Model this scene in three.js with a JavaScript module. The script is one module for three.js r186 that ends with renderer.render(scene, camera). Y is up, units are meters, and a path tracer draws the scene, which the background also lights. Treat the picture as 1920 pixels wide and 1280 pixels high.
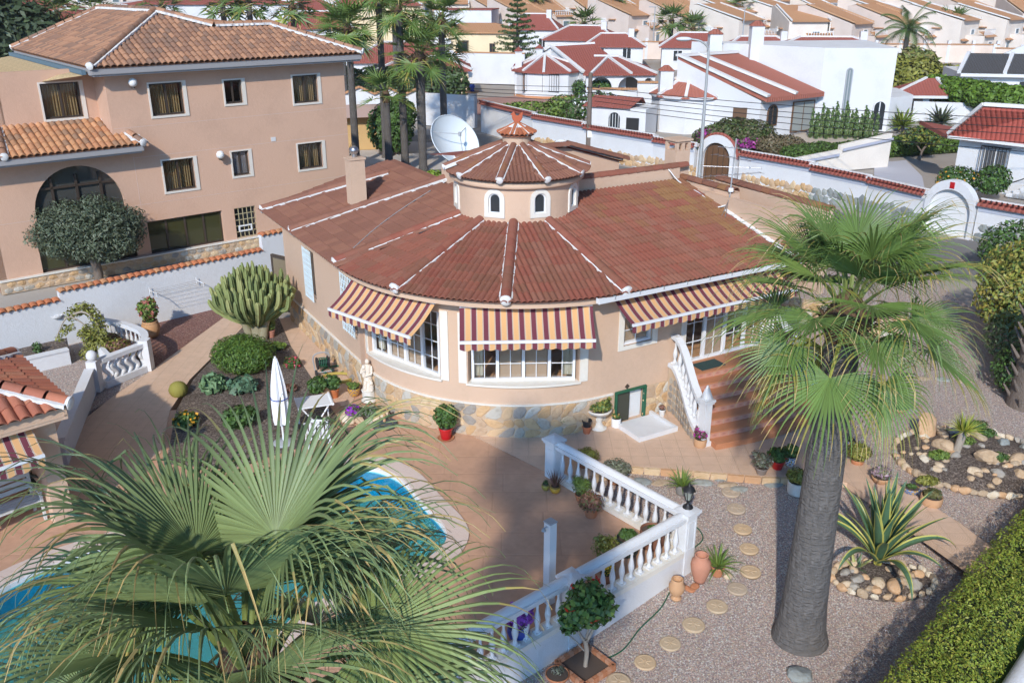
import * as THREE from 'three';
import { mergeGeometries } from 'three/addons/utils/BufferGeometryUtils.js';
import { Sky } from 'three/addons/objects/Sky.js';

// ---------- camera, sky, sun, exposure ----------
const scene = new THREE.Scene();
const camera = new THREE.PerspectiveCamera(41.28, 1920 / 1280, 0.1, 3000);
camera.position.set(0, 10, 0);
camera.rotation.set(-21.8 * Math.PI / 180, 0, 0);
const SUN = new THREE.Vector3(-0.19, 0.55, 0.815).normalize();
const sky = new Sky();
sky.name = 'sky'; sky.userData.kind = 'structure';
sky.scale.setScalar(2500);
const su = sky.material.uniforms;
su.sunPosition.value.copy(SUN); su.turbidity.value = 6; su.rayleigh.value = 0.7; su.mieCoefficient.value = 0.005;
if (su.cloudCoverage) su.cloudCoverage.value = 0.5;
scene.add(sky);
scene.environmentIntensity = 0.235;
const sun = new THREE.DirectionalLight(new THREE.Color(1, 0.9, 0.76), 4.1);
sun.position.copy(SUN).multiplyScalar(120).add(new THREE.Vector3(0, 0, -30));
sun.target.position.set(0, 0, -30); sun.castShadow = true; sun.shadow.radius = 2.2;
sun.shadow.mapSize.set(4096, 4096);
Object.assign(sun.shadow.camera, { left: -90, right: 90, top: 90, bottom: -90, near: 1, far: 400 });
scene.add(sun, sun.target);
const renderer = new THREE.WebGLRenderer({ antialias: true });
renderer.toneMapping = THREE.LinearToneMapping;
renderer.toneMappingExposure = 1.0;
renderer.shadowMap.enabled = true;
scene.fog = new THREE.FogExp2(new THREE.Color(0.80, 0.84, 0.90), 0.0002);

// ---------- helpers ----------
const V = (x, y, z) => new THREE.Vector3(x, y, z);
const PI = Math.PI, R = (d) => d * PI / 180;
function rngOf(seed) { let s = seed | 0; return () => { s = (s + 0x6d2b79f5) | 0; let t = Math.imul(s ^ (s >>> 15), 1 | s); t = (t + Math.imul(t ^ (t >>> 7), 61 | t)) ^ t; return ((t ^ (t >>> 14)) >>> 0) / 4294967296; }; }
const rnd = rngOf(77), rr = (a, b) => a + (b - a) * rnd(), pick = (a) => a[Math.floor(rnd() * a.length)];
const clamp = (x, a = 0, b = 1) => Math.min(b, Math.max(a, x)), mix = (a, b, t) => a + (b - a) * t;
const smooth = (t) => { t = clamp(t); return t * t * (3 - 2 * t); };
const hash2 = (x, y, s) => { let h = Math.imul(x, 374761393) ^ Math.imul(y, 668265263) ^ Math.imul(s, 1442695041); h = Math.imul(h ^ (h >>> 13), 1274126177); return ((h ^ (h >>> 16)) >>> 0) / 4294967296; };
function vnoise(x, y, p, s) { // periodic value noise
  const xi = Math.floor(x), yi = Math.floor(y), fx = smooth(x - xi), fy = smooth(y - yi), w = (a) => ((a % p) + p) % p;
  return mix(mix(hash2(w(xi), w(yi), s), hash2(w(xi + 1), w(yi), s), fx), mix(hash2(w(xi), w(yi + 1), s), hash2(w(xi + 1), w(yi + 1), s), fx), fy);
}
const fbm = (u, v, f, s, o = 4) => { let a = 0, k = 0.5, n = 0; for (let i = 0; i < o; i++) { a += k * vnoise(u * f, v * f, f, s + i); n += k; k *= 0.55; f *= 2; } return a / n; };
const toS = (c) => Math.round(255 * clamp(c <= 0.0031308 ? 12.92 * c : 1.055 * Math.pow(c, 1 / 2.4) - 0.055));
// texture from f(u,v) -> [r,g,b] linear (colour) or a number (height / roughness)
function tex(n, metres, f, colour = true) {
  const d = new Uint8Array(n * n * 4);
  for (let j = 0; j < n; j++) for (let i = 0; i < n; i++) {
    const c = f(i / n, j / n), o = (j * n + i) * 4;
    if (colour) { d[o] = toS(c[0]); d[o + 1] = toS(c[1]); d[o + 2] = toS(c[2]); } else d[o] = d[o + 1] = d[o + 2] = Math.round(255 * clamp(c));
    d[o + 3] = 255;
  }
  const t = new THREE.DataTexture(d, n, n); t.wrapS = t.wrapT = THREE.RepeatWrapping; t.magFilter = THREE.LinearFilter; t.minFilter = THREE.LinearMipmapLinearFilter; t.generateMipmaps = true;
  if (colour) t.colorSpace = THREE.SRGBColorSpace;
  t.repeat.set(1 / metres, 1 / metres); t.needsUpdate = true; return t;
}
const M = (r, g, b, o = {}) => new THREE.MeshStandardMaterial({ color: new THREE.Color().setRGB(r, g, b), roughness: 0.85, side: THREE.DoubleSide, ...o });
const tint = (c, k) => [c[0] * k, c[1] * k, c[2] * k];

// geometry: everything non-indexed with position, normal, uv (uv in metres, box projection)
function prep(g, keepUV = false) {
  if (g.index) g = g.toNonIndexed();
  if (!g.attributes.normal) g.computeVertexNormals();
  for (const k of Object.keys(g.attributes)) if (!['position', 'normal', 'uv', 'color'].includes(k)) g.deleteAttribute(k);
  if (!keepUV || !g.attributes.uv) {
    const p = g.attributes.position, n = g.attributes.normal, uv = new Float32Array(p.count * 2);
    for (let i = 0; i < p.count; i += 3) {
      let ax = 0, ay = 0, az = 0; for (let k = 0; k < 3; k++) { ax += n.getX(i + k); ay += n.getY(i + k); az += n.getZ(i + k); }
      ax = Math.abs(ax); ay = Math.abs(ay); az = Math.abs(az);
      for (let k = 0; k < 3; k++) { const x = p.getX(i + k), y = p.getY(i + k), z = p.getZ(i + k); if (ay >= ax && ay >= az) { uv[2 * (i + k)] = x; uv[2 * (i + k) + 1] = z; } else if (ax > az) { uv[2 * (i + k)] = z; uv[2 * (i + k) + 1] = y; } else { uv[2 * (i + k)] = x; uv[2 * (i + k) + 1] = y; } }
    }
    g.setAttribute('uv', new THREE.BufferAttribute(uv, 2));
  }
  return g;
}
const mg = (a) => (a.length === 1 ? prep(a[0]) : mergeGeometries(a.map((g) => prep(g))));
function mesh(name, g, mat, parent) {
  const o = new THREE.Mesh(Array.isArray(g) ? mg(g) : g, mat); o.name = name; o.castShadow = o.receiveShadow = true; parent.add(o); return o;
}
const taken = new Map();
function numbered(n) { const k = taken.get(n) ?? 0; taken.set(n, k + 1); return k ? n + '_' + String(k).padStart(3, '0') : n; }
function thing(name, label, category, pos = [0, 0, 0], turn = 0, group) {
  const o = new THREE.Group(); o.name = numbered(name); o.position.set(...pos); o.rotation.y = turn; o.userData = { label, category }; if (group) o.userData.group = group; scene.add(o); return o;
}
const grp = (name, parent) => { const o = new THREE.Group(); o.name = name; parent.add(o); return o; };
function struct(name, g, mat) { const o = mesh(numbered(name), g, mat, scene); o.userData.kind = 'structure'; return o; }
function copyOf(o, pos, turn, label, s = 1) { const c = o.clone(); c.name = numbered(o.name.replace(/_\d{3}$/, '')); c.userData = { ...o.userData }; if (label) c.userData.label = label; c.position.set(...pos); c.rotation.y = turn; c.scale.setScalar(s); scene.add(c); return c; }

const tf = (g, x = 0, y = 0, z = 0, rx = 0, ry = 0, rz = 0) => { if (rx) g.rotateX(rx); if (rz) g.rotateZ(rz); if (ry) g.rotateY(ry); return g.translate(x, y, z); };
// box with its base at y
const box = (w, h, d, x = 0, y = 0, z = 0, ry = 0) => tf(new THREE.BoxGeometry(w, h, d), x, y + h / 2, z, 0, ry);
const cyl = (rt, rb, h, x = 0, y = 0, z = 0, s = 16) => tf(new THREE.CylinderGeometry(rt, rb, h, s), x, y + h / 2, z);
const lathe = (pts, s = 16, x = 0, y = 0, z = 0) => { const g = new THREE.LatheGeometry(pts.map((p) => new THREE.Vector2(...p)), s); return g.translate(x, y, z); };
const ball = (r, x, y, z, sx = 1, sy = 1, sz = 1, d = 10) => new THREE.SphereGeometry(r, d, Math.max(5, d - 2)).scale(sx, sy, sz).translate(x, y, z);
const tube = (pts, r, s = 6, n) => new THREE.TubeGeometry(new THREE.CatmullRomCurve3(pts.map((p) => (p.isVector3 ? p : V(...p)))), n ?? Math.max(2, pts.length * 4), r, s);
const bar = (a, b, r, s = 6) => { const A = V(...a), B = V(...b), d = B.clone().sub(A), g = new THREE.CylinderGeometry(r, r, d.length(), s); g.applyQuaternion(new THREE.Quaternion().setFromUnitVectors(V(0, 1, 0), d.clone().normalize())); const m = A.add(B).multiplyScalar(0.5); return g.translate(m.x, m.y, m.z); };
// a plank-like box from a to b, width w (horizontal), height h
const beam = (a, b, w, h) => { const A = V(...a), B = V(...b), d = B.clone().sub(A), L = d.length(), g = new THREE.BoxGeometry(L, h, w); const x = d.normalize(), z = V(0, 1, 0).cross(x).negate().normalize(), y = z.clone().cross(x); g.applyMatrix4(new THREE.Matrix4().makeBasis(x, y, z)); const m = A.add(B).multiplyScalar(0.5); return g.translate(m.x, m.y, m.z); };
// horizontal polygon [[x,z]..] as a slab with its top at y
function slab(pts, y, t = 0.3) { const s = new THREE.Shape(pts.map((p) => new THREE.Vector2(p[0], -p[1]))); const g = new THREE.ExtrudeGeometry(s, { depth: t, bevelEnabled: false }); g.rotateX(-PI / 2); return g.translate(0, y - t, 0); }
// vertical shape in the xy plane, depth along -z from z
function wallShape(pts, holes, t, z = 0) { const s = new THREE.Shape(pts.map((p) => new THREE.Vector2(...p))); for (const h of holes) s.holes.push(h); const g = new THREE.ExtrudeGeometry(s, { depth: t, bevelEnabled: false, curveSegments: 14 }); return g.translate(0, 0, z - t); }
const rectHole = (x0, y0, x1, y1) => new THREE.Path([new THREE.Vector2(x0, y0), new THREE.Vector2(x1, y0), new THREE.Vector2(x1, y1), new THREE.Vector2(x0, y1)]);
const archPts = (x0, y0, x1, y1, n = 12) => { const r = (x1 - x0) / 2, a = [[x0, y0], [x1, y0]]; for (let i = 0; i <= n; i++) { const t = PI * i / n; a.push([x0 + r + r * Math.cos(t), y1 - r + r * Math.sin(t)]); } return a; };
const archHole = (...a) => new THREE.Path(archPts(...a).map((p) => new THREE.Vector2(...p)));
const frame = (outer, inner, t, z = 0) => wallShape(outer, [new THREE.Path(inner.map((p) => new THREE.Vector2(...p)))], t, z);
const rect = (x0, y0, x1, y1) => [[x0, y0], [x1, y0], [x1, y1], [x0, y1]];
// quads from a list of 4-point faces
function quads(list) { const p = []; for (const [a, b, c, d] of list) { p.push(...a, ...b, ...c); if (d) p.push(...a, ...c, ...d); } const g = new THREE.BufferGeometry(); g.setAttribute('position', new THREE.Float32BufferAttribute(p, 3)); g.computeVertexNormals(); return g; }
// irregular rock
function rock(r, seed, sx = 1, sy = 0.7, sz = 1, det = 1) {
  const g = new THREE.IcosahedronGeometry(r, det), p = g.attributes.position, q = rngOf(seed), dirs = [...Array(7)].map(() => V(q() - 0.5, q() - 0.5, q() - 0.5).normalize());
  for (let i = 0; i < p.count; i++) { const v = V(p.getX(i), p.getY(i), p.getZ(i)), u = v.clone().normalize(); let k = 1; dirs.forEach((d, j) => { const c = u.dot(d); if (c > 0.45) k = Math.min(k, (0.62 + 0.05 * j) / c); }); v.multiplyScalar(k); p.setXYZ(i, v.x * sx, v.y * sy, v.z * sz); }
  g.computeVertexNormals(); return prep(g);
}
// foliage: many leaf-sized rhombs in ellipsoids [x,y,z,rx,ry,rz]; colours vary leaf by leaf only
function leaves({ n, blobs, size = 0.08, asp = 0.45, cols, seed = 1, shell = 0.55, flat = 0.3, bend = 0.25 }) {
  const q = rngOf(seed), pos = new Float32Array(n * 18), nor = new Float32Array(n * 18), col = new Float32Array(n * 18);
  const vol = blobs.map((b) => Math.pow(b[3] * b[4] * b[5], 0.7)), tot = vol.reduce((a, b) => a + b, 0);
  const c = V(), u = V(), w = V(), nn = V(), pts = [V(), V(), V(), V()];
  for (let i = 0; i < n; i++) {
    let t = q() * tot, k = 0; while (k < blobs.length - 1 && (t -= vol[k]) > 0) k++;
    const b = blobs[k]; nn.set(q() * 2 - 1, q() * 2 - 1, q() * 2 - 1); while (nn.lengthSq() > 1 || nn.lengthSq() < 0.01) nn.set(q() * 2 - 1, q() * 2 - 1, q() * 2 - 1); nn.normalize();
    const rad = shell + (1.06 - shell) * Math.sqrt(q());
    c.set(b[0] + nn.x * b[3] * rad, b[1] + nn.y * b[4] * rad, b[2] + nn.z * b[5] * rad);
    nn.y += flat; nn.x += (q() - 0.5) * 1.6; nn.y += (q() - 0.5) * 1.6; nn.z += (q() - 0.5) * 1.6; nn.normalize();
    u.set(q() - 0.5, q() - 0.5, q() - 0.5).cross(nn).normalize(); w.crossVectors(nn, u);
    const s = size * (0.6 + 0.8 * q());
    pts[0].copy(c).addScaledVector(u, -s); pts[2].copy(c).addScaledVector(u, s).addScaledVector(nn, -s * bend); pts[1].copy(c).addScaledVector(w, s * asp); pts[3].copy(c).addScaledVector(w, -s * asp);
    const cc = cols[Math.floor(q() * cols.length)], f = 0.75 + 0.5 * q();
    [0, 3, 2, 0, 2, 1].forEach((id, j) => { const o = i * 18 + j * 3; pos[o] = pts[id].x; pos[o + 1] = pts[id].y; pos[o + 2] = pts[id].z; nor[o] = nn.x; nor[o + 1] = nn.y; nor[o + 2] = nn.z; col[o] = cc[0] * f; col[o + 1] = cc[1] * f; col[o + 2] = cc[2] * f; });
  }
  const g = new THREE.BufferGeometry(); g.setAttribute('position', new THREE.BufferAttribute(pos, 3)); g.setAttribute('normal', new THREE.BufferAttribute(nor, 3)); g.setAttribute('color', new THREE.BufferAttribute(col, 3)); return g;
}
// narrow blades radiating from a point: [n, length, width, elevation range, droop]
function blades({ n, len, wid, e0 = 10, e1 = 85, droop = 0.6, cols, seed = 3, y = 0, k = 5, spread = 0.03, fold = 0.25 }) {
  const q = rngOf(seed), pos = [], col = [];
  for (let i = 0; i < n; i++) {
    const az = i * 2.39996 + q() * 0.5, e = R(e0 + (e1 - e0) * Math.pow((i + q() * 0.6) / n, 0.8)), L = len * (0.75 + 0.4 * q()), c = cols[Math.floor(q() * cols.length)], f = 0.8 + 0.4 * q();
    let p = V(Math.cos(az) * spread, y, Math.sin(az) * spread), d = V(Math.cos(e) * Math.cos(az), Math.sin(e), Math.cos(e) * Math.sin(az)); const side = V(-Math.sin(az), 0, Math.cos(az));
    const rows = [];
    for (let j = 0; j <= k; j++) { const t = j / k, w = wid * (t < 0.25 ? 0.7 + 1.2 * t : 1 - Math.pow((t - 0.25) / 0.75, 1.6)) + 0.002, nn = side.clone().cross(d).normalize(); rows.push([p.clone().addScaledVector(side, w / 2).addScaledVector(nn, -w * fold), p.clone(), p.clone().addScaledVector(side, -w / 2).addScaledVector(nn, -w * fold)]); p = p.clone().addScaledVector(d, L / k); d = d.clone(); d.y -= droop / k * (0.4 + t); d.normalize(); }
    for (let j = 0; j < k; j++) for (let m = 0; m < 2; m++) { const a = rows[j][m], b = rows[j][m + 1], cc = rows[j + 1][m + 1], dd = rows[j + 1][m]; for (const v of [a, b, cc, a, cc, dd]) { pos.push(v.x, v.y, v.z); col.push(c[0] * f, c[1] * f, c[2] * f); } }
  }
  const g = new THREE.BufferGeometry(); g.setAttribute('position', new THREE.Float32BufferAttribute(pos, 3)); g.setAttribute('color', new THREE.Float32BufferAttribute(col, 3)); g.computeVertexNormals(); return g;
}

// ---------- materials ----------
const plasterBump = tex(512, 1.6, (u, v) => 0.5 * fbm(u, v, 24, 5, 3) + 0.5 * fbm(u, v, 90, 9, 2), false);
const blotch = tex(512, 5, (u, v) => { const k = 0.84 + 0.22 * fbm(u, v, 4, 21, 5) + 0.07 * fbm(u, v, 70, 31, 2); return [k, k, k]; });
const P = (r, g, b, o = {}) => M(r, g, b, { map: blotch, bumpMap: plasterBump, bumpScale: 0.006, roughness: 0.92, ...o });
const mat = {
  peach: P(0.58, 0.405, 0.287), peachDeep: P(0.54, 0.35, 0.24), white: P(0.66, 0.66, 0.66), whiteTrim: M(0.72, 0.72, 0.71, { roughness: 0.45 }), pvc: M(0.74, 0.75, 0.76, { roughness: 0.3 }),
  pink: P(0.585, 0.37, 0.258), cream: P(0.76, 0.62, 0.4), sand: P(0.72, 0.59, 0.49), greyEave: M(0.3, 0.29, 0.29), marble: P(0.72, 0.68, 0.6, { roughness: 0.6 }),
  mortar: P(0.7, 0.69, 0.67), dark: M(0.02, 0.02, 0.022, { roughness: 0.5 }), iron: M(0.03, 0.03, 0.032, { roughness: 0.5, metalness: 0.5 }), steel: M(0.5, 0.5, 0.52, { roughness: 0.3, metalness: 0.9 }), grey: M(0.35, 0.36, 0.37, { roughness: 0.5 }),
  wood: M(0.13, 0.065, 0.03, { roughness: 0.6 }), bronze: M(0.055, 0.04, 0.03, { roughness: 0.4 }), terracotta: P(0.46, 0.19, 0.09), terracottaPale: P(0.52, 0.3, 0.16), red: M(0.45, 0.012, 0.015, { roughness: 0.35 }), green: M(0.012, 0.1, 0.05, { roughness: 0.5 }), blue: M(0.02, 0.05, 0.28, { roughness: 0.3 }), yellow: M(0.6, 0.33, 0.03, { roughness: 0.4 }),
  soil: M(0.09, 0.065, 0.05), lawn: M(0.07, 0.13, 0.02), asphalt: P(0.17, 0.165, 0.16), stoneBlue: P(0.3, 0.34, 0.38), curtain: M(0.62, 0.6, 0.5, { roughness: 0.95 }), blind: M(0.34, 0.25, 0.17, { roughness: 0.8 }),
};
mat.glass = new THREE.MeshPhysicalMaterial({ color: 0xffffff, roughness: 0.02, transmission: 1, thickness: 0, ior: 1.5, side: THREE.DoubleSide });
mat.farGlass = M(0.03, 0.035, 0.04, { roughness: 0.06 });
mat.leaf = M(1, 1, 1, { vertexColors: true, roughness: 0.6 });
mat.frond = new THREE.MeshPhysicalMaterial({ color: 0xffffff, vertexColors: true, roughness: 0.5, transmission: 0.0, side: THREE.DoubleSide });
// pebbles
function pebbles(n, cells, cols, seed, gap) {
  const at = (i, j) => { i = (i % cells + cells) % cells; j = (j % cells + cells) % cells; return [hash2(i, j, seed), hash2(i, j, seed + 1), Math.floor(hash2(i, j, seed + 2) * cols.length), 0.75 + 0.5 * hash2(i, j, seed + 3)]; };
  return (u, v) => { const x = u * cells, y = v * cells, xi = Math.floor(x), yi = Math.floor(y); let a = 9, b = 9, c = null; for (let dj = -1; dj <= 1; dj++) for (let di = -1; di <= 1; di++) { const q = at(xi + di, yi + dj), d = Math.hypot(xi + di + q[0] - x, yi + dj + q[1] - y); if (d < a) { b = a; a = d; c = q; } else if (d < b) b = d; } return [b - a, c, a]; };
}
const gravelCols = [[0.53, 0.38, 0.32], [0.6, 0.51, 0.46], [0.39, 0.29, 0.26], [0.55, 0.44, 0.33], [0.33, 0.26, 0.25], [0.66, 0.6, 0.54], [0.49, 0.33, 0.27]];
const gp = pebbles(1024, 78, gravelCols, 4, 0.1);
const gravelC = tex(1024, 1.6, (u, v) => { const [e, c, a] = gp(u, v); const k = c[3] * 1.38; return e < 0.06 ? [0.33, 0.27, 0.24] : tint(gravelCols[c[2]], k); });
const gravelB = tex(1024, 1.6, (u, v) => { const [e] = gp(u, v); return clamp(e * 2.2) * 0.9; }, false);
mat.gravel = M(1, 1, 1, { map: gravelC, bumpMap: gravelB, bumpScale: 0.025, roughness: 0.95 });
const rg = [[0.36, 0.17, 0.13], [0.3, 0.13, 0.1], [0.45, 0.26, 0.2], [0.25, 0.12, 0.1]], rp = pebbles(512, 40, rg, 14, 0.1);
mat.redGravel = M(1, 1, 1, { map: tex(512, 1.2, (u, v) => { const [e, c] = rp(u, v); return e < 0.06 ? [0.14, 0.07, 0.06] : tint(rg[c[2]], c[3]); }), bumpMap: tex(512, 1.2, (u, v) => clamp(rp(u, v)[0] * 2.2), false), bumpScale: 0.025 });
const so = [[0.15, 0.112, 0.09], [0.21, 0.165, 0.135], [0.105, 0.075, 0.06], [0.3, 0.24, 0.195]], sp = pebbles(512, 50, so, 24, 0.1);
mat.soilBed = M(1, 1, 1, { map: tex(512, 1.4, (u, v) => { const [e, c] = sp(u, v); return tint(so[c[2]], c[3] * (0.8 + 0.5 * fbm(u, v, 5, 3))); }), bumpMap: tex(512, 1.4, (u, v) => clamp(sp(u, v)[0] * 2), false), bumpScale: 0.03 });
// stamped concrete: slate-like relief, shallow ashlar joints, stains
const ash = (u, v) => { const r = Math.floor(v * 6), off = hash2(r, 3, 8) * 0.5, k = u * 4 + off, fx = k - Math.floor(k), fy = v * 6 - r; return Math.min(Math.min(fx, 1 - fx) * 1.5, Math.min(fy, 1 - fy)); };
mat.terrace = M(1, 1, 1, { map: tex(1024, 4.5, (u, v) => { const k = 0.72 + 0.35 * fbm(u, v, 5, 41, 5) + 0.18 * fbm(u, v, 40, 44, 3), j = ash(u, v) < 0.012 ? 0.9 : 1, s = fbm(u, v, 3, 61, 4); return [0.49 * k * j + 0.03 * s, 0.29 * k * j + 0.02 * s, 0.195 * k * j]; }), bumpMap: tex(1024, 4.5, (u, v) => 0.55 * fbm(u, v, 12, 47, 5) + 0.3 * clamp(ash(u, v) * 25), false), bumpScale: 0.014, roughness: 0.75 });
const wav = (u, v) => { const i = Math.floor(u * 3), j = Math.floor(v * 3), fu = u * 3 - i, fv = v * 3 - j, a = hash2(i, j, 5) > 0.5; const d = a ? Math.hypot(fu - 0.3, fv - 0.2) * 9 : (fv * 9 + 0.9 * Math.sin(fu * 6.283)); return [0.5 + 0.5 * Math.sin(6.283 * d), Math.min(fu, 1 - fu, fv, 1 - fv)]; };
mat.deck = M(1, 1, 1, { map: tex(1024, 1.15, (u, v) => { const [w, e] = wav(u, v), k = (0.86 + 0.18 * fbm(u, v, 8, 71, 4)) * (0.9 + 0.12 * w) * (e < 0.02 ? 0.86 : 1); return [0.66 * k, 0.46 * k, 0.325 * k]; }), bumpMap: tex(1024, 1.15, (u, v) => { const [w, e] = wav(u, v); return e < 0.02 ? 0.1 : 0.5 + 0.4 * w; }, false), bumpScale: 0.006, roughness: 0.7 });
mat.coping = P(0.62, 0.5, 0.43);
mat.step = P(0.5, 0.215, 0.105, { roughness: 0.55 });
const deco = (u, v) => { const fu = (u * 4) % 1, q = Math.floor(u * 4), d = Math.hypot(fu - 0.5, (v - 0.5) * 1.0); const n = fbm(u, v, 24, 11, 2); return fu < 0.05 ? [0.5, 0.34, 0.26] : d < 0.2 + 0.12 * Math.sin(12 * Math.atan2(v - 0.5, fu - 0.5)) ? [0.42, 0.18, 0.14] : v < 0.12 || v > 0.88 ? [0.5, 0.25, 0.18] : [0.48 + 0.1 * n, 0.28, 0.2]; };
mat.riser = M(1, 1, 1, { map: tex(256, 1, deco), roughness: 0.4 });
// roof tile surfaces: grain, weathering speckle
const tileGrain = tex(512, 1.3, (u, v) => { const k = 0.72 + 0.4 * fbm(u, v, 10, 81, 4) + 0.2 * fbm(u, v, 80, 83, 2), l = fbm(u, v, 14, 87, 3) > 0.64 ? 1.25 : 1; return [k * l, k * l, k * l]; });
const tileB = tex(256, 0.5, (u, v) => fbm(u, v, 30, 91, 3), false);
const tileMats = (cols) => cols.map((c) => M(...c, { map: tileGrain, bumpMap: tileB, bumpScale: 0.004, roughness: 0.82 }));
const redTones = [[0.257, 0.09, 0.057], [0.239, 0.09, 0.056], [0.275, 0.095, 0.059], [0.225, 0.09, 0.054], [0.261, 0.106, 0.068], [0.257, 0.079, 0.05]];
const mossTones = [[0.255, 0.119, 0.053], [0.246, 0.106, 0.053], [0.264, 0.132, 0.055]];
const brownTones = [[0.238, 0.102, 0.066], [0.221, 0.093, 0.059], [0.25, 0.111, 0.069], [0.209, 0.089, 0.057]];
const orangeTones = [[0.47, 0.225, 0.105], [0.42, 0.19, 0.088], [0.52, 0.27, 0.13], [0.36, 0.165, 0.085], [0.3, 0.17, 0.105]];
// far roofs: rolls as relief
const rollB = tex(128, 0.9, (u, v) => { const a = (u * 4) % 1, b = (v * 2.5) % 1; return 0.75 * Math.abs(Math.sin(PI * a)) + 0.25 * b; }, false);
const farRoof = (c) => M(...c, { map: tileGrain, bumpMap: rollB, bumpScale: 0.05 });
mat.roofRed = farRoof([0.3, 0.085, 0.062]); mat.roofOrange = farRoof([0.5, 0.26, 0.13]); mat.roofDark = farRoof([0.07, 0.068, 0.07]); mat.roofBrick = farRoof([0.36, 0.12, 0.08]);
// striped awning cloth (print)
const per = [[0.40, [0.15, 0.032, 0.048]], [0.44, [0.55, 0.45, 0.36]], [0.46, [0.12, 0.07, 0.07]], [0.5, [0.62, 0.48, 0.33]], [0.9, [0.64, 0.36, 0.155]], [0.93, [0.62, 0.48, 0.33]], [0.95, [0.12, 0.07, 0.07]], [1.01, [0.55, 0.45, 0.36]]];
const stripe = tex(256, 0.262, (u) => per.find((p) => u < p[0])[1]);
mat.awning = M(1, 1, 1, { map: stripe, roughness: 0.9 });
// palm trunk: close rings, vertical cracks
const trunkC = tex(512, 1, (u, v) => { const r = fbm((u * 0.3) % 1, v, 36, 101, 3), c = fbm(u, (v * 0.4) % 1, 20, 103, 3), k = 0.55 + 0.9 * r * c + 0.25 * fbm(u, v, 6, 105, 3); return [0.13 * k, 0.118 * k, 0.108 * k]; });
const trunkB = tex(512, 1, (u, v) => 0.6 * fbm((u * 0.3) % 1, v, 36, 101, 3) + 0.4 * fbm(u, (v * 0.4) % 1, 24, 103, 3), false);
mat.trunk = M(1, 1, 1, { map: trunkC, bumpMap: trunkB, bumpScale: 0.05, roughness: 0.95 });
const barkB = tex(256, 0.4, (u, v) => fbm(u, (v * 0.5) % 1, 16, 111, 4), false);
mat.bark = M(0.16, 0.125, 0.1, { bumpMap: barkB, bumpScale: 0.02 });
mat.paleBark = M(0.34, 0.29, 0.23, { bumpMap: barkB, bumpScale: 0.01 });
mat.fibre = M(0.11, 0.065, 0.035, { bumpMap: barkB, bumpScale: 0.03 });
// rubble stones
const stoneB = tex(256, 0.5, (u, v) => fbm(u, v, 8, 121, 5), false);
const stoneMap = tex(256, 0.7, (u, v) => { const k = 0.7 + 0.6 * fbm(u, v, 7, 125, 5); return [k, k * 0.98, k * 0.95]; });
const stoneMat = (c) => M(...c, { map: stoneMap, bumpMap: stoneB, bumpScale: 0.02, roughness: 0.9 });
const stones = [[0.56, 0.37, 0.2], [0.5, 0.32, 0.165], [0.6, 0.45, 0.28], [0.46, 0.33, 0.22], [0.39, 0.35, 0.29], [0.47, 0.44, 0.38], [0.56, 0.39, 0.23], [0.3, 0.27, 0.235], [0.52, 0.36, 0.22]].map(stoneMat);
const rocks = [[0.5, 0.36, 0.23], [0.58, 0.45, 0.31], [0.42, 0.32, 0.22], [0.55, 0.35, 0.2], [0.62, 0.54, 0.42], [0.34, 0.31, 0.27]].map(stoneMat);
const darkRocks = [[0.26, 0.28, 0.27], [0.2, 0.22, 0.22], [0.32, 0.33, 0.3]].map(stoneMat);
mat.rubbleJoint = P(0.5, 0.37, 0.25);
// water
const ripple = tex(512, 2.4, (u, v) => fbm(u, v, 7, 131, 3), false);
mat.water = new THREE.MeshPhysicalMaterial({ color: new THREE.Color().setRGB(0.35, 0.9, 0.97), roughness: 0.03, transmission: 1, thickness: 0, ior: 1.33, bumpMap: ripple, bumpScale: 0.04, side: THREE.DoubleSide });
mat.poolTile = M(1, 1, 1, { map: tex(512, 2.2, (u, v) => { const k = 0.75 + 0.5 * hash2(Math.floor(u * 80), Math.floor(v * 80), 7) * fbm(u, v, 6, 7, 3) + 0.2 * fbm(u, v, 9, 17, 3); return [0.002 * k, 0.25 * k, 0.4 * k]; }), roughness: 0.4 });

// ---------- ground, paving, pool ----------
const gh = (x, z) => -0.15 - 0.42 * smooth((z + 17.3) / 5);   // gravel garden falls towards the street corner
const hill = (x, z) => { const d = -z; return d < 128 ? 0 : d < 165 ? 2.2 * smooth((d - 128) / 37) * (d - 128) / 37 : d < 240 ? 2.2 + (d - 165) * 0.19 : 16.4; };
{
  const xs = [], zs = []; for (let x = -1400; x <= 1400; x += Math.abs(x) < 240 ? 6 : 90) xs.push(x); for (let z = 300; z >= -1900; z -= z < 20 && z > -330 ? 5 : 80) zs.push(z);
  const f = [], H = (x, z) => (x > -17 && x < 15 && z > -31 && z < 10 ? -0.8 : -0.06 + hill(x, z));
  for (let i = 0; i < xs.length - 1; i++) for (let j = 0; j < zs.length - 1; j++) { const a = [xs[i], zs[j]], b = [xs[i + 1], zs[j]], c = [xs[i + 1], zs[j + 1]], d = [xs[i], zs[j + 1]]; f.push([a, b, c, d].map((p) => [p[0], H(...p), p[1]])); }
  struct('ground', [quads(f)], P(0.34, 0.3, 0.26, { map: blotch }));
}
{ // pebble garden
  const f = []; const N = 44, x0 = -2, x1 = 17, z0 = -33, z1 = -5;
  for (let i = 0; i < N; i++) for (let j = 0; j < N; j++) { const q = (a, b) => { const x = mix(x0, x1, a / N), z = mix(z1, z0, b / N); return [x, gh(x, z), z]; }; f.push([q(i, j), q(i + 1, j), q(i + 1, j + 1), q(i, j + 1)]); }
  struct('pebble_garden', [quads(f)], mat.gravel);
}
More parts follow.
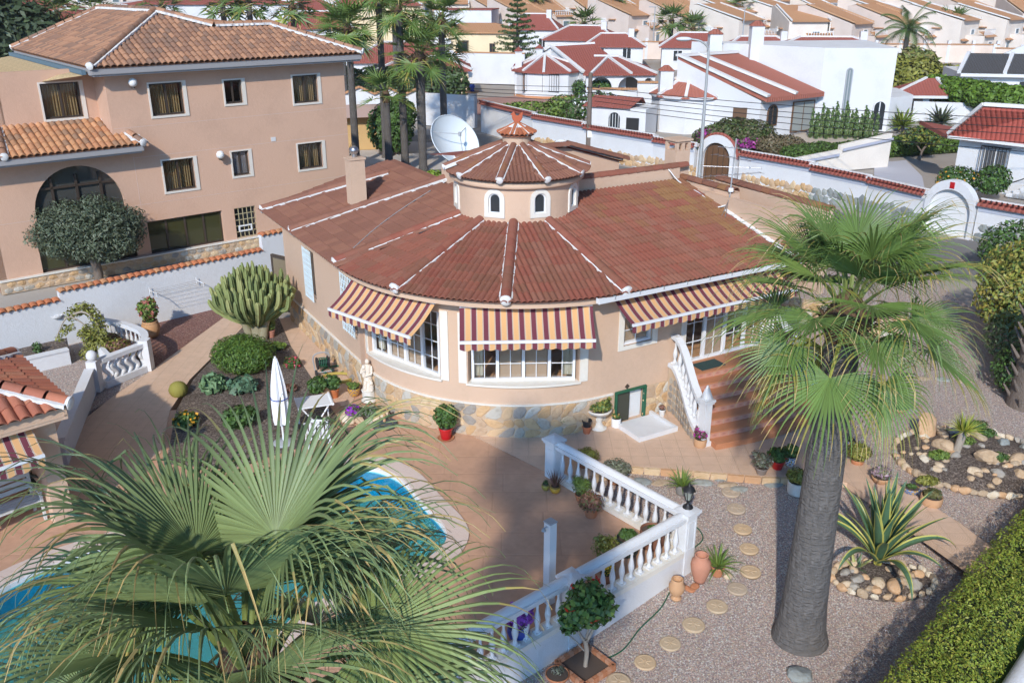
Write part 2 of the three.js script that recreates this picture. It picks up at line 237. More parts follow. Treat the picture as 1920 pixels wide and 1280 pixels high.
const smoothLoop = (pts, n = 8) => new THREE.CatmullRomCurve3(pts.map((p) => V(p[0], 0, p[1])), true).getPoints(pts.length * n).slice(0, -1).map((v) => [v.x, v.z]);
const grow = (loop, d) => loop.map((p, i) => { const a = loop[(i + loop.length - 1) % loop.length], b = loop[(i + 1) % loop.length], tx = b[0] - a[0], tz = b[1] - a[1], l = Math.hypot(tx, tz); return [p[0] + d * tz / l, p[1] - d * tx / l]; });
let poolEdge = smoothLoop([[-3.3, -17.55], [-2.55, -17.2], [-1.85, -16.1], [-1.25, -14.9], [-1.55, -14.15], [-2.7, -13.35], [-3.6, -12.6], [-4.1, -11.2], [-4.8, -10], [-7.5, -9.6], [-9.4, -11], [-9.1, -13.2], [-7.6, -14.6], [-5.6, -15.2], [-4.3, -16.4]]);
const area = (l) => l.reduce((s, p, i) => { const q = l[(i + 1) % l.length]; return s + p[0] * q[1] - q[0] * p[1]; }, 0);
if (area(poolEdge) > 0) poolEdge = poolEdge.reverse();
const out1 = grow(poolEdge, 0.36), sgn = Math.abs(area(out1)) > Math.abs(area(poolEdge)) ? 1 : -1, pg = (d) => grow(poolEdge, d * sgn);
const flat = (loop, holes, y, t) => { const s = new THREE.Shape(loop.map((p) => new THREE.Vector2(p[0], -p[1]))); for (const h of holes) s.holes.push(new THREE.Path(h.map((p) => new THREE.Vector2(p[0], -p[1])))); const g = new THREE.ExtrudeGeometry(s, { depth: t, bevelEnabled: false }); g.rotateX(-PI / 2); return g.translate(0, y - t, 0); };
const terrace = struct('pool_terrace', [flat([[-1.27, -19.34], [0.86, -17.2], [3.2, -14.4], [-2.4, -9.55], [-4, -6], [-17, -6], [-17, -13], [-12.5, -19.6], [-8.4, -20.4], [-7.2, -21.2], [-5.6, -24.2], [-3, -21.4], [-2, -20]], [pg(0.3)], 0, 1.2)], mat.terrace);
struct('pool_basin', [flat(pg(0.02), [], -1.3, 0.1), flat(pg(0.29), [poolEdge], -0.05, 1.3)], mat.poolTile);
{ // coping kerb in pieces round the pool
  const g = grp('pool_coping', scene); g.name = numbered('pool_coping'); g.userData.kind = 'structure';
  const a = pg(0.0), b = pg(0.42), st = 3; const n = a.length;
  for (let i = 0; i < n; i += st) { const l = []; for (let k = 0; k <= st; k++) l.push(a[(i + k) % n]); for (let k = st; k >= 0; k--) l.push(b[(i + k) % n]); const cx = l.reduce((s, p) => s + p[0], 0) / l.length, cz = l.reduce((s, p) => s + p[1], 0) / l.length; mesh('coping_stone', [flat(l.map((p) => [cx + (p[0] - cx) * 0.99, cz + (p[1] - cz) * 0.99]), [], 0.035, 0.09)], mat.coping, g); }
  const wl = pg(-0.02), wl2 = pg(0.0); mesh('waterline_band', [flat(wl2, [wl], -0.02, 0.12)], mat.white, g);
}
{ const s = new THREE.ShapeGeometry(new THREE.Shape(poolEdge.map((p) => new THREE.Vector2(p[0], -p[1])))); s.rotateX(-PI / 2); s.translate(0, -0.11, 0); struct('pool_water', [s], mat.water); }
struct('tiled_patio', [slab([[-1.24, -19.34], [0.9, -17.16], [1.75, -17.15], [2.56, -17.6], [3.97, -17.39], [5.4, -17.14], [6.6, -17.1], [7.181, -16.869], [7.815, -15.316], [8.391, -13.824], [8.74, -12.984], [9.331, -13.665], [8.871, -15.316], [7.961, -17.436], [7.509, -18.538], [8.2, -19.8], [7, -21.6], [4, -21.5], [2, -20], [-0.8, -20.2]], 0.008, 0.14)], mat.deck);
{ // kerb blocks along the patio edge
  const g = grp('patio_kerb', scene); g.name = numbered('patio_kerb'); g.userData.kind = 'structure';
  const line = [[1.75, -17.11], [2.56, -17.56], [3.97, -17.35], [5.4, -17.1], [6.6, -17.06]];
  for (let i = 0; i < line.length - 1; i++) { const [a, b] = [line[i], line[i + 1]], L = Math.hypot(b[0] - a[0], b[1] - a[1]), n = Math.round(L / 0.38); for (let k = 0; k < n; k++) { const p = (t) => [mix(a[0], b[0], t), -0.085, mix(a[1], b[1], t)]; mesh('kerb_block', [beam(p((k + 0.03) / n), p((k + 0.97) / n), 0.07, 0.17)], pick([mat.terracottaPale, stones[2], stones[6]]), g); } }
}
struct('side_walkway', [slab([[-7.395, -26.911], [-6.783, -27.205], [-4.722, -23.015], [-4.058, -21.447], [-4.056, -20.347], [-5.003, -21.447], [-6.478, -24.581]], 0.012, 0.2)], mat.deck);
struct('garden_path', [slab([[-9.132, -27.254], [-8.297, -26.201], [-8.541, -23.776], [-8.665, -22.225], [-8.537, -20.347], [-7.987, -18.158], [-8.439, -16.331], [-9.694, -15.721], [-10.297, -17.671], [-10.514, -19.477], [-10.304, -21.122], [-9.92, -22.868]], 0.012, 0.3)], mat.deck);
struct('red_gravel_bed', [slab([[-9.715, -28.224], [-11.84, -26.109], [-9.92, -22.868], [-9.103, -27.155]], 0.0, 0.3)], mat.redGravel);
struct('left_yard', [slab([[-11.84, -26.109], [-9.92, -22.868], [-10.304, -21.122], [-10.771, -19.477], [-11.142, -18.668], [-17, -16], [-18, -22], [-15, -24]], -0.02, 0.4)], mat.gravel);
struct('planting_bed', [slab([[-8.322, -26.294], [-7.418, -27.008], [-6.478, -24.581], [-5.003, -21.447], [-4.128, -19.618], [-4.896, -18.41], [-6.205, -17.436], [-7.693, -17.671], [-8.377, -20.347], [-8.565, -22.225], [-8.465, -23.776]], 0.02, 0.3)], mat.soilBed);
struct('neighbour_path', [slab([[-8.6, -29.6], [-14, -24.9], [-20, -22], [-24, -25], [-15, -34], [-8, -38], [-5.5, -33]], -0.03, 0.2)], P(0.42, 0.38, 0.33));
struct('street', [slab([[-30, -66], [-12, -63], [-2.043, -64.01], [1.029, -58.811], [4.315, -54.524], [10, -48.314], [13.186, -44.577], [14.311, -42.957], [17.503, -37.087], [27, -32], [40, -20], [40, -14], [20, -28], [12, -34.5], [5, -38], [-4, -40], [-14, -44], [-34, -50]], -0.03, 0.1)], mat.asphalt);

// ---------- roof tiles and ridges ----------
function rollTile(w, l, rolls, amp, t = 0.016, lift = 0.022) { // origin at the middle of the lower edge; z runs up the slope as -z
  const n = rolls * 6, top = [], f = []; for (let i = 0; i <= n; i++) { const x = -w / 2 + w * i / n, c = Math.sin(PI * ((i / 6) % 1)); top.push([x, amp * Math.pow(Math.abs(c), 0.8)]); }
  for (let i = 0; i < n; i++) { const [x0, y0] = top[i], [x1, y1] = top[i + 1]; f.push([[x0, y0 + t + lift, 0], [x1, y1 + t + lift, 0], [x1, y1 + t, -l], [x0, y0 + t, -l]]); f.push([[x0, y0 + lift - 0.01, 0], [x1, y1 + lift - 0.01, 0], [x1, y1 + t + lift, 0], [x0, y0 + t + lift, 0]]); }
  return prep(quads(f));
}
const TC = camera.position.clone();
// recs: {m: Matrix4 in the parent's axes, k: tone index}; the nearest 300 are parts, the rest one piece of stuff
function layTiles(parent, geo, recs, tones, mats, name, limit = 300) {
  parent.updateWorldMatrix(true, false); const p = V();
  for (const r of recs) r.d = p.setFromMatrixPosition(r.m).applyMatrix4(parent.matrixWorld).distanceTo(TC);
  recs.sort((a, b) => a.d - b.d);
  recs.slice(0, limit).forEach((r) => { const o = mesh(name, geo, mats[r.k], parent); o.matrixAutoUpdate = true; r.m.decompose(o.position, o.quaternion, o.scale); });
  const rest = recs.slice(limit); if (!rest.length) return;
  const im = new THREE.InstancedMesh(geo, M(1, 1, 1, { map: tileGrain, bumpMap: tileB, bumpScale: 0.004, roughness: 0.82 }), rest.length); im.name = name + '_courses'; im.castShadow = im.receiveShadow = true; im.userData.kind = 'stuff';
  rest.forEach((r, i) => { im.setMatrixAt(i, r.m); im.setColorAt(i, new THREE.Color().setRGB(...tones[r.k])); }); parent.add(im);
}
const inPoly = (p, poly) => { let c = false; for (let i = 0, j = poly.length - 1; i < poly.length; j = i++) { const [xi, yi] = poly[i], [xj, yj] = poly[j]; if ((yi > p[1]) !== (yj > p[1]) && p[0] < (xj - xi) * (p[1] - yi) / (yj - yi) + xi) c = !c; } return c; };
// plane roof: pts[0] -> pts[1] is the eave
function planeTiles(pts, w, l, tone, skip) {
  const A = V(...pts[0]), u = V(...pts[1]).sub(A).normalize(); let n = u.clone().cross(V(...pts[2]).sub(A)).normalize(); if (n.y < 0) n.negate(); let v = n.clone().cross(u).normalize(); if (v.y < 0) v.negate();
  const flipU = u.clone().cross(n).dot(v) < 0; const zAx = v.clone().negate(), xAx = n.clone().cross(zAx);
  const uv = pts.map((p) => { const d = V(...p).sub(A); return [d.dot(u), d.dot(v)]; }), x0 = Math.min(...uv.map((p) => p[0])), x1 = Math.max(...uv.map((p) => p[0])), y1 = Math.max(...uv.map((p) => p[1])), recs = [];
  for (let j = 0; j * l < y1; j++) for (let x = x0 + w / 2; x < x1; x += w) { if (!inPoly([x, j * l + l * 0.5], uv) || (skip && skip(x, j * l))) continue; const q = A.clone().addScaledVector(u, x + rr(-0.004, 0.004)).addScaledVector(v, j * l - 0.04); const mm = new THREE.Matrix4().makeBasis(xAx, n, zAx).setPosition(q); recs.push({ m: mm.multiply(new THREE.Matrix4().makeRotationY(rr(-0.012, 0.012))), k: tone(q, j) }); }
  return recs;
}
const capTile = (r, l) => { const g = new THREE.CylinderGeometry(r * 0.86, r, l, 10, 1, true, -PI / 2, PI); g.rotateX(-PI / 2); const f = []; for (let i = 0; i < 10; i++) { const a = PI * i / 10, b = PI * (i + 1) / 10, q = (t, k) => [Math.cos(t) * r * k, Math.sin(t) * r * k, l / 2]; f.push([q(a, 0.87), q(b, 0.87), q(b, 1), q(a, 1)]); } return mg([g, quads(f)]); };
const CAP = capTile(0.125, 0.36), CAPS = new Map();
// a ridge or hip: cap tiles (parts), ragged white mortar beside them, a white end
function ridge(parent, a, b, { r = 0.128, step = 0.3, mats, sides = [1, -1], end = true, mw = 0.032, seed = 5 }) {
  const A = V(...a), B = V(...b), d = B.clone().sub(A), L = d.length(); d.normalize(); const s = d.clone().cross(V(0, 1, 0)).normalize(), n = s.clone().cross(d).normalize(), q = rngOf(seed + Math.round(L * 997));
  const basis = new THREE.Matrix4().makeBasis(s, n, d.clone().negate()), quat = new THREE.Quaternion().setFromRotationMatrix(basis), key = r.toFixed(3); if (!CAPS.has(key)) CAPS.set(key, capTile(r, step * 1.2));
  const cnt = Math.max(1, Math.round(L / step));
  for (let i = 0; i < cnt; i++) { const o = mesh('ridge_tile', CAPS.get(key), mats[Math.floor(q() * mats.length)], parent); o.position.copy(A).addScaledVector(d, (i + 0.5) * L / cnt).addScaledVector(n, 0.03 + 0.004 * (i % 2)); o.quaternion.copy(quat).multiply(new THREE.Quaternion().setFromEuler(new THREE.Euler(0.035, (q() - 0.5) * 0.05, 0))); }
  const P3 = (t, x, y) => { const v = A.clone().addScaledVector(d, t).addScaledVector(s, x).addScaledVector(n, y); return [v.x, v.y, v.z]; };
  for (const sd of sides) { const f = [], N = Math.max(4, Math.round(L / 0.09)); let pw = mw; for (let i = 0; i < N; i++) { const t0 = L * i / N, t1 = L * (i + 1) / N, w1 = mw * (0.6 + 0.9 * q()), o0 = r * 0.93, h = 0.052; f.push([P3(t0, sd * o0, h), P3(t1, sd * o0, h), P3(t1, sd * (o0 + w1), 0.04), P3(t0, sd * (o0 + pw), 0.04)], [P3(t0, sd * (o0 + pw), 0.04), P3(t1, sd * (o0 + w1), 0.04), P3(t1, sd * (o0 + w1), -0.03), P3(t0, sd * (o0 + pw), -0.03)]); pw = w1; } mesh('mortar_fillet', [quads(f)], mat.mortar, parent); }
  if (end) { const g = new THREE.CylinderGeometry(r * 0.98, r * 1.04, 0.07, 14, 1, false, -PI / 2, PI); g.rotateX(-PI / 2); const lo = ball(r * 0.98, 0, -0.01, 0.03, 1, 1, 0.3, 12); const e = mesh('ridge_end', mg([g, lo]), mat.mortar, parent); e.position.copy(A).addScaledVector(n, 0.02); e.quaternion.copy(quat); }
}

// ---------- the round-fronted villa ----------
const villa = thing('villa', 'single-storey peach villa with rounded corner, red tiled roof and round lantern tower', 'house', [0.12, 0, -23.3], R(30));
const RW = 4.37, RE = 4.9, HE = 3.55, SL = 0.26, LB = -6.7, RX = 5.2;
const tilesRed = tileMats(redTones), tilesMoss = tileMats(mossTones), tilesBrown = tileMats(brownTones), tilesOrange = tileMats(orangeTones);
const LARC = RW * PI / 2;
// outer wall line: s -> [x, z, nx, nz]
function hp(s, off = 0) {
  if (s < -LB) return [-RW - off, LB + s, -1, 0];
  s += LB; if (s < LARC) { const a = -PI / 2 + s / RW; return [(RW + off) * Math.sin(a), (RW + off) * Math.cos(a), Math.sin(a), Math.cos(a)]; }
  return [s - LARC, RW + off, 0, 1];
}
const sA = (deg) => -LB + RW * (R(deg) + PI / 2), sX = (x) => -LB + LARC + x, SEND = sX(RX);
// wall strips with rectangular openings {s0,s1,h0,h1}
function curvedWall(s0, s1, h0, h1, opens, t, off) {
  const ss = [s0, s1, -LB, sX(0)], hs = [h0, h1]; opens.forEach((o) => { ss.push(o.s0, o.s1); hs.push(o.h0, o.h1); });
  for (let s = -LB; s < sX(0); s += 0.2) ss.push(s);
  const S = [...new Set(ss.filter((s) => s >= s0 && s <= s1))].sort((a, b) => a - b), Hh = [...new Set(hs.filter((h) => h >= h0 && h <= h1))].sort((a, b) => a - b), f = [];
  const pt = (s, h, k) => { const p = hp(s, off - k); return [p[0], h, p[1]]; };
  const open = (s, h) => s < s0 || s > s1 || h < h0 || h > h1 || opens.some((o) => s > o.s0 && s < o.s1 && h > o.h0 && h < o.h1);
  for (let i = 0; i < S.length - 1; i++) for (let j = 0; j < Hh.length - 1; j++) {
    const a = S[i], b = S[i + 1], c = Hh[j], d = Hh[j + 1], ms = (a + b) / 2, mh = (c + d) / 2; if (b - a < 1e-4 || open(ms, mh)) continue;
    f.push([pt(a, c, 0), pt(b, c, 0), pt(b, d, 0), pt(a, d, 0)], [pt(b, c, t), pt(a, c, t), pt(a, d, t), pt(b, d, t)]);
    const pv = S[i - 1] === undefined ? s0 - 1 : (S[i - 1] + a) / 2, nx = S[i + 2] === undefined ? s1 + 1 : (b + S[i + 2]) / 2, pd = j ? (Hh[j - 1] + c) / 2 : h0 - 1, nu = Hh[j + 2] === undefined ? h1 + 1 : (d + Hh[j + 2]) / 2;
    if (open(pv, mh)) f.push([pt(a, c, t), pt(a, c, 0), pt(a, d, 0), pt(a, d, t)]); if (open(nx, mh)) f.push([pt(b, c, 0), pt(b, c, t), pt(b, d, t), pt(b, d, 0)]);
    if (open(ms, pd)) f.push([pt(a, c, t), pt(b, c, t), pt(b, c, 0), pt(a, c, 0)]); if (open(ms, nu)) f.push([pt(a, d, 0), pt(b, d, 0), pt(b, d, t), pt(a, d, t)]);
  }
  return quads(f);
}
const WO = [{ s0: sA(-88), s1: sA(-54), h0: 1.32, h1: 3.0 }, { s0: sA(-45), s1: sA(-11), h0: 1.32, h1: 3.0 }, { s0: sX(0.35), s1: sX(1.2), h0: 2.0, h1: 3.0 }, { s0: sX(2.25), s1: sX(4.95), h0: 1.12, h1: 3.15 }, { s0: 2.2, s1: 2.9, h0: 1.5, h1: 2.9 }, { s0: 5.3, s1: 6.15, h0: 1.5, h1: 3.0 }, { s0: sX(0.18), s1: sX(1.08), h0: -0.2, h1: 0.84 }];
mesh('wall', [curvedWall(0, SEND, 0, 3.5, WO, 0.22, 0), box(0.2, 4.6, 4.5, RX, 0, 2.15), box(RX - 1.2, 4.6, 0.2, (RX + 1.2) / 2, 0, -0.05), box(3.6, 3.4, 0.2, -2.5, 0, -0.4), box(0.2, 4, 6.5, -0.6, 0, -3.4)], mat.peach, villa);
mesh('interior_floor', [slab([[-4, -6], [-4, 0], ...[...Array(13)].map((_, i) => [-4.1 * Math.cos(R(i * 7.5)), 4.1 * Math.sin(R(i * 7.5))]), [5.05, 4.1], [5.05, 0.2], [-0.6, 0.2], [-0.6, -6]], 1.12, 0.12)], mat.terracottaPale, villa);
mesh('corner_pilaster', [box(0.34, 2.5, 0.06, ...[0, 0.82, 0])].map((g) => { const p = hp(sA(-92), 0.02); return g.rotateY(Math.atan2(p[2], p[3])).translate(p[0], 0, p[1]); }), mat.peachDeep, villa);
// rubble plinth: joint bed and single stones
{
  const pl = grp('stone_plinth', villa);
  const cut = [{ s0: sX(0.12), s1: sX(1.14), h0: -0.3, h1: 0.9 }];
  for (const [a, b] of [[0.1, cut[0].s0], [cut[0].s1, sX(1.9)]]) mesh('mortar_bed', [curvedWall(a, b, -0.2, 0.82, [], 0.1, 0.022)], mat.rubbleJoint, pl);
  const q = rngOf(5), rows = [0, 0.24, 0.5, 0.82], n = Math.round((sX(1.9) - 0.1) / 0.29), g = [];
  for (let j = 0; j <= 3; j++) { g.push([]); for (let i = 0; i <= n; i++) g[j].push([0.1 + (sX(1.9) - 0.1) * clamp((i + (j % 2 && i && i < n ? 0.5 : 0) + (i && i < n ? (q() - 0.5) * 0.55 : 0)) / n), rows[j] + (j && j < 3 ? (q() - 0.5) * 0.15 : 0)]); }
  for (let j = 0; j < 3; j++) for (let i = 0; i < n; i++) {
    const c = [g[j][i], g[j][i + 1], g[j + 1][i + 1], g[j + 1][i]], cx = c.reduce((s, p) => s + p[0], 0) / 4, cy = c.reduce((s, p) => s + p[1], 0) / 4;
    if (c[1][0] - c[0][0] < 0.08 || (cx > cut[0].s0 - 0.05 && cx < cut[0].s1 + 0.05)) continue;
    const poly = []; c.forEach((p, k) => { const nx = c[(k + 1) % 4], pv = c[(k + 3) % 4], e = 0.15 + 0.25 * q(); poly.push([mix(p[0], pv[0], e), mix(p[1], pv[1], e)], [mix(p[0], nx[0], e * 0.8), mix(p[1], nx[1], e)]); });
    const sh = poly.map((p) => [cx + (p[0] - cx) * 0.93, cy + (p[1] - cy) * 0.92]), d = 0.03 + 0.02 * q(), P3 = (p, o) => { const w = hp(p[0], o); return [w[0], p[1], w[1]]; }, f = [], cc = P3([cx, cy], d + 0.004);
    sh.forEach((p, k) => { const r2 = sh[(k + 1) % 8], pi = [cx + (p[0] - cx) * 0.86, cy + (p[1] - cy) * 0.86], ri = [cx + (r2[0] - cx) * 0.86, cy + (r2[1] - cy) * 0.86]; f.push([P3(pi, d), P3(ri, d), cc], [P3(p, d - 0.012), P3(r2, d - 0.012), P3(ri, d), P3(pi, d)], [P3(p, 0.01), P3(r2, 0.01), P3(r2, d - 0.012), P3(p, d - 0.012)]); });
    mesh('stone', [quads(f)], stones[Math.floor(q() * stones.length)], pl);
  }
  mesh('plinth_ledge', [curvedWall(0.05, sX(0.1), 0.822, 0.86, [], 0.1, 0.05)], mat.marble, pl);
}
// windows: a four-light unit set on the chord of the curve
function fourLight(parent, w, h, kinds, bars = [1, 3]) { // origin bottom centre, looks +z
  const o = grp('window', parent), pw = w / kinds.length, t = 0.06;
  mesh('frame', [frame(rect(-w / 2, 0, w / 2, h), rect(-w / 2 + t, t, w / 2 - t, h - t), 0.09, 0.045), ...kinds.slice(1).map((_, i) => box(0.075, h - 2 * t, 0.085, -w / 2 + pw * (i + 1), t, 0))], mat.pvc, o);
  kinds.forEach((k, i) => {
    const x0 = -w / 2 + pw * i + 0.05, x1 = x0 + pw - 0.1;
    mesh('pane', [box(x1 - x0, h - 0.14, 0.006, (x0 + x1) / 2, 0.07, 0)], mat.glass, o);
    const g = []; for (let b = 1; b <= bars[0]; b++) g.push(box(0.018, h - 0.14, 0.02, mix(x0, x1, b / (bars[0] + 1)), 0.07, -0.004)); for (let b = 1; b <= bars[1]; b++) g.push(box(x1 - x0, 0.018, 0.022, (x0 + x1) / 2, h * b / (bars[1] + 1), -0.004)); mesh('glazing_bars', g, mat.pvc, o);
    if (k === 'blind') mesh('roller_blind', [box(x1 - x0, h - 0.12, 0.01, (x0 + x1) / 2, 0.06, -0.06)], mat.blind, o);
    if (k === 'left' || k === 'right') { const f = [], a = k === 'left' ? x0 - 0.02 : x1 - (x1 - x0) * 0.45, e = a + (x1 - x0) * 0.48, N = 24; for (let m = 0; m < N; m++) { const p = (q) => [mix(a, e, q / N), -0.16 + 0.03 * Math.sin(q * 1.9)]; const [xa, za] = p(m), [xb, zb] = p(m + 1); f.push([[xa, 0.05, za], [xb, 0.05, zb], [xb, h, zb], [xa, h, za]]); } mesh('curtain', [quads(f)], mat.curtain, o); }
  });
  return o;
}
function chordWindow(a0, a1, kinds) {
  const A = [RW * Math.sin(R(a0)), RW * Math.cos(R(a0))], B = [RW * Math.sin(R(a1)), RW * Math.cos(R(a1))], m = [(A[0] + B[0]) / 2, (A[1] + B[1]) / 2], am = R((a0 + a1) / 2), w = Math.hypot(B[0] - A[0], B[1] - A[1]);
  const o = fourLight(villa, w - 0.16, 1.64, kinds); o.position.set(m[0] - 0.1 * Math.sin(am), 1.35, m[1] - 0.1 * Math.cos(am)); o.rotation.y = am;
  const arc = [...Array(13)].map((_, i) => { const a = R(mix(a0 - 0.5, a1 + 0.5, i / 12)); return [(RW + 0.06) * Math.sin(a), (RW + 0.06) * Math.cos(a)]; });
  const i0 = [A[0] - 0.25 * Math.sin(am), A[1] - 0.25 * Math.cos(am)], i1 = [B[0] - 0.25 * Math.sin(am), B[1] - 0.25 * Math.cos(am)];
  mesh('window_sill', [slab([i0, ...arc, i1], 1.345, 0.05)], mat.marble, villa);
  for (const a of [a0 - 1.6, a1 + 1.6]) { const g = box(0.2, 1.72, 0.03, 0, 1.33, 0).rotateY(R(a)).translate((RW + 0.012) * Math.sin(R(a)), 0, (RW + 0.012) * Math.cos(R(a))); mesh('window_surround', [g], mat.marble, villa); }
}
chordWindow(-88, -54, ['left', 'blind', 'blind', 'open']); chordWindow(-45, -11, ['left', 'blind', 'blind', 'right']);
{ const o = fourLight(villa, 0.85, 1.0, ['blind'], [1, 2]); o.position.set(0.775, 2.0, RW - 0.1); mesh('window_surround', [frame(rect(0.2, 1.9, 1.35, 3.1), rect(0.35, 2.0, 1.2, 3.0), 0.04, RW + 0.025)], mat.marble, villa); }
{ const o = fourLight(villa, 2.7, 2.03, ['open', 'blind', 'open', 'open'], [1, 3]); o.name = 'sliding_door'; o.position.set(3.6, 1.12, RW - 0.1); mesh('door_surround', [frame(rect(2.1, 1.115, 5.1, 3.3), rect(2.25, 1.12, 4.95, 3.15), 0.04, RW + 0.022)], mat.marble, villa); }
for (const [s0, s1, h0, h1] of [[2.2, 2.9, 1.5, 2.9], [5.3, 6.15, 1.5, 3.0]]) { // grilled side windows
  const o = grp('side_window', villa), z = LB + (s0 + s1) / 2, w = s1 - s0, h = h1 - h0; o.position.set(-RW, h0, z); o.rotation.y = -PI / 2;
  mesh('pane', [box(w, h, 0.01, 0, 0, -0.12)], mat.farGlass, o); const g = []; for (let i = 0; i <= 7; i++) g.push(bar([-w / 2 + w * i / 7, -0.05, 0.09], [-w / 2 + w * i / 7, h + 0.05, 0.09], 0.012)); for (let i = 0; i < 5; i++) g.push(bar([-w / 2, h * i / 4, 0.09], [w / 2, h * i / 4, 0.09], 0.012)); for (let i = 0; i < 7; i++) for (let j = 0; j < 4; j++) g.push(tf(new THREE.TorusGeometry(w / 17, 0.008, 4, 8), -w / 2 + w * (i + 0.5) / 7, h * (j + 0.5) / 4, 0.09)); mesh('window_grille', g, M(0.62, 0.74, 0.78), o);
}
// cellar hatch in the plinth
{
  const o = grp('cellar_hatch', villa); o.position.set(0.63, 0, RW);
  mesh('hatch_frame', [frame(rect(-0.46, 0, 0.46, 0.86), rect(-0.41, 0.0, 0.41, 0.81), 0.1, 0.06)], mat.green, o);
  mesh('hatch_door', [box(0.42, 0.8, 0.03, -0.2, 0, -0.04)], M(0.05, 0.05, 0.035), o); mesh('hatch_recess', [box(0.42, 0.8, 0.03, 0.2, 0.0, -0.12)], mat.white, o);
  mesh('hatch_kerb', [box(0.07, 0.12, 0.95, -0.46, 0.01, 0.52), box(0.07, 0.12, 0.95, 0.62, 0.01, 0.52), box(1.15, 0.12, 0.07, 0.08, 0.01, 1.03), box(1.0, 0.03, 0.9, 0.08, 0.012, 0.52)], mat.white, o);
  for (const x of [-0.1]) { mesh('star_tile', [tf(new THREE.BoxGeometry(0.1, 0.1, 0.012), x, 0.93, 0.005, 0, 0, PI / 4)], mat.bronze, o); }
}
// eaves
const coneH = (r) => HE + SL * (RE - r);
{
  const arc = (r) => [...Array(31)].map((_, i) => { const a = R(-90 + 3 * i); return [r * Math.sin(a), r * Math.cos(a)]; });
  const loop = (r) => [[-r, LB], ...arc(r), [RX + 0.1, r]];
  const band = (r, h0, h1, t) => { const a = loop(r), f = []; for (let i = 0; i < a.length - 1; i++) { const p = a[i], q = a[i + 1]; f.push([[p[0], h0, p[1]], [q[0], h0, q[1]], [q[0], h1, q[1]], [p[0], h1, p[1]]]); } return quads(f); };
  const ring = (r0, r1, h) => { const a = loop(r0), b = loop(r1), f = []; for (let i = 0; i < a.length - 1; i++) f.push([[a[i][0], h, a[i][1]], [a[i + 1][0], h, a[i + 1][1]], [b[i + 1][0], h, b[i + 1][1]], [b[i][0], h, b[i][1]]]); return quads(f); };
  mesh('eave_fascia', [band(RE - 0.1, 3.36, 3.56, 0), ring(RW - 0.1, RE - 0.1, 3.36)], mat.peach, villa);
}
// gutter with brackets
{
  const g = grp('gutter', villa), pr = [[0, 0], [0.01, -0.1], [0.11, -0.1], [0.13, 0.02], [0.115, 0.02], [0.1, -0.085], [0.025, -0.085], [0.015, 0]], f = [], x0 = -0.8, x1 = RX + 0.15;
  for (let i = 0; i < pr.length; i++) { const a = pr[i], b = pr[(i + 1) % pr.length]; f.push([[x0, HE + a[1] - 0.03, RE - 0.06 + a[0]], [x1, HE + a[1] - 0.03, RE - 0.06 + a[0]], [x1, HE + b[1] - 0.03, RE - 0.06 + b[0]], [x0, HE + b[1] - 0.03, RE - 0.06 + b[0]]]); }
  mesh('channel', [quads(f), box(0.015, 0.12, 0.13, x0, HE - 0.13, RE)], mat.pvc, g); for (let x = -0.4; x < RX; x += 0.68) mesh('bracket', [box(0.02, 0.012, 0.2, x, HE - 0.002, RE), box(0.02, 0.08, 0.012, x, HE - 0.06, RE + 0.085)], mat.grey, g);
}
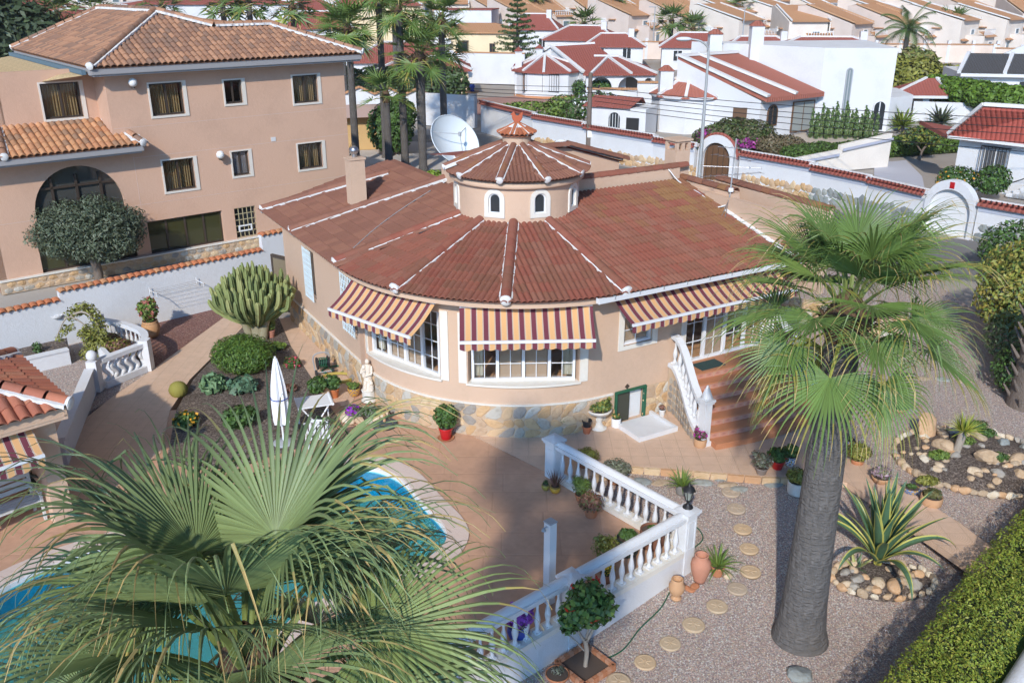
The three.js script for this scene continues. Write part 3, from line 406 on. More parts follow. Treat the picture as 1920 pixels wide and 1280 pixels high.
// roof
const roof = grp('roof', villa);
{
  const TW = 0.272, TL = 0.36, tile = rollTile(TW, TL + 0.05, 2, 0.048), recs = [], lp = [];
  const f = [], C3 = (a, r) => [r * Math.sin(R(a)), coneH(r) - 0.03, r * Math.cos(R(a))];
  for (let a = -90; a < 0; a += 3) f.push([C3(a, RE), C3(a + 3, RE), C3(a + 3, 1.4), C3(a, 1.4)]);
  const HT = (z) => HE + SL * (RE - z) - 0.03; f.push([[0, HT(RE), RE], [RX + 0.1, HT(RE), RE], [RX + 0.1, HT(0), 0], [0, HT(0), 0]], [[-RE, HT(RE), LB - 0.2], [-RE, HT(RE), 0], [-0.5, HT(0.5), 0], [-0.5, HT(0.5), LB - 0.2]], [[0, HT(0), 0], [RX, HT(0), 0], [RX, 3.4, -5.5], [-0.5, 3.4, -5.5]]);
  mesh('roof_deck', [quads(f)], tilesBrown[1], roof);
  // three sectors of the cone
  const E = [-95, -64, -33, 0]; const slope = Math.atan(SL);
  for (let k = 0; k < 3; k++) {
    const a0 = Math.max(-90, E[k]), a1 = E[k + 1], mid = R((a0 + a1) / 2), half = R((a1 - a0) / 2), um = V(Math.cos(mid), 0, -Math.sin(mid)), vm = V(Math.sin(mid), 0, Math.cos(mid));
    for (let u = -2.85; u <= 2.85; u += TW) { const v0 = Math.sqrt(Math.max(0.01, (RE + 0.05) ** 2 - u * u)); for (let j = 0; j < 13; j++) { const v = v0 - j * TL * Math.cos(slope), vc = v - TL * 0.5, r = Math.hypot(u, v), rc = Math.hypot(u, vc); if (rc < 1.5 || Math.abs(Math.atan2(u, vc)) > half + 0.02) continue; const p = um.clone().multiplyScalar(u).addScaledVector(vm, v); p.y = coneH(r); const mm = new THREE.Matrix4().makeRotationY(mid).multiply(new THREE.Matrix4().makeRotationX(slope + 0.0)).setPosition(p); recs.push({ m: mm.multiply(new THREE.Matrix4().makeRotationY(rr(-0.01, 0.01))), k: Math.floor(rnd() * 6) }); } }
  }
  const lichen = (p) => { const d = Math.hypot(p.x - 4.6, p.z - 2.2) + rr(-1, 1); return d < 0.95 ? 6 + Math.floor(rnd() * 3) : d < 2.4 && rnd() < 0.22 ? 7 : Math.floor(rnd() * 6); };
  recs.push(...planeTiles([[0, HE, RE + 0.05], [RX + 0.05, HE, RE + 0.05], [RX + 0.05, HE + SL * (RE - 0.25), 0.3], [0, HE + SL * (RE - 0.25), 0.3]], TW, TL, lichen, (x, y) => Math.hypot(x, RE - y * 0.96) < 1.55));
  recs.push(...planeTiles([[-RE - 0.05, HE, LB - 0.15], [-RE - 0.05, HE, 0], [-0.6, HE + SL * (RE - 0.6), 0], [-0.6, HE + SL * (RE - 0.6), LB - 0.15]], TW, TL, () => 9 + Math.floor(rnd() * 4), (x, y) => Math.hypot(LB - 0.15 + x, RE - y * 0.96) < 1.5));
  const tones = [...redTones, ...mossTones, ...brownTones], mats = [...tilesRed, ...tilesMoss, ...tilesBrown];
  layTiles(roof, tile, recs, tones, mats, 'roof_tile');
  for (const [a, si] of [[-95, [1, -1]], [-64, [1, -1]], [-33, [1, -1]], [-0.5, [1, -1]]]) ridge(roof, [RE * Math.sin(R(a)), HE + 0.03, RE * Math.cos(R(a))], [1.62 * Math.sin(R(a)), coneH(1.62) + 0.03, 1.62 * Math.cos(R(a))], { mats: tilesRed, sides: si, mw: 0.022 });
  const pl = (x, z) => [x, HE + SL * (RE + x) + 0.03, z];
  ridge(roof, pl(-RE, -3.9), pl(-0.4, -3.05), { mats: tilesBrown, mw: 0.09 }); ridge(roof, pl(-RE, -6.75), pl(-1.3, -5.5), { mats: tilesBrown, mw: 0.09 });
  // right-hand verge
  ridge(roof, [RX + 0.02, HE + 0.08, RE], [RX + 0.02, HE + SL * 2.5 + 0.06, RE - 2.5], { mats: [...tilesBrown, ...tilesMoss], sides: [1, -1], mw: 0.1 });
}
// parapets and back roofs
{
  const p = grp('parapet', villa); const hp0 = 5.06;
  mesh('parapet_wall', [box(3.7, 0.9, 0.2, 3.3, hp0 - 0.9, 0.25), box(0.22, 0.75, 2.3, RX + 0.16, 3.95, 1.3), box(0.22, 2.2, 4.2, RX + 0.9, 2.5, 2.9)], mat.peach, p);
  ridge(p, [1.5, hp0 - 0.02, 0.25], [RX + 0.25, hp0 - 0.02, 0.25], { mats: tilesRed, r: 0.13, sides: [], end: false });
  ridge(p, [RX + 0.16, 4.7, 2.4], [RX + 0.16, 4.7, 0.2], { mats: [...tilesBrown, ...tilesMoss], r: 0.13, sides: [], end: false }); ridge(p, [RX + 0.9, 4.66, 5.0], [RX + 0.9, 4.72, 0.9], { mats: [...tilesBrown, ...tilesMoss], r: 0.13, sides: [], end: false });
  const b = grp('back_wing', villa); // low gable behind the tower
  mesh('gable_wall', [wallShape([[0.6, 3], [5.2, 3], [5.2, 4.75], [3.2, 5.35], [0.6, 5.35]], [], 0.2, -2.6)], mat.peach, b);
  mesh('back_roof', [quads([[[0, 5.4, -2.45], [3.2, 5.4, -2.45], [3.2, 5.0, -5.4], [0, 5.0, -5.4]], [[3.2, 5.4, -2.45], [5.4, 4.74, -2.45], [5.4, 4.34, -5.4], [3.2, 5.0, -5.4]]])], mat.roofRed, b);
  ridge(b, [5.4, 4.78, -2.5], [3.2, 5.42, -2.5], { mats: tilesBrown, sides: [1], end: false }); ridge(b, [3.2, 5.4, -2.5], [0.4, 5.42, -2.5], { mats: tilesBrown, sides: [], end: false }); ridge(b, [5.4, 4.45, -4.4], [3.2, 5.1, -4.4], { mats: tilesBrown, sides: [1, -1], mw: 0.1, end: false });
}
// round tower with lantern
{
  const t = grp('tower', villa);
  const arcs = [], wi = [-104, -50, -9, 33, 75, 117, 159, 201]; // window bearings in the villa's axes
  const TR = 1.6, y0 = 4.2, y1 = 5.34, f = [], N = 96;
  const wa = wi.map((a) => R(a)), hw = 0.155, wy0 = 4.66, wy1 = 5.16;
  const hole = (a, y) => wa.some((w) => { let d = a - w; d = Math.atan2(Math.sin(d), Math.cos(d)) * TR; if (Math.abs(d) > hw || y < wy0) return false; const rT = wy1 - hw; return y < rT || Math.hypot(d, y - rT) < hw; });
  const aa = []; for (let i = 0; i <= N; i++) aa.push(-PI + 2 * PI * i / N); wa.forEach((w) => { for (const s of [-1, -0.85, -0.5, 0, 0.5, 0.85, 1]) aa.push(Math.atan2(Math.sin(w + s * hw / TR), Math.cos(w + s * hw / TR))); }); aa.sort((a, b) => a - b); const yy = []; for (let i = 0; i <= 26; i++) yy.push(mix(y0, y1, i / 26)); yy.push(wy0, wy1); yy.sort((a, b) => a - b);
  const Pt = (a, y, r) => [r * Math.sin(a), y, r * Math.cos(a)];
  for (let i = 0; i < aa.length - 1; i++) for (let j = 0; j < yy.length - 1; j++) { const a = aa[i], b = aa[i + 1], c = yy[j], d = yy[j + 1]; if (b - a < 1e-5 || d - c < 1e-5 || hole((a + b) / 2, (c + d) / 2)) continue; f.push([Pt(a, c, TR), Pt(b, c, TR), Pt(b, d, TR), Pt(a, d, TR)]); }
  mesh('drum_wall', [quads(f)], mat.peach, t);
  for (const w of wa) { // arched windows with white surrounds
    const o = grp('arched_window', t); o.position.set(Math.sin(w) * (TR - 0.012), wy0, Math.cos(w) * (TR - 0.012)); o.rotation.y = w;
    mesh('surround', [frame(archPts(-hw - 0.11, -0.1, hw + 0.11, wy1 - wy0 + 0.11), archPts(-hw, 0, hw, wy1 - wy0), 0.06, 0.03)], mat.marble, o);
    mesh('frame', [frame(archPts(-hw - 0.01, -0.01, hw + 0.01, wy1 - wy0 + 0.01), archPts(-hw + 0.035, 0.03, hw - 0.035, wy1 - wy0 - 0.035), 0.05, -0.02)], mat.pvc, o);
    mesh('pane', [wallShape(archPts(-hw, 0, hw, wy1 - wy0), [], 0.006, -0.05)], mat.farGlass, o);
  }
  mesh('cornice', [lathe([[TR - 0.02, 5.28], [TR + 0.1, 5.29], [TR + 0.14, 5.32], [TR + 0.15, 5.46], [TR - 0.1, 5.47]], 48)], mat.peach, t);
  const CR = 1.83, CH = 5.5, CS = (6.08 - 5.5) / (CR - 0.35), sl = Math.atan(CS), ch = (r) => CH + CS * (CR - r), TW = 0.272, TL = 0.36, tile = rollTile(TW, TL + 0.05, 2, 0.038), recs = [];
  mesh('tower_roof_deck', [lathe([[CR, CH - 0.02], [0.3, ch(0.3) - 0.02]], 48)], tilesBrown[1], t);
  const sect = 10, off = -43; for (let k = 0; k < sect; k++) { const mid = R(off + 18 + 36 * k), half = R(18); for (let u = -0.6; u <= 0.6; u += 0.2) for (let j = 0; j < 5; j++) { const v0 = Math.sqrt((CR + 0.04) ** 2 - u * u), v = v0 - j * TL * 0.93, vc = v - 0.15; if (Math.abs(Math.atan2(u, vc)) > half + 0.05 || vc < 0.3) continue; const q = V(Math.cos(mid) * u + Math.sin(mid) * v, ch(Math.hypot(u, v)), -Math.sin(mid) * u + Math.cos(mid) * v); recs.push({ m: new THREE.Matrix4().makeRotationY(mid).multiply(new THREE.Matrix4().makeRotationX(sl)).multiply(new THREE.Matrix4().makeScale(0.75, 1, 1)).setPosition(q), k: Math.floor(rnd() * 4) }); } }
  const kept = recs.filter((r) => r.m.elements[14] + r.m.elements[12] * 0.5 > -1.3); layTiles(t, tile, kept, brownTones, tilesBrown, 'tower_tile');
  for (let k = 0; k < sect; k++) { const a = R(off + 36 * k); ridge(t, [(CR + 0.02) * Math.sin(a), CH + 0.03, (CR + 0.02) * Math.cos(a)], [0.36 * Math.sin(a), ch(0.36) + 0.02, 0.36 * Math.cos(a)], { mats: [...tilesBrown, tilesMoss[1]], r: 0.092, mw: 0.02 }); }
  const l = grp('lantern', villa);
  mesh('lantern_drum', [lathe([[0.5, 5.9], [0.4, 6.02], [0.365, 6.1], [0.365, 6.3], [0.4, 6.31], [0.42, 6.36], [0.3, 6.37]], 32)], mat.peach, l);
  const lt = [], g2 = rollTile(0.13, 0.3, 1, 0.05), bk = tileMats([[0.42, 0.14, 0.06], [0.36, 0.11, 0.05]]); for (let k = 0; k < 24; k++) { const a = 2 * PI * k / 24; const o = mesh('roof_tile', g2, bk[k % 2], l); o.position.set(0.48 * Math.sin(a), 6.36, 0.48 * Math.cos(a)); o.rotation.set(0, a, 0); o.rotateX(0.45); }
  mesh('roof_deck', [lathe([[0.45, 6.34], [0.02, 6.56]], 24)], bk[1], l);
  for (let k = 0; k < 6; k++) { const a = R(15 + 60 * k); ridge(l, [0.47 * Math.sin(a), 6.38, 0.47 * Math.cos(a)], [0.05 * Math.sin(a), 6.58, 0.05 * Math.cos(a)], { mats: bk, r: 0.045, step: 0.22, mw: 0.025, end: false }); }
  const c = grp('weathercock', villa); c.position.set(0, 6.56, 0); c.rotation.y = R(-30);
  mesh('finial', [ball(0.06, 0, 0.02, 0, 1, 1.2, 1, 10)], mat.mortar, c);
  const s = new THREE.Shape(); s.moveTo(-0.02, 0.08); s.lineTo(0.02, 0.08); s.quadraticCurveTo(0.1, 0.1, 0.13, 0.2); s.lineTo(0.15, 0.33); s.lineTo(0.1, 0.3); s.quadraticCurveTo(0.06, 0.22, -0.02, 0.24); s.lineTo(-0.06, 0.31); s.lineTo(-0.08, 0.34); s.lineTo(-0.1, 0.31); s.lineTo(-0.14, 0.28); s.lineTo(-0.11, 0.26); s.quadraticCurveTo(-0.12, 0.14, -0.02, 0.08);
  mesh('cockerel', [new THREE.ExtrudeGeometry(s, { depth: 0.05, bevelEnabled: true, bevelSize: 0.012, bevelThickness: 0.02, bevelSegments: 2 }).translate(0, 0, -0.025)], M(0.42, 0.1, 0.045), c);
}
// chimneys on the villa
{
  const c = grp('chimney', villa), x = -2.9, z = -4.0, y = HE + SL * (RE + x); c.position.set(x, 0, z);
  mesh('stack', [box(0.43, 1.55, 0.43, 0, y - 0.25, 0), box(0.49, 0.05, 0.49, 0, y + 1.28, 0)], mat.peach, c); mesh('cowl', [ball(0.13, 0, y + 1.52, 0, 1, 0.95, 1, 14), cyl(0.07, 0.07, 0.12, 0, y + 1.33, 0)], mat.steel, c);
  const d = grp('chimney', villa); d.position.set(5.35, 0, -0.05); mesh('stack', [box(0.5, 1.5, 0.5, 0, 4.0, 0), box(0.6, 0.05, 0.6, 0, 5.76, 0)], mat.peach, d); mesh('vent_head', [box(0.5, 0.06, 0.5, 0, 5.7, 0), ...[[-0.21, -0.21], [0.21, -0.21], [-0.21, 0.21], [0.21, 0.21], [0, 0.21], [0.21, 0]].map(([a, b]) => box(0.09, 0.2, 0.09, a, 5.5, b))], mat.peach, d);
  const e = grp('roof_box', villa); mesh('block', [box(0.8, 0.5, 0.45, -0.2, 4.55, -3.0)], mat.peach, e);
}

// ---------- awnings, steps, balustrades ----------
const W = (x, z) => [0.12 + x * Math.cos(R(30)) + z * 0.5, -23.3 - x * 0.5 + z * Math.cos(R(30))]; // villa axes -> world
function awning(label, pos, turn, w, proj, drop, val = 0.17) {
  const t = thing('awning', label, 'awning', pos, turn, 'striped awnings'); const f = [], N = 10, P3 = (u, v) => [-w / 2 + w * u, -drop * v - 0.05 * Math.sin(PI * v), proj * v];
  const pos3 = [], uv = [], NX = 12; const put = (p, u, v) => { pos3.push(...p); uv.push(u, v); };
  for (let i = 0; i < NX; i++) for (let j = 0; j < N; j++) { const u0 = i / NX, u1 = (i + 1) / NX, v0 = j / N, v1 = (j + 1) / N; for (const [u, v] of [[u0, v0], [u1, v0], [u1, v1], [u0, v0], [u1, v1], [u0, v1]]) put(P3(u, v), u * w, v); }
  const mk = () => { const g = new THREE.BufferGeometry(); g.setAttribute('position', new THREE.Float32BufferAttribute(pos3.splice(0), 3)); g.setAttribute('uv', new THREE.Float32BufferAttribute(uv.splice(0), 2)); g.computeVertexNormals(); return g; };
  mesh('canopy', mk(), mat.awning, t);
  const M2 = Math.round(w / 0.03); for (let i = 0; i < M2; i++) { const x = (k) => w * k / M2, len = (k) => val + 0.035 * Math.abs(Math.sin(PI * x(k) / 0.262)), z = (k) => proj + 0.012 + 0.01 * Math.sin(x(k) * 9); const a = [-w / 2 + x(i), -drop - 0.02, proj + 0.01], b = [-w / 2 + x(i + 1), -drop - 0.02, proj + 0.01], c = [-w / 2 + x(i + 1), -drop - len(i + 1), z(i + 1)], d = [-w / 2 + x(i), -drop - len(i), z(i)]; put(a, x(i), 0); put(b, x(i + 1), 0); put(c, x(i + 1), 0.2); put(a, x(i), 0); put(c, x(i + 1), 0.2); put(d, x(i), 0.2); }
  mesh('valance', mk(), mat.awning, t);
  mesh('front_bar', [beam([-w / 2, -drop - 0.005, proj + 0.01], [w / 2, -drop - 0.005, proj + 0.01], 0.05, 0.06)], mat.pvc, t); mesh('roller', [bar([-w / 2, 0.02, 0.03], [w / 2, 0.02, 0.03], 0.045, 10)], mat.pvc, t);
  for (const s of [-1, 1]) mesh('arm', [bar([s * (w / 2 - 0.1), -0.12, 0.03], [s * (w / 2 - 0.25), -drop * 0.7, proj * 0.5], 0.018), bar([s * (w / 2 - 0.25), -drop * 0.7, proj * 0.5], [s * (w / 2 - 0.06), -drop - 0.02, proj], 0.016)], mat.pvc, t);
  return t;
}
{ const p = (a, r, h) => { const [x, z] = W(r * Math.sin(R(a)), r * Math.cos(R(a))); return [x, h, z]; };
  awning('maroon and gold striped awning over the window facing the stone urn', p(-27.5, 4.42, 3.3), R(30 - 27.5), 2.95, 0.72, 0.56); awning('maroon and gold striped awning over the window behind the statue', p(-71, 4.42, 3.3), R(30 - 71), 2.85, 0.78, 0.58);
  const [x, z] = W(2.45, RW + 0.03); awning('wide maroon and gold striped awning above the entrance steps', [x, 3.36, z], R(30), 5.05, 0.82, 0.47); }
// steps (in the villa's axes)
const BAL = lathe([[0.055, 0], [0.055, 0.04], [0.04, 0.05], [0.035, 0.08], [0.03, 0.1], [0.052, 0.2], [0.057, 0.25], [0.045, 0.33], [0.026, 0.42], [0.022, 0.48], [0.03, 0.5], [0.024, 0.52], [0.03, 0.56], [0.045, 0.58], [0.05, 0.62]], 12);
const BALg = prep(mg([BAL, box(0.12, 0.035, 0.12, 0, -0.005, 0), box(0.11, 0.03, 0.11, 0, 0.6, 0)]));
{
  const st = thing('entrance_steps', 'flight of terracotta tiled steps up to the sliding door', 'steps', [villa.position.x, 0, villa.position.z], R(30));
  const NR = 7, rh = 1.14 / NR, zf = (k) => 4.95 + 0.275 * (NR - 1 - k), xl = (z) => 1.95 - 0.52 * smooth((z - 4.6) / 2.1), xr = (z) => 4.95 + 0.35 * smooth((z - 4.6) / 2.1), arcF = (z, k) => [...Array(13)].map((_, i) => { const t = i / 12; return [mix(xl(z), xr(z), t), z + 0.22 * Math.sin(PI * t) * (0.4 + 0.6 * (NR - k) / NR)]; });
  for (let k = 0; k < NR; k++) {
    const z = zf(k), a = arcF(z, k), top = rh * (k + 1), o = grp('step', st);
    mesh('tread', [slab([[xl(4.4), RW], ...a.map((p) => [p[0], p[1] + 0.02]), [xr(4.4), RW]], top, 0.035)], mat.step, o);
    const f = [], uvs = []; let s = 0; const pos = [], uv = []; for (let i = 0; i < 12; i++) { const p = a[i], q = a[i + 1], L = Math.hypot(q[0] - p[0], q[1] - p[1]); for (const [pt, h, u, v] of [[p, top - rh, s, 0], [q, top - rh, s + L, 0], [q, top - 0.034, s + L, 1], [p, top - rh, s, 0], [q, top - 0.034, s + L, 1], [p, top - 0.034, s, 1]]) { pos.push(pt[0], h, pt[1]); uv.push(u, v); } s += L; }
    const g = new THREE.BufferGeometry(); g.setAttribute('position', new THREE.Float32BufferAttribute(pos, 3)); g.setAttribute('uv', new THREE.Float32BufferAttribute(uv, 2)); g.computeVertexNormals(); mesh('riser', g, k === 0 ? mat.step : mat.riser, o);
    mesh('step_core', [slab([[xl(4.4), RW], ...a.map((p) => [p[0], p[1] - 0.02]), [xr(4.4), RW]], top - 0.036, rh)], mat.terracotta, o);
  }
  tagMat();
  function tagMat() { const [x, z] = W(2.75, 4.72); const d = thing('door_mat', 'dark green door mat in front of the sliding door', 'mat', [x, 1.142, z], R(30)); mesh('mat_body', [box(0.75, 0.014, 0.42), ...[...Array(9)].map((_, i) => box(0.72, 0.006, 0.012, 0, 0.014, -0.17 + i * 0.0425))], M(0.03, 0.06, 0.055), d); }
}
function stairRail(label, side) { // curved raking balustrade in the villa's axes
  const t = thing('stair_balustrade', label, 'balustrade', [villa.position.x, 0, villa.position.z], R(30), 'stair balustrades');
  const xa = (z) => (side < 0 ? 1.9 - 0.5 * smooth((z - 4.5) / 1.7) - 0.05 : 5.02 + 0.33 * smooth((z - 4.5) / 1.7) + 0.05), hz = (z) => mix(1.3, 0.28, clamp((z - 4.55) / 1.65)), pts = [...Array(12)].map((_, i) => { const z = mix(4.4, 6.25, i / 11); return [xa(z), hz(z), z]; });
  const f = [], e = 0.09; pts.slice(1).forEach((b, i) => { const a = pts[i]; for (const s of [-e, e]) f.push([[a[0] + s, 0, a[2]], [b[0] + s, 0, b[2]], [b[0] + s, b[1] - 0.1, b[2]], [a[0] + s, a[1] - 0.1, a[2]]]); }); mesh('side_wall', [quads(f)], mat.rubbleJoint, t);
  pts.slice(1).forEach((b, i) => {}); const str = [], rail = []; for (let i = 0; i < 11; i++) { str.push(beam([pts[i][0], pts[i][1] - 0.05, pts[i][2]], [pts[i + 1][0], pts[i + 1][1] - 0.05, pts[i + 1][2]], 0.26, 0.1)); rail.push(beam([pts[i][0], pts[i][1] + 0.68, pts[i][2]], [pts[i + 1][0], pts[i + 1][1] + 0.68, pts[i + 1][2]], 0.17, 0.1)); }
  mesh('string', str, mat.white, t); mesh('handrail', rail, mat.white, t);
  for (let i = 0; i < 8; i++) { const z = mix(4.5, 6.02, i / 7), o = mesh('baluster', BALg, mat.white, t); o.position.set(xa(z), hz(z), z); }
  const pz = 6.25, px = xa(pz), o = grp('newel_post', t); o.position.set(px, 0, pz); mesh('shaft', [box(0.26, 0.12, 0.26), box(0.2, 0.95, 0.2, 0, 0.12), box(0.26, 0.05, 0.26, 0, 1.07), box(0.3, 0.05, 0.3, 0, 1.12)], mat.white, o); mesh('obelisk', [tf(new THREE.CylinderGeometry(0.02, 0.14, 0.3, 4), 0, 1.36, 0, 0, PI / 4), box(0.16, 0.06, 0.16, 0, 1.17)], mat.white, o);
  if (side < 0) { const q = rngOf(9); for (let i = 0; i < 10; i++) for (let j = 0; j < 5; j++) { const z = mix(4.45, 6.15, (i + 0.5) / 10), h = 0.02 + j * 0.19; if (h + 0.17 > hz(z) - 0.12) continue; const c = 4 + Math.floor(q() * 4), w = 0.07 + 0.02 * q(), g = []; const n = 6; const poly = [...Array(n)].map((_, k) => { const a = 2 * PI * k / n + q() * 0.5; return [Math.cos(a) * w, 0.085 + Math.sin(a) * 0.085]; }); const gg = new THREE.ExtrudeGeometry(new THREE.Shape(poly.map((p) => new THREE.Vector2(...p))), { depth: 0.02, bevelEnabled: false }); const th = Math.atan2(xa(z + 0.05) - xa(z - 0.05), 0.1); gg.rotateY(-PI / 2 + th).translate(xa(z) - e + 0.004, h, z); mesh('flagstone', [gg], stones[[7, 7, 4, 7][Math.floor(q() * 4)]], t); } }
  return t;
}
stairRail('curved white stair balustrade beside the cellar hatch, with obelisk post', -1); stairRail('curved white stair balustrade on the palm tree side of the steps', 1);
// balustrades of the terrace
const P1 = [0.9, -17.14], P2 = [3.24, -14.36], P3b = [0.98, -12.44], P4 = [-2.5, -9.5];
function pier(label, [x, z], h = 0.92, turn = R(40)) { const t = thing('balustrade_pier', label, 'pier', [x, 0, z], turn, 'balustrade piers'); const b = gh(x, z) - 0.1; mesh('shaft', [box(0.27, h - 0.1 - b, 0.27, 0, b, 0), ...[0, 1, 2, 3].map((k) => { const g = frame(rect(-0.1, 0.12, 0.1, h - 0.2), rect(-0.085, 0.135, 0.085, h - 0.215), 0.012, 0.145); return g.rotateY(k * PI / 2); })], mat.white, t); mesh('cap', [box(0.33, 0.05, 0.33, 0, h - 0.1, 0), box(0.38, 0.05, 0.38, 0, h - 0.05, 0), tf(new THREE.CylinderGeometry(0.02, 0.25, 0.07, 4), 0, h + 0.035, 0, 0, PI / 4)], mat.white, t); return t; }
pier('white pier by the yellow glazed pots at the balustrade end', P1); pier('white corner pier carrying the black lantern', P2); pier('low white pier behind the flowering hibiscus tree', P3b, 0.86);
function rail(label, A, B, group, wall = true) {
  const dx = B[0] - A[0], dz = B[1] - A[1], L = Math.hypot(dx, dz), t = thing('balustrade', label, 'balustrade', [A[0], 0, A[1]], Math.atan2(-dz, dx), group);
  const i0 = 0.16, i1 = L - 0.16, base = Math.min(gh(...A), gh(...B)) - 0.15; mesh('top_rail', [box(i1 - i0, 0.05, 0.2, L / 2, 0.74, 0), box(i1 - i0, 0.05, 0.24, L / 2, 0.79, 0), tf(new THREE.CylinderGeometry(0.085, 0.085, i1 - i0, 12, 1, false, 0, PI), L / 2, 0.835, 0, 0, 0, PI / 2)], mat.white, t);
  mesh('plinth_rail', [box(i1 - i0, 0.1, 0.26, L / 2, 0.01, 0)], mat.marble, t);
  if (wall) mesh('retaining_wall', [box(L - 0.28, 0 - base, 0.22, L / 2, base, 0.0)], mat.white, t);
  const n = Math.round((i1 - i0) / 0.235); for (let i = 0; i < n; i++) { const o = mesh('baluster', BALg, mat.white, t); o.position.set(i0 + (i1 - i0) * (i + 0.5) / n, 0.115, 0); o.rotation.y = rr(-0.1, 0.1); }
}
rail('white balustrade running from the patio to the black lantern pier', P1, P2, 'terrace balustrades'); rail('white balustrade between the lantern pier and the hibiscus tree', P2, P3b, 'terrace balustrades'); rail('white balustrade beside the purple flowers in the blue pot', P3b, P4, 'terrace balustrades');
{ // lantern on the pier
  const t = thing('garden_lantern', 'black metal garden lantern standing on the corner pier', 'lantern', [P2[0], 0.97, P2[1]]);
  mesh('base', [lathe([[0.1, 0], [0.09, 0.03], [0.04, 0.06], [0.03, 0.12], [0.05, 0.15], [0.06, 0.17]], 12)], mat.iron, t); mesh('glass_body', [lathe([[0.055, 0.17], [0.1, 0.36], [0.1, 0.37]], 6)], M(0.25, 0.27, 0.24, { roughness: 0.15 }), t); for (let k = 0; k < 6; k++) { const a = PI * k / 3 + PI / 6; mesh('rib', [bar([0.055 * Math.sin(a), 0.17, 0.055 * Math.cos(a)], [0.103 * Math.sin(a), 0.37, 0.103 * Math.cos(a)], 0.007)], mat.iron, t); } mesh('hood', [lathe([[0.13, 0.36], [0.12, 0.385], [0.06, 0.44], [0.03, 0.46], [0.02, 0.5], [0, 0.52]], 6)], mat.iron, t);
}
{ const h = 1.62; const t = thing('shower_post', 'tall white square shower column on the terrace', 'shower', [0.646, -12.884].length ? [0.64, 0, -12.87] : [0, 0, 0], R(40)); mesh('column', [box(0.15, h, 0.15)], mat.whiteTrim, t); mesh('top_cap', [box(0.17, 0.02, 0.17, 0, h, 0)], mat.grey, t); mesh('shower_arm', [bar([-0.05, h - 0.06, 0], [-0.15, h - 0.06, 0], 0.014), cyl(0.03, 0.04, 0.04, -0.15, h - 0.11, 0, 10)], mat.grey, t); }

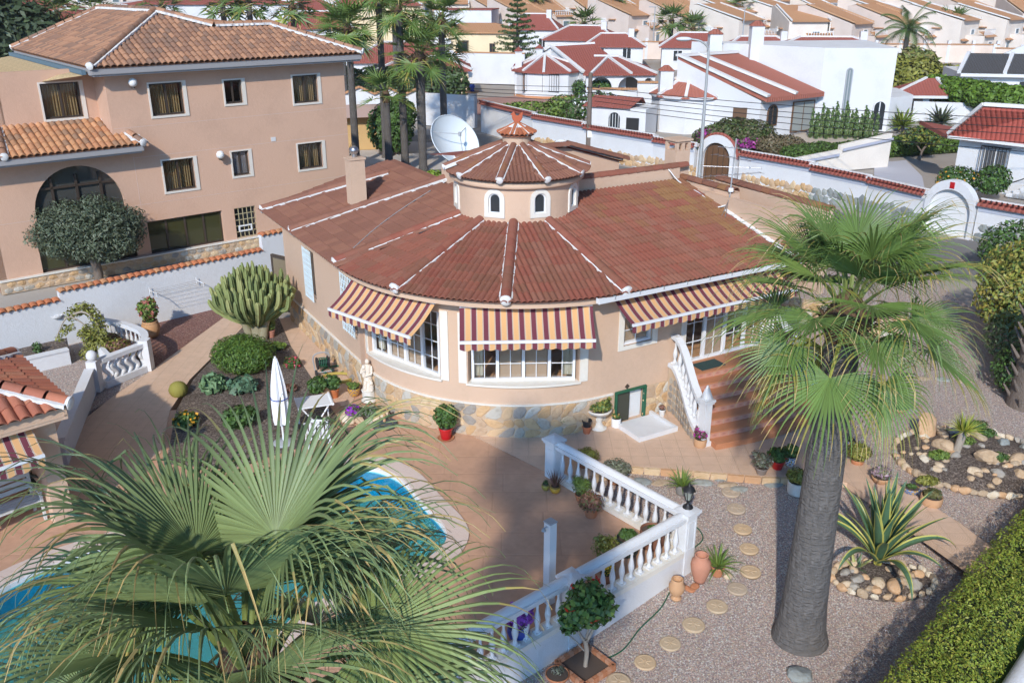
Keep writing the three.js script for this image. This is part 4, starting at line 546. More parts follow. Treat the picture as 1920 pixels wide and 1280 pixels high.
// ---------- fan palms ----------
// one frond, pointing along +x with the given elevation; gravity bends stalk and leaf tips
function frond({ e, lp, lb, ns, seed, k = 7, amax = 118, droop = 1.5, cols, dry = 0.25, stalk = [0.16, 0.2, 0.05], sag = 30, wk = 1 }) {
  const q = rngOf(seed), pos = [], nor = [], col = []; let p = V(0, 0, 0), el = R(e); const tri = (a, b, c, cc) => { for (const v of [a, b, c]) { pos.push(v.x, v.y, v.z); col.push(...cc); } };
  const S = V(0, 0, 1), N0 = 5; let prev = null; // stalk: three-sided
  for (let i = 0; i <= N0; i++) { const t = i / N0, D = V(Math.cos(el), Math.sin(el), 0), U = V(-Math.sin(el), Math.cos(el), 0), w = mix(0.04, 0.017, t) * wk, ring = [p.clone().addScaledVector(S, w), p.clone().addScaledVector(U, w * 0.5), p.clone().addScaledVector(S, -w), p.clone().addScaledVector(U, -w * 0.6)]; if (prev) for (let m = 0; m < 4; m++) { const a = prev[m], b = prev[(m + 1) % 4], c = ring[(m + 1) % 4], d = ring[m]; tri(a, b, c, stalk); tri(a, c, d, stalk); } prev = ring; if (i < N0) { p = p.clone().addScaledVector(D, lp / N0); el -= R(sag) / N0; } }
  const D = V(Math.cos(el), Math.sin(el), 0), U = V(-Math.sin(el), Math.cos(el), 0), da = 2 * R(amax) / (ns - 1), base = cols[Math.floor(q() * cols.length)];
  for (let i = 0; i < ns; i++) {
    const a = -R(amax) + da * i + (q() - 0.5) * da * 0.25, L = lb * (0.62 + 0.38 * Math.cos(a * 0.62)) * (0.88 + 0.22 * q()), tj = 0.32 + 0.1 * q(), kink = q() < 0.14 ? 0.45 + 0.3 * q() : 9, f = 0.82 + 0.36 * q(), dr = q() < dry, dd = droop * (0.6 + 0.8 * q()), tw = (q() - 0.5) * 0.6;
    let d = D.clone().multiplyScalar(Math.cos(a)).addScaledVector(S, Math.sin(a)).addScaledVector(U, 0.22 * Math.abs(Math.sin(a)) - 0.03).normalize(), c = p.clone(), rows = [];
    for (let j = 0; j <= k; j++) {
      const t = j / k, r = L * t, sd = U.clone().cross(d).normalize(), nn = d.clone().cross(sd).normalize(); let w = t < tj ? 2 * r * Math.tan(da / 2) * 1.02 : 2 * L * tj * Math.tan(da / 2) * 0.9 * Math.pow(1 - (t - tj) / (1 - tj), 1.05); w = Math.max(w, 0.004);
      const sd2 = sd.clone().multiplyScalar(Math.cos(tw * t)).addScaledVector(nn, Math.sin(tw * t)), fo = w * 0.28;
      rows.push([c.clone().addScaledVector(sd2, w / 2).addScaledVector(nn, -fo), c.clone(), c.clone().addScaledVector(sd2, -w / 2).addScaledVector(nn, -fo), t]);
      c = c.clone().addScaledVector(d, L / k); d = d.clone(); const b = t > tj * 0.75 ? dd * (0.25 + (t - tj * 0.75) * 2.1) / k : 0.03; d.y -= b; if (t < kink && t + 1 / k >= kink) d.y -= 1.1; d.normalize();
    }
    for (let j = 0; j < k; j++) for (let m = 0; m < 2; m++) { const A = rows[j], B = rows[j + 1], tt = B[3], cc = dr && tt > 0.8 ? [0.42 * f, 0.31 * f, 0.12 * f] : dr && tt > 0.66 ? [base[0] * f * 1.5 + 0.05, base[1] * f * 1.1, base[2] * f] : [base[0] * f, base[1] * f, base[2] * f]; tri(A[m], A[m + 1], B[m + 1], cc); tri(A[m], B[m + 1], B[m], cc); }
  }
  const g = new THREE.BufferGeometry(); g.setAttribute('position', new THREE.Float32BufferAttribute(pos, 3)); g.setAttribute('color', new THREE.Float32BufferAttribute(col, 3)); g.computeVertexNormals(); return g;
}
const G1 = [[0.122, 0.195, 0.045], [0.138, 0.215, 0.05], [0.105, 0.172, 0.043], [0.155, 0.225, 0.05]], GY = [[0.22, 0.28, 0.05], [0.2, 0.25, 0.05]], GB = [[0.165, 0.225, 0.095], [0.18, 0.245, 0.1], [0.2, 0.265, 0.09]];
function trunkGeo(prof, seg = 28) { return lathe(prof, seg); }
function fanPalm(name, label, [x, y, z], H, { n, lp, lb, ns, k, cols, r0, r1, e0 = 82, e1 = -25, droop = 1.5, group, seed = 1, yel = 3, lean = 0, dry = 0.3, az0 = 0, wk = 1, pow = 1.1, amax = 118 }) {
  const t = thing(name, label, 'palm tree', [x, y, z], 0, group), q = rngOf(seed);
  const prof = [[0.01, -0.3], [r0 * 1.45, -0.3], [r0 * 1.3, 0.02], [r0 * 1.12, 0.25], [r0, 0.7], [mix(r0, r1, 0.4), H * 0.35], [mix(r0, r1, 0.7), H * 0.65], [r1, H * 0.95], [r1 * 1.02, H], [r1 * 0.9, H + 0.12], [0.02, H + 0.3]];
  const g = trunkGeo(prof), uvp = g.attributes.uv, pp = g.attributes.position; for (let i = 0; i < uvp.count; i++) uvp.setXY(i, uvp.getX(i) * 2.2, pp.getY(i)); mesh('trunk', prep(g, true), mat.trunk, t);
  mesh('crown_fibre', [lathe([[r1 * 0.98, H - 0.25], [r1 * 1.25, H - 0.05], [r1 * 1.2, H + 0.2], [r1 * 0.7, H + 0.45], [0.02, H + 0.6]], 14)], mat.fibre, t);
  const stubs = Math.round(n * 0.8); for (let i = 0; i < stubs; i++) { const a = i * 2.4 + 0.4, o = mesh('leaf_base', SB, mat.fibre, t); o.position.set(Math.cos(a) * r1 * 0.95, H - 0.12 + 0.2 * q(), Math.sin(a) * r1 * 0.95); o.rotation.set(0, -a, 0); o.rotateZ(-0.55 - 0.3 * q()); o.scale.setScalar(r1 / 0.3); }
  const cls = 9, lib = []; for (let c = 0; c < cls; c++) for (let v = 0; v < 2; v++) lib.push(frond({ e: mix(e0, e1, c / (cls - 1)), lp: lp * (0.9 + 0.25 * q()), lb: lb * (0.9 + 0.2 * q()), ns, k, seed: seed * 100 + c * 2 + v, cols: c >= cls - 1 ? [...GY, ...cols] : cols, droop: droop * (0.7 + 0.5 * c / cls), dry: dry + 0.3 * c / cls, wk, amax, stalk: c > 5 ? [0.3, 0.3, 0.06] : [0.17, 0.22, 0.06] }));
  for (let i = 0; i < n; i++) { const u = Math.pow((i + 0.5) / n, pow), c = Math.min(cls - 1, Math.floor(u * cls)), o = mesh('frond', lib[c * 2 + (i & 1)], mat.frond, t), a = az0 + i * 2.39996 + (q() - 0.5) * 0.4; o.position.set(Math.cos(a) * r1 * 0.45, H + 0.35 - 0.4 * u, -Math.sin(a) * r1 * 0.45); o.rotation.set((q() - 0.5) * 0.5, 0, 0); o.rotation.order = 'YXZ'; o.rotation.y = a; o.scale.setScalar(0.92 + 0.16 * q()); }
  return t;
}
const LP = [-1.466, -4.011];
const SB = prep(mg([tf(new THREE.CylinderGeometry(0.02, 0.05, 0.34, 5), 0, 0.15, 0)]));
fanPalm('fan_palm', 'big fan palm with long drooping fronds over the swimming pool', [LP[0], -0.1, LP[1]], 6.25, { n: 34, lp: 0.64, lb: 1.12, ns: 54, k: 11, cols: GB, r0: 0.26, r1: 0.18, e0: 86, e1: -24, droop: 4.2, pow: 1.15, seed: 4, group: 'tall fan palms of the garden', az0: 0.3 });
fanPalm('fan_palm', 'fan palm with thick grey trunk rising from the pebble garden', [4.975, -0.564, -12.644], 5.75, { n: 33, lp: 0.95, lb: 1.24, ns: 44, k: 9, cols: G1, r0: 0.37, r1: 0.26, e0: 82, e1: -28, droop: 3.3, seed: 8, group: 'tall fan palms of the garden', dry: 0.3, pow: 1.3 });
fanPalm('fan_palm', 'very tall slim fan palm whose crown shades the terrace paving', [-3.6, -0.1, 0.5], 12.3, { n: 34, lp: 0.6, lb: 1.0, ns: 24, k: 5, cols: G1, r0: 0.3, r1: 0.18, e0: 60, e1: -35, droop: 1.6, seed: 5, group: 'tall fan palms of the garden' });

// ---------- pots, plants and garden things ----------
const POT = { flower: [[0.001, 0], [0.62, 0], [0.68, 0.05], [0.92, 0.85], [1, 0.86], [1, 1], [0.9, 1], [0.88, 0.86]], bowl: [[0.001, 0], [0.5, 0], [0.8, 0.3], [1, 0.8], [1, 1], [0.92, 1], [0.9, 0.82]], belly: [[0.001, 0], [0.6, 0], [0.85, 0.25], [1, 0.55], [0.9, 0.85], [0.78, 0.92], [0.86, 1], [0.76, 1], [0.74, 0.86]], drum: [[0.001, 0], [0.85, 0], [0.95, 0.1], [1, 0.5], [0.98, 1], [0.88, 1], [0.87, 0.86]] };
const potGeo = (k, r, h) => lathe(POT[k].map(([a, b]) => [a * r, b * h]), 18);
const gC = [[0.05, 0.11, 0.02], [0.07, 0.14, 0.025], [0.04, 0.085, 0.02]], gL = [[0.12, 0.19, 0.03], [0.15, 0.22, 0.035], [0.09, 0.15, 0.03]], gO = [[0.19, 0.2, 0.03], [0.15, 0.15, 0.03], [0.24, 0.24, 0.045]], gGrey = [[0.15, 0.17, 0.11], [0.19, 0.19, 0.15], [0.12, 0.14, 0.09]], purple = [[0.2, 0.015, 0.25], [0.28, 0.02, 0.3]], gBrown = [[0.2, 0.09, 0.06], [0.14, 0.08, 0.04], [0.26, 0.12, 0.09]];
function potted(label, [x, y, z], { kind = 'flower', r = 0.15, h = 0.25, m = mat.terracotta, w = 0.3, ph = 0.35, n = 700, size = 0.045, asp = 0.5, cols = gC, flowers, fn = 60, saucer, blade, group, name = 'potted_plant', lift = 0.55 }) {
  const t = thing(name, label, 'plant', [x, y, z], rr(0, 6), group); mesh('pot', [potGeo(kind, r, h)], m, t); mesh('soil', [cyl(r * 0.88, r * 0.88, 0.01, 0, h * 0.86, 0, 14)], mat.soil, t); if (saucer) mesh('saucer', [lathe([[0.001, 0.004], [r * 1.05, 0.004], [r * 1.2, 0.03], [r * 1.15, 0.03], [r, 0.012]], 18)], saucer, t);
  if (blade) mesh('leaves', blades({ y: h * 0.85, cols, ...blade }), mat.leaf, t); else { const q = rngOf(Math.round(x * 100 + z * 37)), bl = [[0, h + ph * lift, 0, w, ph * 0.55, w]]; for (let i = 0; i < 5; i++) bl.push([(q() - 0.5) * w * 1.3, h + ph * (0.4 + 0.6 * q()), (q() - 0.5) * w * 1.3, w * 0.45, ph * 0.3, w * 0.45]); mesh('foliage', leaves({ n, blobs: bl, size, asp, cols, seed: Math.round(x * 31 + z * 17), shell: 0.3 }), mat.leaf, t); mesh('stem', [cyl(0.012, 0.018, ph * 0.6, 0, h * 0.8, 0, 6)], mat.bark, t); if (flowers) mesh('flowers', leaves({ n: fn, blobs: bl.map((b) => [b[0], b[1] + 0.02, b[2], b[3] * 1.04, b[4] * 1.05, b[5] * 1.04]), size: size * 0.9, asp: 0.9, cols: flowers, seed: 5, shell: 0.9 }), mat.leaf, t); }
  return t;
}
const talavera = (base, c2) => M(1, 1, 1, { roughness: 0.3, map: tex(128, 0.4, (u, v) => { const a = Math.sin(u * 31.4) * Math.sin(v * 31.4), b = fbm(u, v, 8, 3, 2); return a > 0.45 ? c2 : b > 0.62 ? [0.5, 0.3, 0.06] : base; }) });
const tYellow = talavera([0.6, 0.33, 0.04], [0.03, 0.06, 0.3]), tBlue = talavera([0.65, 0.66, 0.66], [0.03, 0.12, 0.35]);
potted('red glazed pot with a leafy green jade bush by the stone plinth', [-1.549, 0, -18.878], { r: 0.17, h: 0.3, m: mat.red, w: 0.27, ph: 0.5, n: 1500, size: 0.05, saucer: mat.terracotta, cols: gC, lift: 0.6 });
potted('wide white stone urn pedestal filled with trailing green succulents', [2.07, 0, -19.394], { kind: 'bowl', r: 0.001, h: 0.52, m: mat.marble, w: 0.3, ph: 0.22, n: 1600, size: 0.035, cols: [...gC, ...gO], name: 'stone_urn', lift: 0.5 });
{ const t = scene.children[scene.children.length - 1]; t.children.find((c) => c.name === 'pot').geometry = mg([lathe([[0.001, 0], [0.2, 0], [0.2, 0.04], [0.14, 0.06], [0.1, 0.12], [0.075, 0.2], [0.11, 0.28], [0.08, 0.32], [0.1, 0.36], [0.26, 0.43], [0.31, 0.5], [0.31, 0.53], [0.27, 0.53], [0.2, 0.48]], 24)]); t.children.find((c) => c.name === 'soil').geometry = cyl(0.25, 0.25, 0.01, 0, 0.49, 0, 18); }
{ const t = thing('stacked_pots', 'black plastic pot stacked on a terracotta pot beside the stone urn', 'pot', [1.77, 0, -19.147]); mesh('lower_pot', [potGeo('flower', 0.115, 0.19)], M(0.5, 0.16, 0.07), t); mesh('upper_pot', [potGeo('flower', 0.12, 0.22).translate(0, 0.13, 0)], mat.dark, t); }
potted('round white pot with small flowers next to the cellar hatch', [2.5, 0, -19.477], { kind: 'drum', r: 0.12, h: 0.24, m: mat.whiteTrim, w: 0.09, ph: 0.08, n: 220, size: 0.025, flowers: [[0.5, 0.3, 0.1]], fn: 20 });
potted('small white pot against the stair wall by the cellar hatch', [3.691, 0, -20.05], { kind: 'flower', r: 0.09, h: 0.19, m: mat.whiteTrim, w: 0.08, ph: 0.1, n: 160, size: 0.025, cols: gBrown });
potted('square planter of magenta flowers at the foot of the stair post', [4.34, 0, -18.513], { kind: 'drum', r: 0.15, h: 0.2, m: mat.terracottaPale, w: 0.16, ph: 0.2, n: 500, size: 0.03, cols: [[0.1, 0.06, 0.05], [0.06, 0.09, 0.03]], flowers: [[0.4, 0.03, 0.25], [0.3, 0.02, 0.2]], fn: 140 });
{ // bicycle plant stand
  const t = thing('bicycle_planter', 'white wire bicycle plant stand holding three white pots', 'plant stand', [0.882, 0, -19.065], R(12));
  const ring = (r, x, z, n) => { mesh('wheel', [tf(new THREE.TorusGeometry(r, 0.009, 6, 28), x, r, z), tf(new THREE.TorusGeometry(r * 0.62, 0.006, 5, 24), x, r, z), ...[...Array(8)].map((_, i) => bar([x, r, z], [x + r * Math.cos(i * PI / 4), r + r * Math.sin(i * PI / 4), z], 0.004, 4))], mat.whiteTrim, t); };
  ring(0.18, -0.25, 0); ring(0.1, 0.33, 0.08); ring(0.1, 0.33, -0.08);
  mesh('frame', [tube([[-0.25, 0.18, 0], [-0.2, 0.38, 0], [-0.02, 0.36, 0], [0.12, 0.18, 0], [0.33, 0.1, 0]], 0.011), tube([[-0.2, 0.38, 0], [-0.25, 0.5, 0], [-0.3, 0.48, 0.1]], 0.009), tube([[-0.25, 0.5, 0], [-0.3, 0.48, -0.1]], 0.009), bar([0.33, 0.1, -0.08], [0.33, 0.1, 0.08], 0.01), ...[[-0.2, 0.36], [0.05, 0.3], [0.28, 0.18]].map(([x, y]) => tf(new THREE.TorusGeometry(0.07, 0.006, 5, 18), x, y + 0.02, 0, PI / 2))], mat.whiteTrim, t);
  const o = t.position, c = Math.cos(R(12)), s = Math.sin(R(12)); for (const [x, y, txt] of [[-0.2, 0.34, 'small white pot in the upper ring of the bicycle stand'], [0.05, 0.28, 'small white pot in the middle of the bicycle stand'], [0.28, 0.16, 'small white pot with fern on the rear of the bicycle stand']]) potted(txt, [o.x + x * c, y, o.z - x * s], { kind: 'flower', r: 0.075, h: 0.13, m: mat.whiteTrim, w: x > 0.2 ? 0.13 : 0.06, ph: 0.12, n: 240, size: 0.028, cols: x > 0.2 ? gL : gC, group: 'pots on the bicycle stand' });
}
{ const t = thing('parasol_base', 'dark round parasol foot with tube beside the flower planter', 'parasol base', [-3.076, 0, -19.562]); mesh('foot', [lathe([[0.001, 0], [0.31, 0], [0.31, 0.05], [0.26, 0.08], [0.05, 0.1], [0.001, 0.1]], 26)], M(0.06, 0.075, 0.09, { roughness: 0.6 }), t); mesh('tube', [cyl(0.035, 0.035, 0.34, 0, 0.1, 0, 12)], mat.terracottaPale, t); mesh('clamp', [cyl(0.045, 0.045, 0.06, 0, 0.36, 0, 12), bar([0.04, 0.39, 0], [0.12, 0.39, 0], 0.012)], mat.dark, t); }
{ // statue: three intertwined figures, pale stone
  const t = thing('stone_statue', 'pale stone statue of embracing figures against the plinth wall', 'statue', [-3.626, 0.05, -20.796]); const g = [lathe([[0.001, 0], [0.2, 0], [0.2, 0.06], [0.17, 0.08], [0.17, 0.3], [0.19, 0.32], [0.001, 0.33]], 14)]; mesh('pedestal', g, mat.marble, t);
  const lim = (a, b, r1, r2) => { const A = V(...a), B = V(...b), d = B.clone().sub(A), c = new THREE.CylinderGeometry(r2, r1, d.length(), 10); c.applyQuaternion(new THREE.Quaternion().setFromUnitVectors(V(0, 1, 0), d.clone().normalize())); const m = A.add(B).multiplyScalar(0.5); return c.translate(m.x, m.y, m.z); };
  const body = [lathe([[0.16, 0.33], [0.13, 0.45], [0.1, 0.6], [0.115, 0.72], [0.09, 0.82], [0.115, 0.92], [0.1, 1.0], [0.04, 1.03]], 14), ball(0.065, 0.01, 1.1, 0.02, 0.9, 1.15, 1, 12), ball(0.055, -0.07, 0.98, 0.09, 1, 1.1, 1, 10), lim([0.1, 0.97, 0], [0.12, 0.8, 0.1], 0.036, 0.03), lim([0.12, 0.8, 0.1], [-0.04, 0.76, 0.15], 0.03, 0.025), lim([-0.1, 0.97, 0], [-0.15, 0.82, 0.08], 0.036, 0.03), lim([-0.15, 0.82, 0.08], [-0.04, 0.9, 0.14], 0.03, 0.024), lim([-0.07, 0.72, 0.06], [-0.08, 0.92, 0.09], 0.06, 0.05), lim([0.06, 0.62, 0.06], [0.09, 0.36, 0.09], 0.06, 0.045), lim([-0.05, 0.6, 0.08], [-0.06, 0.36, 0.12], 0.055, 0.04), ball(0.05, 0.1, 0.55, 0.12, 1, 1.2, 1, 10), lim([0.1, 0.5, 0.11], [0.1, 0.34, 0.12], 0.06, 0.045)];
  mesh('figures', body, P(0.72, 0.63, 0.52, { roughness: 0.8 }), t);
}
{ // rock-edged planter under the statue
  const c = [-3.625, -19.962], t = thing('rock_planter', 'raised planter of pale rocks with purple flowers in front of the statue', 'planter', [c[0], 0, c[1]]); const q = rngOf(3);
  for (let i = 0; i < 15; i++) { const a = 2 * PI * i / 15; const o = mesh('edging_rock', rock(0.12, i + 3, 1.1, 1, 0.9), rocks[[1, 4, 1, 4, 0][i % 5]], t); o.position.set(Math.cos(a) * 0.52, 0.06, Math.sin(a) * 0.34); o.rotation.y = -a + 1.57; o.scale.setScalar(0.8 + 0.4 * q()); }
  mesh('soil', [cyl(0.46, 0.46, 0.1, 0, 0.01, 0, 20).scale(1, 1, 0.66)], mat.soil, t); mesh('foliage', leaves({ n: 2200, blobs: [[-0.2, 0.14, 0, 0.24, 0.14, 0.22], [0.22, 0.15, 0.02, 0.26, 0.15, 0.2]], size: 0.035, cols: [...gC, ...gGrey], seed: 11, shell: 0.4 }), mat.leaf, t); mesh('flowers', leaves({ n: 240, blobs: [[-0.28, 0.2, 0, 0.18, 0.13, 0.2]], size: 0.03, asp: 0.9, cols: [[0.25, 0.01, 0.42], [0.32, 0.02, 0.5]], seed: 12, shell: 0.85 }), mat.leaf, t);
}
potted('yellow and blue painted pot with small succulents by the hose', [-4.077, 0, -21.219], { kind: 'bowl', r: 0.17, h: 0.24, m: tYellow, w: 0.15, ph: 0.12, n: 500, size: 0.03, cols: gL });
potted('orange clay pot with leafy plant behind the white chair', [-4.569, 0, -21.122], { r: 0.14, h: 0.26, m: M(0.5, 0.15, 0.05), w: 0.2, ph: 0.3, n: 700, size: 0.05, cols: gC });
{ // hose reel cart
  const t = thing('hose_reel', 'dark hose reel cart wound with green hose beside the house wall', 'hose reel', [-5.138, 0, -22.65], R(25)); mesh('frame', [tube([[-0.2, 0.05, -0.18], [-0.2, 0.5, -0.18], [0.2, 0.5, -0.18], [0.2, 0.05, -0.18]], 0.018), bar([-0.22, 0.09, 0.1], [0.22, 0.09, 0.1], 0.015)], mat.grey, t); for (const s of [-1, 1]) mesh('wheel', [tf(new THREE.CylinderGeometry(0.09, 0.09, 0.05, 16), s * 0.23, 0.09, 0.12, 0, 0, PI / 2)], mat.dark, t); mesh('drum', [tf(new THREE.CylinderGeometry(0.17, 0.17, 0.03, 18), -0.15, 0.3, -0.05, 0, 0, PI / 2), tf(new THREE.CylinderGeometry(0.17, 0.17, 0.03, 18), 0.15, 0.3, -0.05, 0, 0, PI / 2), tf(new THREE.CylinderGeometry(0.1, 0.1, 0.3, 14), 0, 0.3, -0.05, 0, 0, PI / 2)], mat.dark, t); const h = []; for (let i = 0; i < 60; i++) { const a = i * 0.7; h.push([-0.12 + 0.24 * ((i / 12) % 1), 0.3 + 0.13 * Math.sin(a), -0.05 + 0.13 * Math.cos(a)]); } for (let i = 0; i < 14; i++) h.push([0.3 + 0.35 * Math.sin(i * 0.9), 0.03 + 0.004 * i, 0.25 * Math.cos(i * 0.9)]); mesh('hose', [tube(h, 0.014, 5, 260)], mat.green, t); }
{ // coil of yellow hose by the wall
  const pts = []; for (let i = 0; i <= 40; i++) pts.push([0.42 * Math.cos(i * 0.5), 0.02 + 0.002 * i, 0.3 * Math.sin(i * 0.5)]); const t = thing('coiled_hose', 'loose coil of yellow hose on the tiles by the hose reel', 'hose', [-4.689, 0.02, -22.18]); mesh('hose', [tube(pts, 0.012, 5, 160)], M(0.45, 0.35, 0.08), t); }
{ // folded parasol
  const t = thing('folded_parasol', 'tall folded white parasol standing among the garden plants', 'parasol', [-5.287, 0, -18.616]); const H = 2.145; const prof = []; const N = 16, f = []; const rad = (t2, a) => (0.035 + 0.16 * Math.sin(Math.min(1, t2 * 1.25) * 1.5) * (1 - 0.25 * t2)) * (1 + 0.22 * Math.cos(a * 8)); const pt = (i, j) => { const tt = j / N, a = 2 * PI * i / 32; return [rad(tt, a) * Math.cos(a), H - tt * (H - 0.55), rad(tt, a) * Math.sin(a)]; }; for (let i = 0; i < 32; i++) for (let j = 0; j < N; j++) f.push([pt(i, j), pt(i + 1, j), pt(i + 1, j + 1), pt(i, j + 1)]);
  mesh('canopy', [quads(f)], M(0.8, 0.8, 0.8, { roughness: 0.9 }), t); mesh('pole', [cyl(0.025, 0.025, H + 0.05, 0, 0, 0, 10)], mat.whiteTrim, t); mesh('tie', [tf(new THREE.TorusGeometry(0.19, 0.012, 6, 24), 0, H * 0.55, 0, PI / 2)], mat.blue, t); mesh('foot', [lathe([[0.001, 0], [0.25, 0], [0.24, 0.06], [0.04, 0.1]], 18)], mat.grey, t); }
{ // white plastic table and chair
  const t = thing('garden_table', 'white plastic garden table with rolled edge near the planter', 'table', [-4.719, 0, -19.477], R(20)); mesh('table_top', [box(0.8, 0.03, 0.62, 0, 0.66, 0), tf(new THREE.CylinderGeometry(0.035, 0.035, 0.64, 10), 0.4, 0.685, 0, PI / 2), tf(new THREE.CylinderGeometry(0.02, 0.02, 0.64, 8), -0.4, 0.68, 0, PI / 2)], mat.whiteTrim, t); for (const [x, z] of [[-1, -1], [-1, 1], [1, -1], [1, 1]]) mesh('leg', [bar([x * 0.33, 0.66, z * 0.24], [x * 0.36 - x * 0.5 * (z > 0 ? 1 : 0), 0, z * 0.27], 0.02, 8)], mat.whiteTrim, t);
  const c = thing('garden_chair', 'white plastic slatted garden chair below the white table', 'chair', [-4.406, 0, -18.284], R(200)); mesh('seat', [...[...Array(5)].map((_, i) => box(0.44, 0.02, 0.07, 0, 0.4, -0.18 + i * 0.09))], mat.whiteTrim, c); for (let i = 0; i < 5; i++) mesh('slat', [tf(new THREE.BoxGeometry(0.055, 0.5, 0.018), -0.18 + i * 0.09, 0.66, -0.24, -0.18)], mat.whiteTrim, c); mesh('backrest_rail', [box(0.46, 0.06, 0.025, 0, 0.88, -0.28)], mat.whiteTrim, c); for (const s of [-1, 1]) { mesh('armrest', [box(0.05, 0.025, 0.46, s * 0.25, 0.62, 0)], mat.whiteTrim, c); for (const z of [-1, 1]) mesh('leg', [bar([s * 0.22, 0.62, z * 0.2], [s * 0.26, 0, z * 0.24], 0.018, 8)], mat.whiteTrim, c); }
}
// shrubs along the patio edge
potted('yellow-green rounded shrub in a clay pot behind the balustrade pier', [1.655, -0.1, -17.61], { kind: 'bowl', r: 0.2, h: 0.18, w: 0.27, ph: 0.3, n: 1800, size: 0.03, cols: gO, group: 'shrubs along the patio edge' });
potted('grey-green lavender shrub in a low clay pot by the balustrade', [2.233, -0.15, -17.122], { kind: 'bowl', r: 0.2, h: 0.16, w: 0.3, ph: 0.36, n: 2000, size: 0.03, cols: gGrey, group: 'shrubs along the patio edge' });
potted('bright green feathery fern in a dark pot near the stepping stones', [3.608, -0.166, -16.709], { kind: 'drum', r: 0.13, h: 0.22, m: M(0.2, 0.19, 0.18), cols: gL, blade: { n: 46, len: 0.42, wid: 0.035, e0: 10, e1: 80, droop: 1.2, seed: 8 }, group: 'shrubs along the patio edge' });
potted('dry grey bush in a pot standing in the palm shadow', [5.427, 0.008, -17.237], { r: 0.14, h: 0.16, m: M(0.25, 0.2, 0.17), w: 0.22, ph: 0.3, n: 1000, size: 0.03, cols: [...gGrey, [0.1, 0.07, 0.04]], group: 'shrubs along the patio edge' });
potted('dark green bush in a red pot on the patio edge', [5.838, 0.008, -17.468], { r: 0.15, h: 0.2, m: mat.red, w: 0.23, ph: 0.26, n: 1100, size: 0.035, cols: gC, flowers: [[0.4, 0.05, 0.03]], fn: 20, group: 'shrubs along the patio edge' });
potted('green bush in a blue and white painted pot beside the palm trunk', [6.148, 0.008, -17.61], { kind: 'belly', r: 0.13, h: 0.22, m: tBlue, w: 0.18, ph: 0.26, n: 700, size: 0.035, cols: gL, group: 'shrubs along the patio edge' });
potted('lime green shrub in a white stone pot beside the palm trunk', [6.048, -0.166, -16.709], { kind: 'drum', r: 0.2, h: 0.3, m: mat.marble, w: 0.24, ph: 0.25, n: 1200, size: 0.035, cols: gO, group: 'shrubs along the patio edge' });
potted('blue and white bowl on the pebbles beyond the palm trunk', [7.896, -0.15, -18.816], { kind: 'bowl', r: 0.16, h: 0.16, m: tBlue, w: 0.08, ph: 0.05, n: 120, size: 0.03 });
potted('yellow-green mounded shrub in a low pot beside the patio path', [7.687, 0, -17.719], { kind: 'drum', r: 0.14, h: 0.1, w: 0.27, ph: 0.34, n: 2000, size: 0.035, cols: gO });
potted('lilac succulent clump in a pale stone trough by the path', [7.887, 0, -16.869], { kind: 'bowl', r: 0.2, h: 0.16, m: mat.terracottaPale, w: 0.2, ph: 0.18, n: 600, size: 0.04, cols: [[0.32, 0.22, 0.28], [0.2, 0.14, 0.16], [0.16, 0.17, 0.1]] });
potted('blue rimmed painted bowl beside the rockery ring', [8.365, -0.02, -16.469], { kind: 'bowl', r: 0.17, h: 0.15, m: talavera([0.1, 0.2, 0.45], [0.5, 0.4, 0.2]), w: 0.1, ph: 0.05, n: 160, size: 0.03 });
potted('square terracotta planter with low rosette plant by the rockery', [8.612, -0.02, -16.053], { kind: 'drum', r: 0.22, h: 0.2, m: mat.terracottaPale, w: 0.17, ph: 0.12, n: 800, size: 0.04, cols: [[0.1, 0.1, 0.03], [0.14, 0.12, 0.04], [0.07, 0.09, 0.03]] });
// pots along the inside of the balustrade
potted('small yellow glazed pot at the foot of the end pier', [0.708, 0, -16.585], { kind: 'belly', r: 0.09, h: 0.14, m: M(0.4, 0.3, 0.06, { roughness: 0.35 }), w: 0.06, ph: 0.06, n: 100, size: 0.02 });
potted('yellow glazed pot with reddish upright grass by the end pier', [0.906, 0, -16.479], { kind: 'belly', r: 0.12, h: 0.16, m: M(0.55, 0.3, 0.04, { roughness: 0.35 }), cols: gBrown, blade: { n: 60, len: 0.36, wid: 0.016, e0: 45, e1: 88, droop: 0.4, seed: 4 } });
potted('bright green feathery shrub in a clay pot against the balusters', [1.429, 0, -16.123], { r: 0.14, h: 0.18, w: 0.2, ph: 0.34, n: 1500, size: 0.03, asp: 0.25, cols: gL });
potted('terracotta pot with reddish trailing succulent against the balusters', [1.581, 0, -15.564], { r: 0.16, h: 0.22, w: 0.26, ph: 0.28, n: 1600, size: 0.03, cols: [...gBrown, [0.1, 0.11, 0.03]], lift: 0.35 });
potted('large dark green tub of herbs inside the balustrade corner', [2.162, 0, -14.328], { kind: 'drum', r: 0.22, h: 0.34, m: M(0.03, 0.06, 0.05, { roughness: 0.4 }), w: 0.17, ph: 0.1, n: 700, size: 0.035, cols: gC });
potted('wide brown clay tub inside the lantern corner of the balustrade', [2.657, 0, -14.57], { kind: 'drum', r: 0.24, h: 0.36, m: M(0.2, 0.085, 0.05, { roughness: 0.6 }), w: 0.1, ph: 0.05, n: 150, size: 0.03 });
potted('loose yellow-green bush in a dark pot near the shower column', [1.706, 0, -13.847], { r: 0.15, h: 0.2, m: mat.dark, w: 0.26, ph: 0.42, n: 800, size: 0.035, cols: gO });
potted('pot of yellow flowers pressed against the balusters', [1.687, 0, -13.452], { r: 0.12, h: 0.18, w: 0.13, ph: 0.14, n: 300, size: 0.03, cols: gC, flowers: [[0.7, 0.45, 0.02]], fn: 120 });
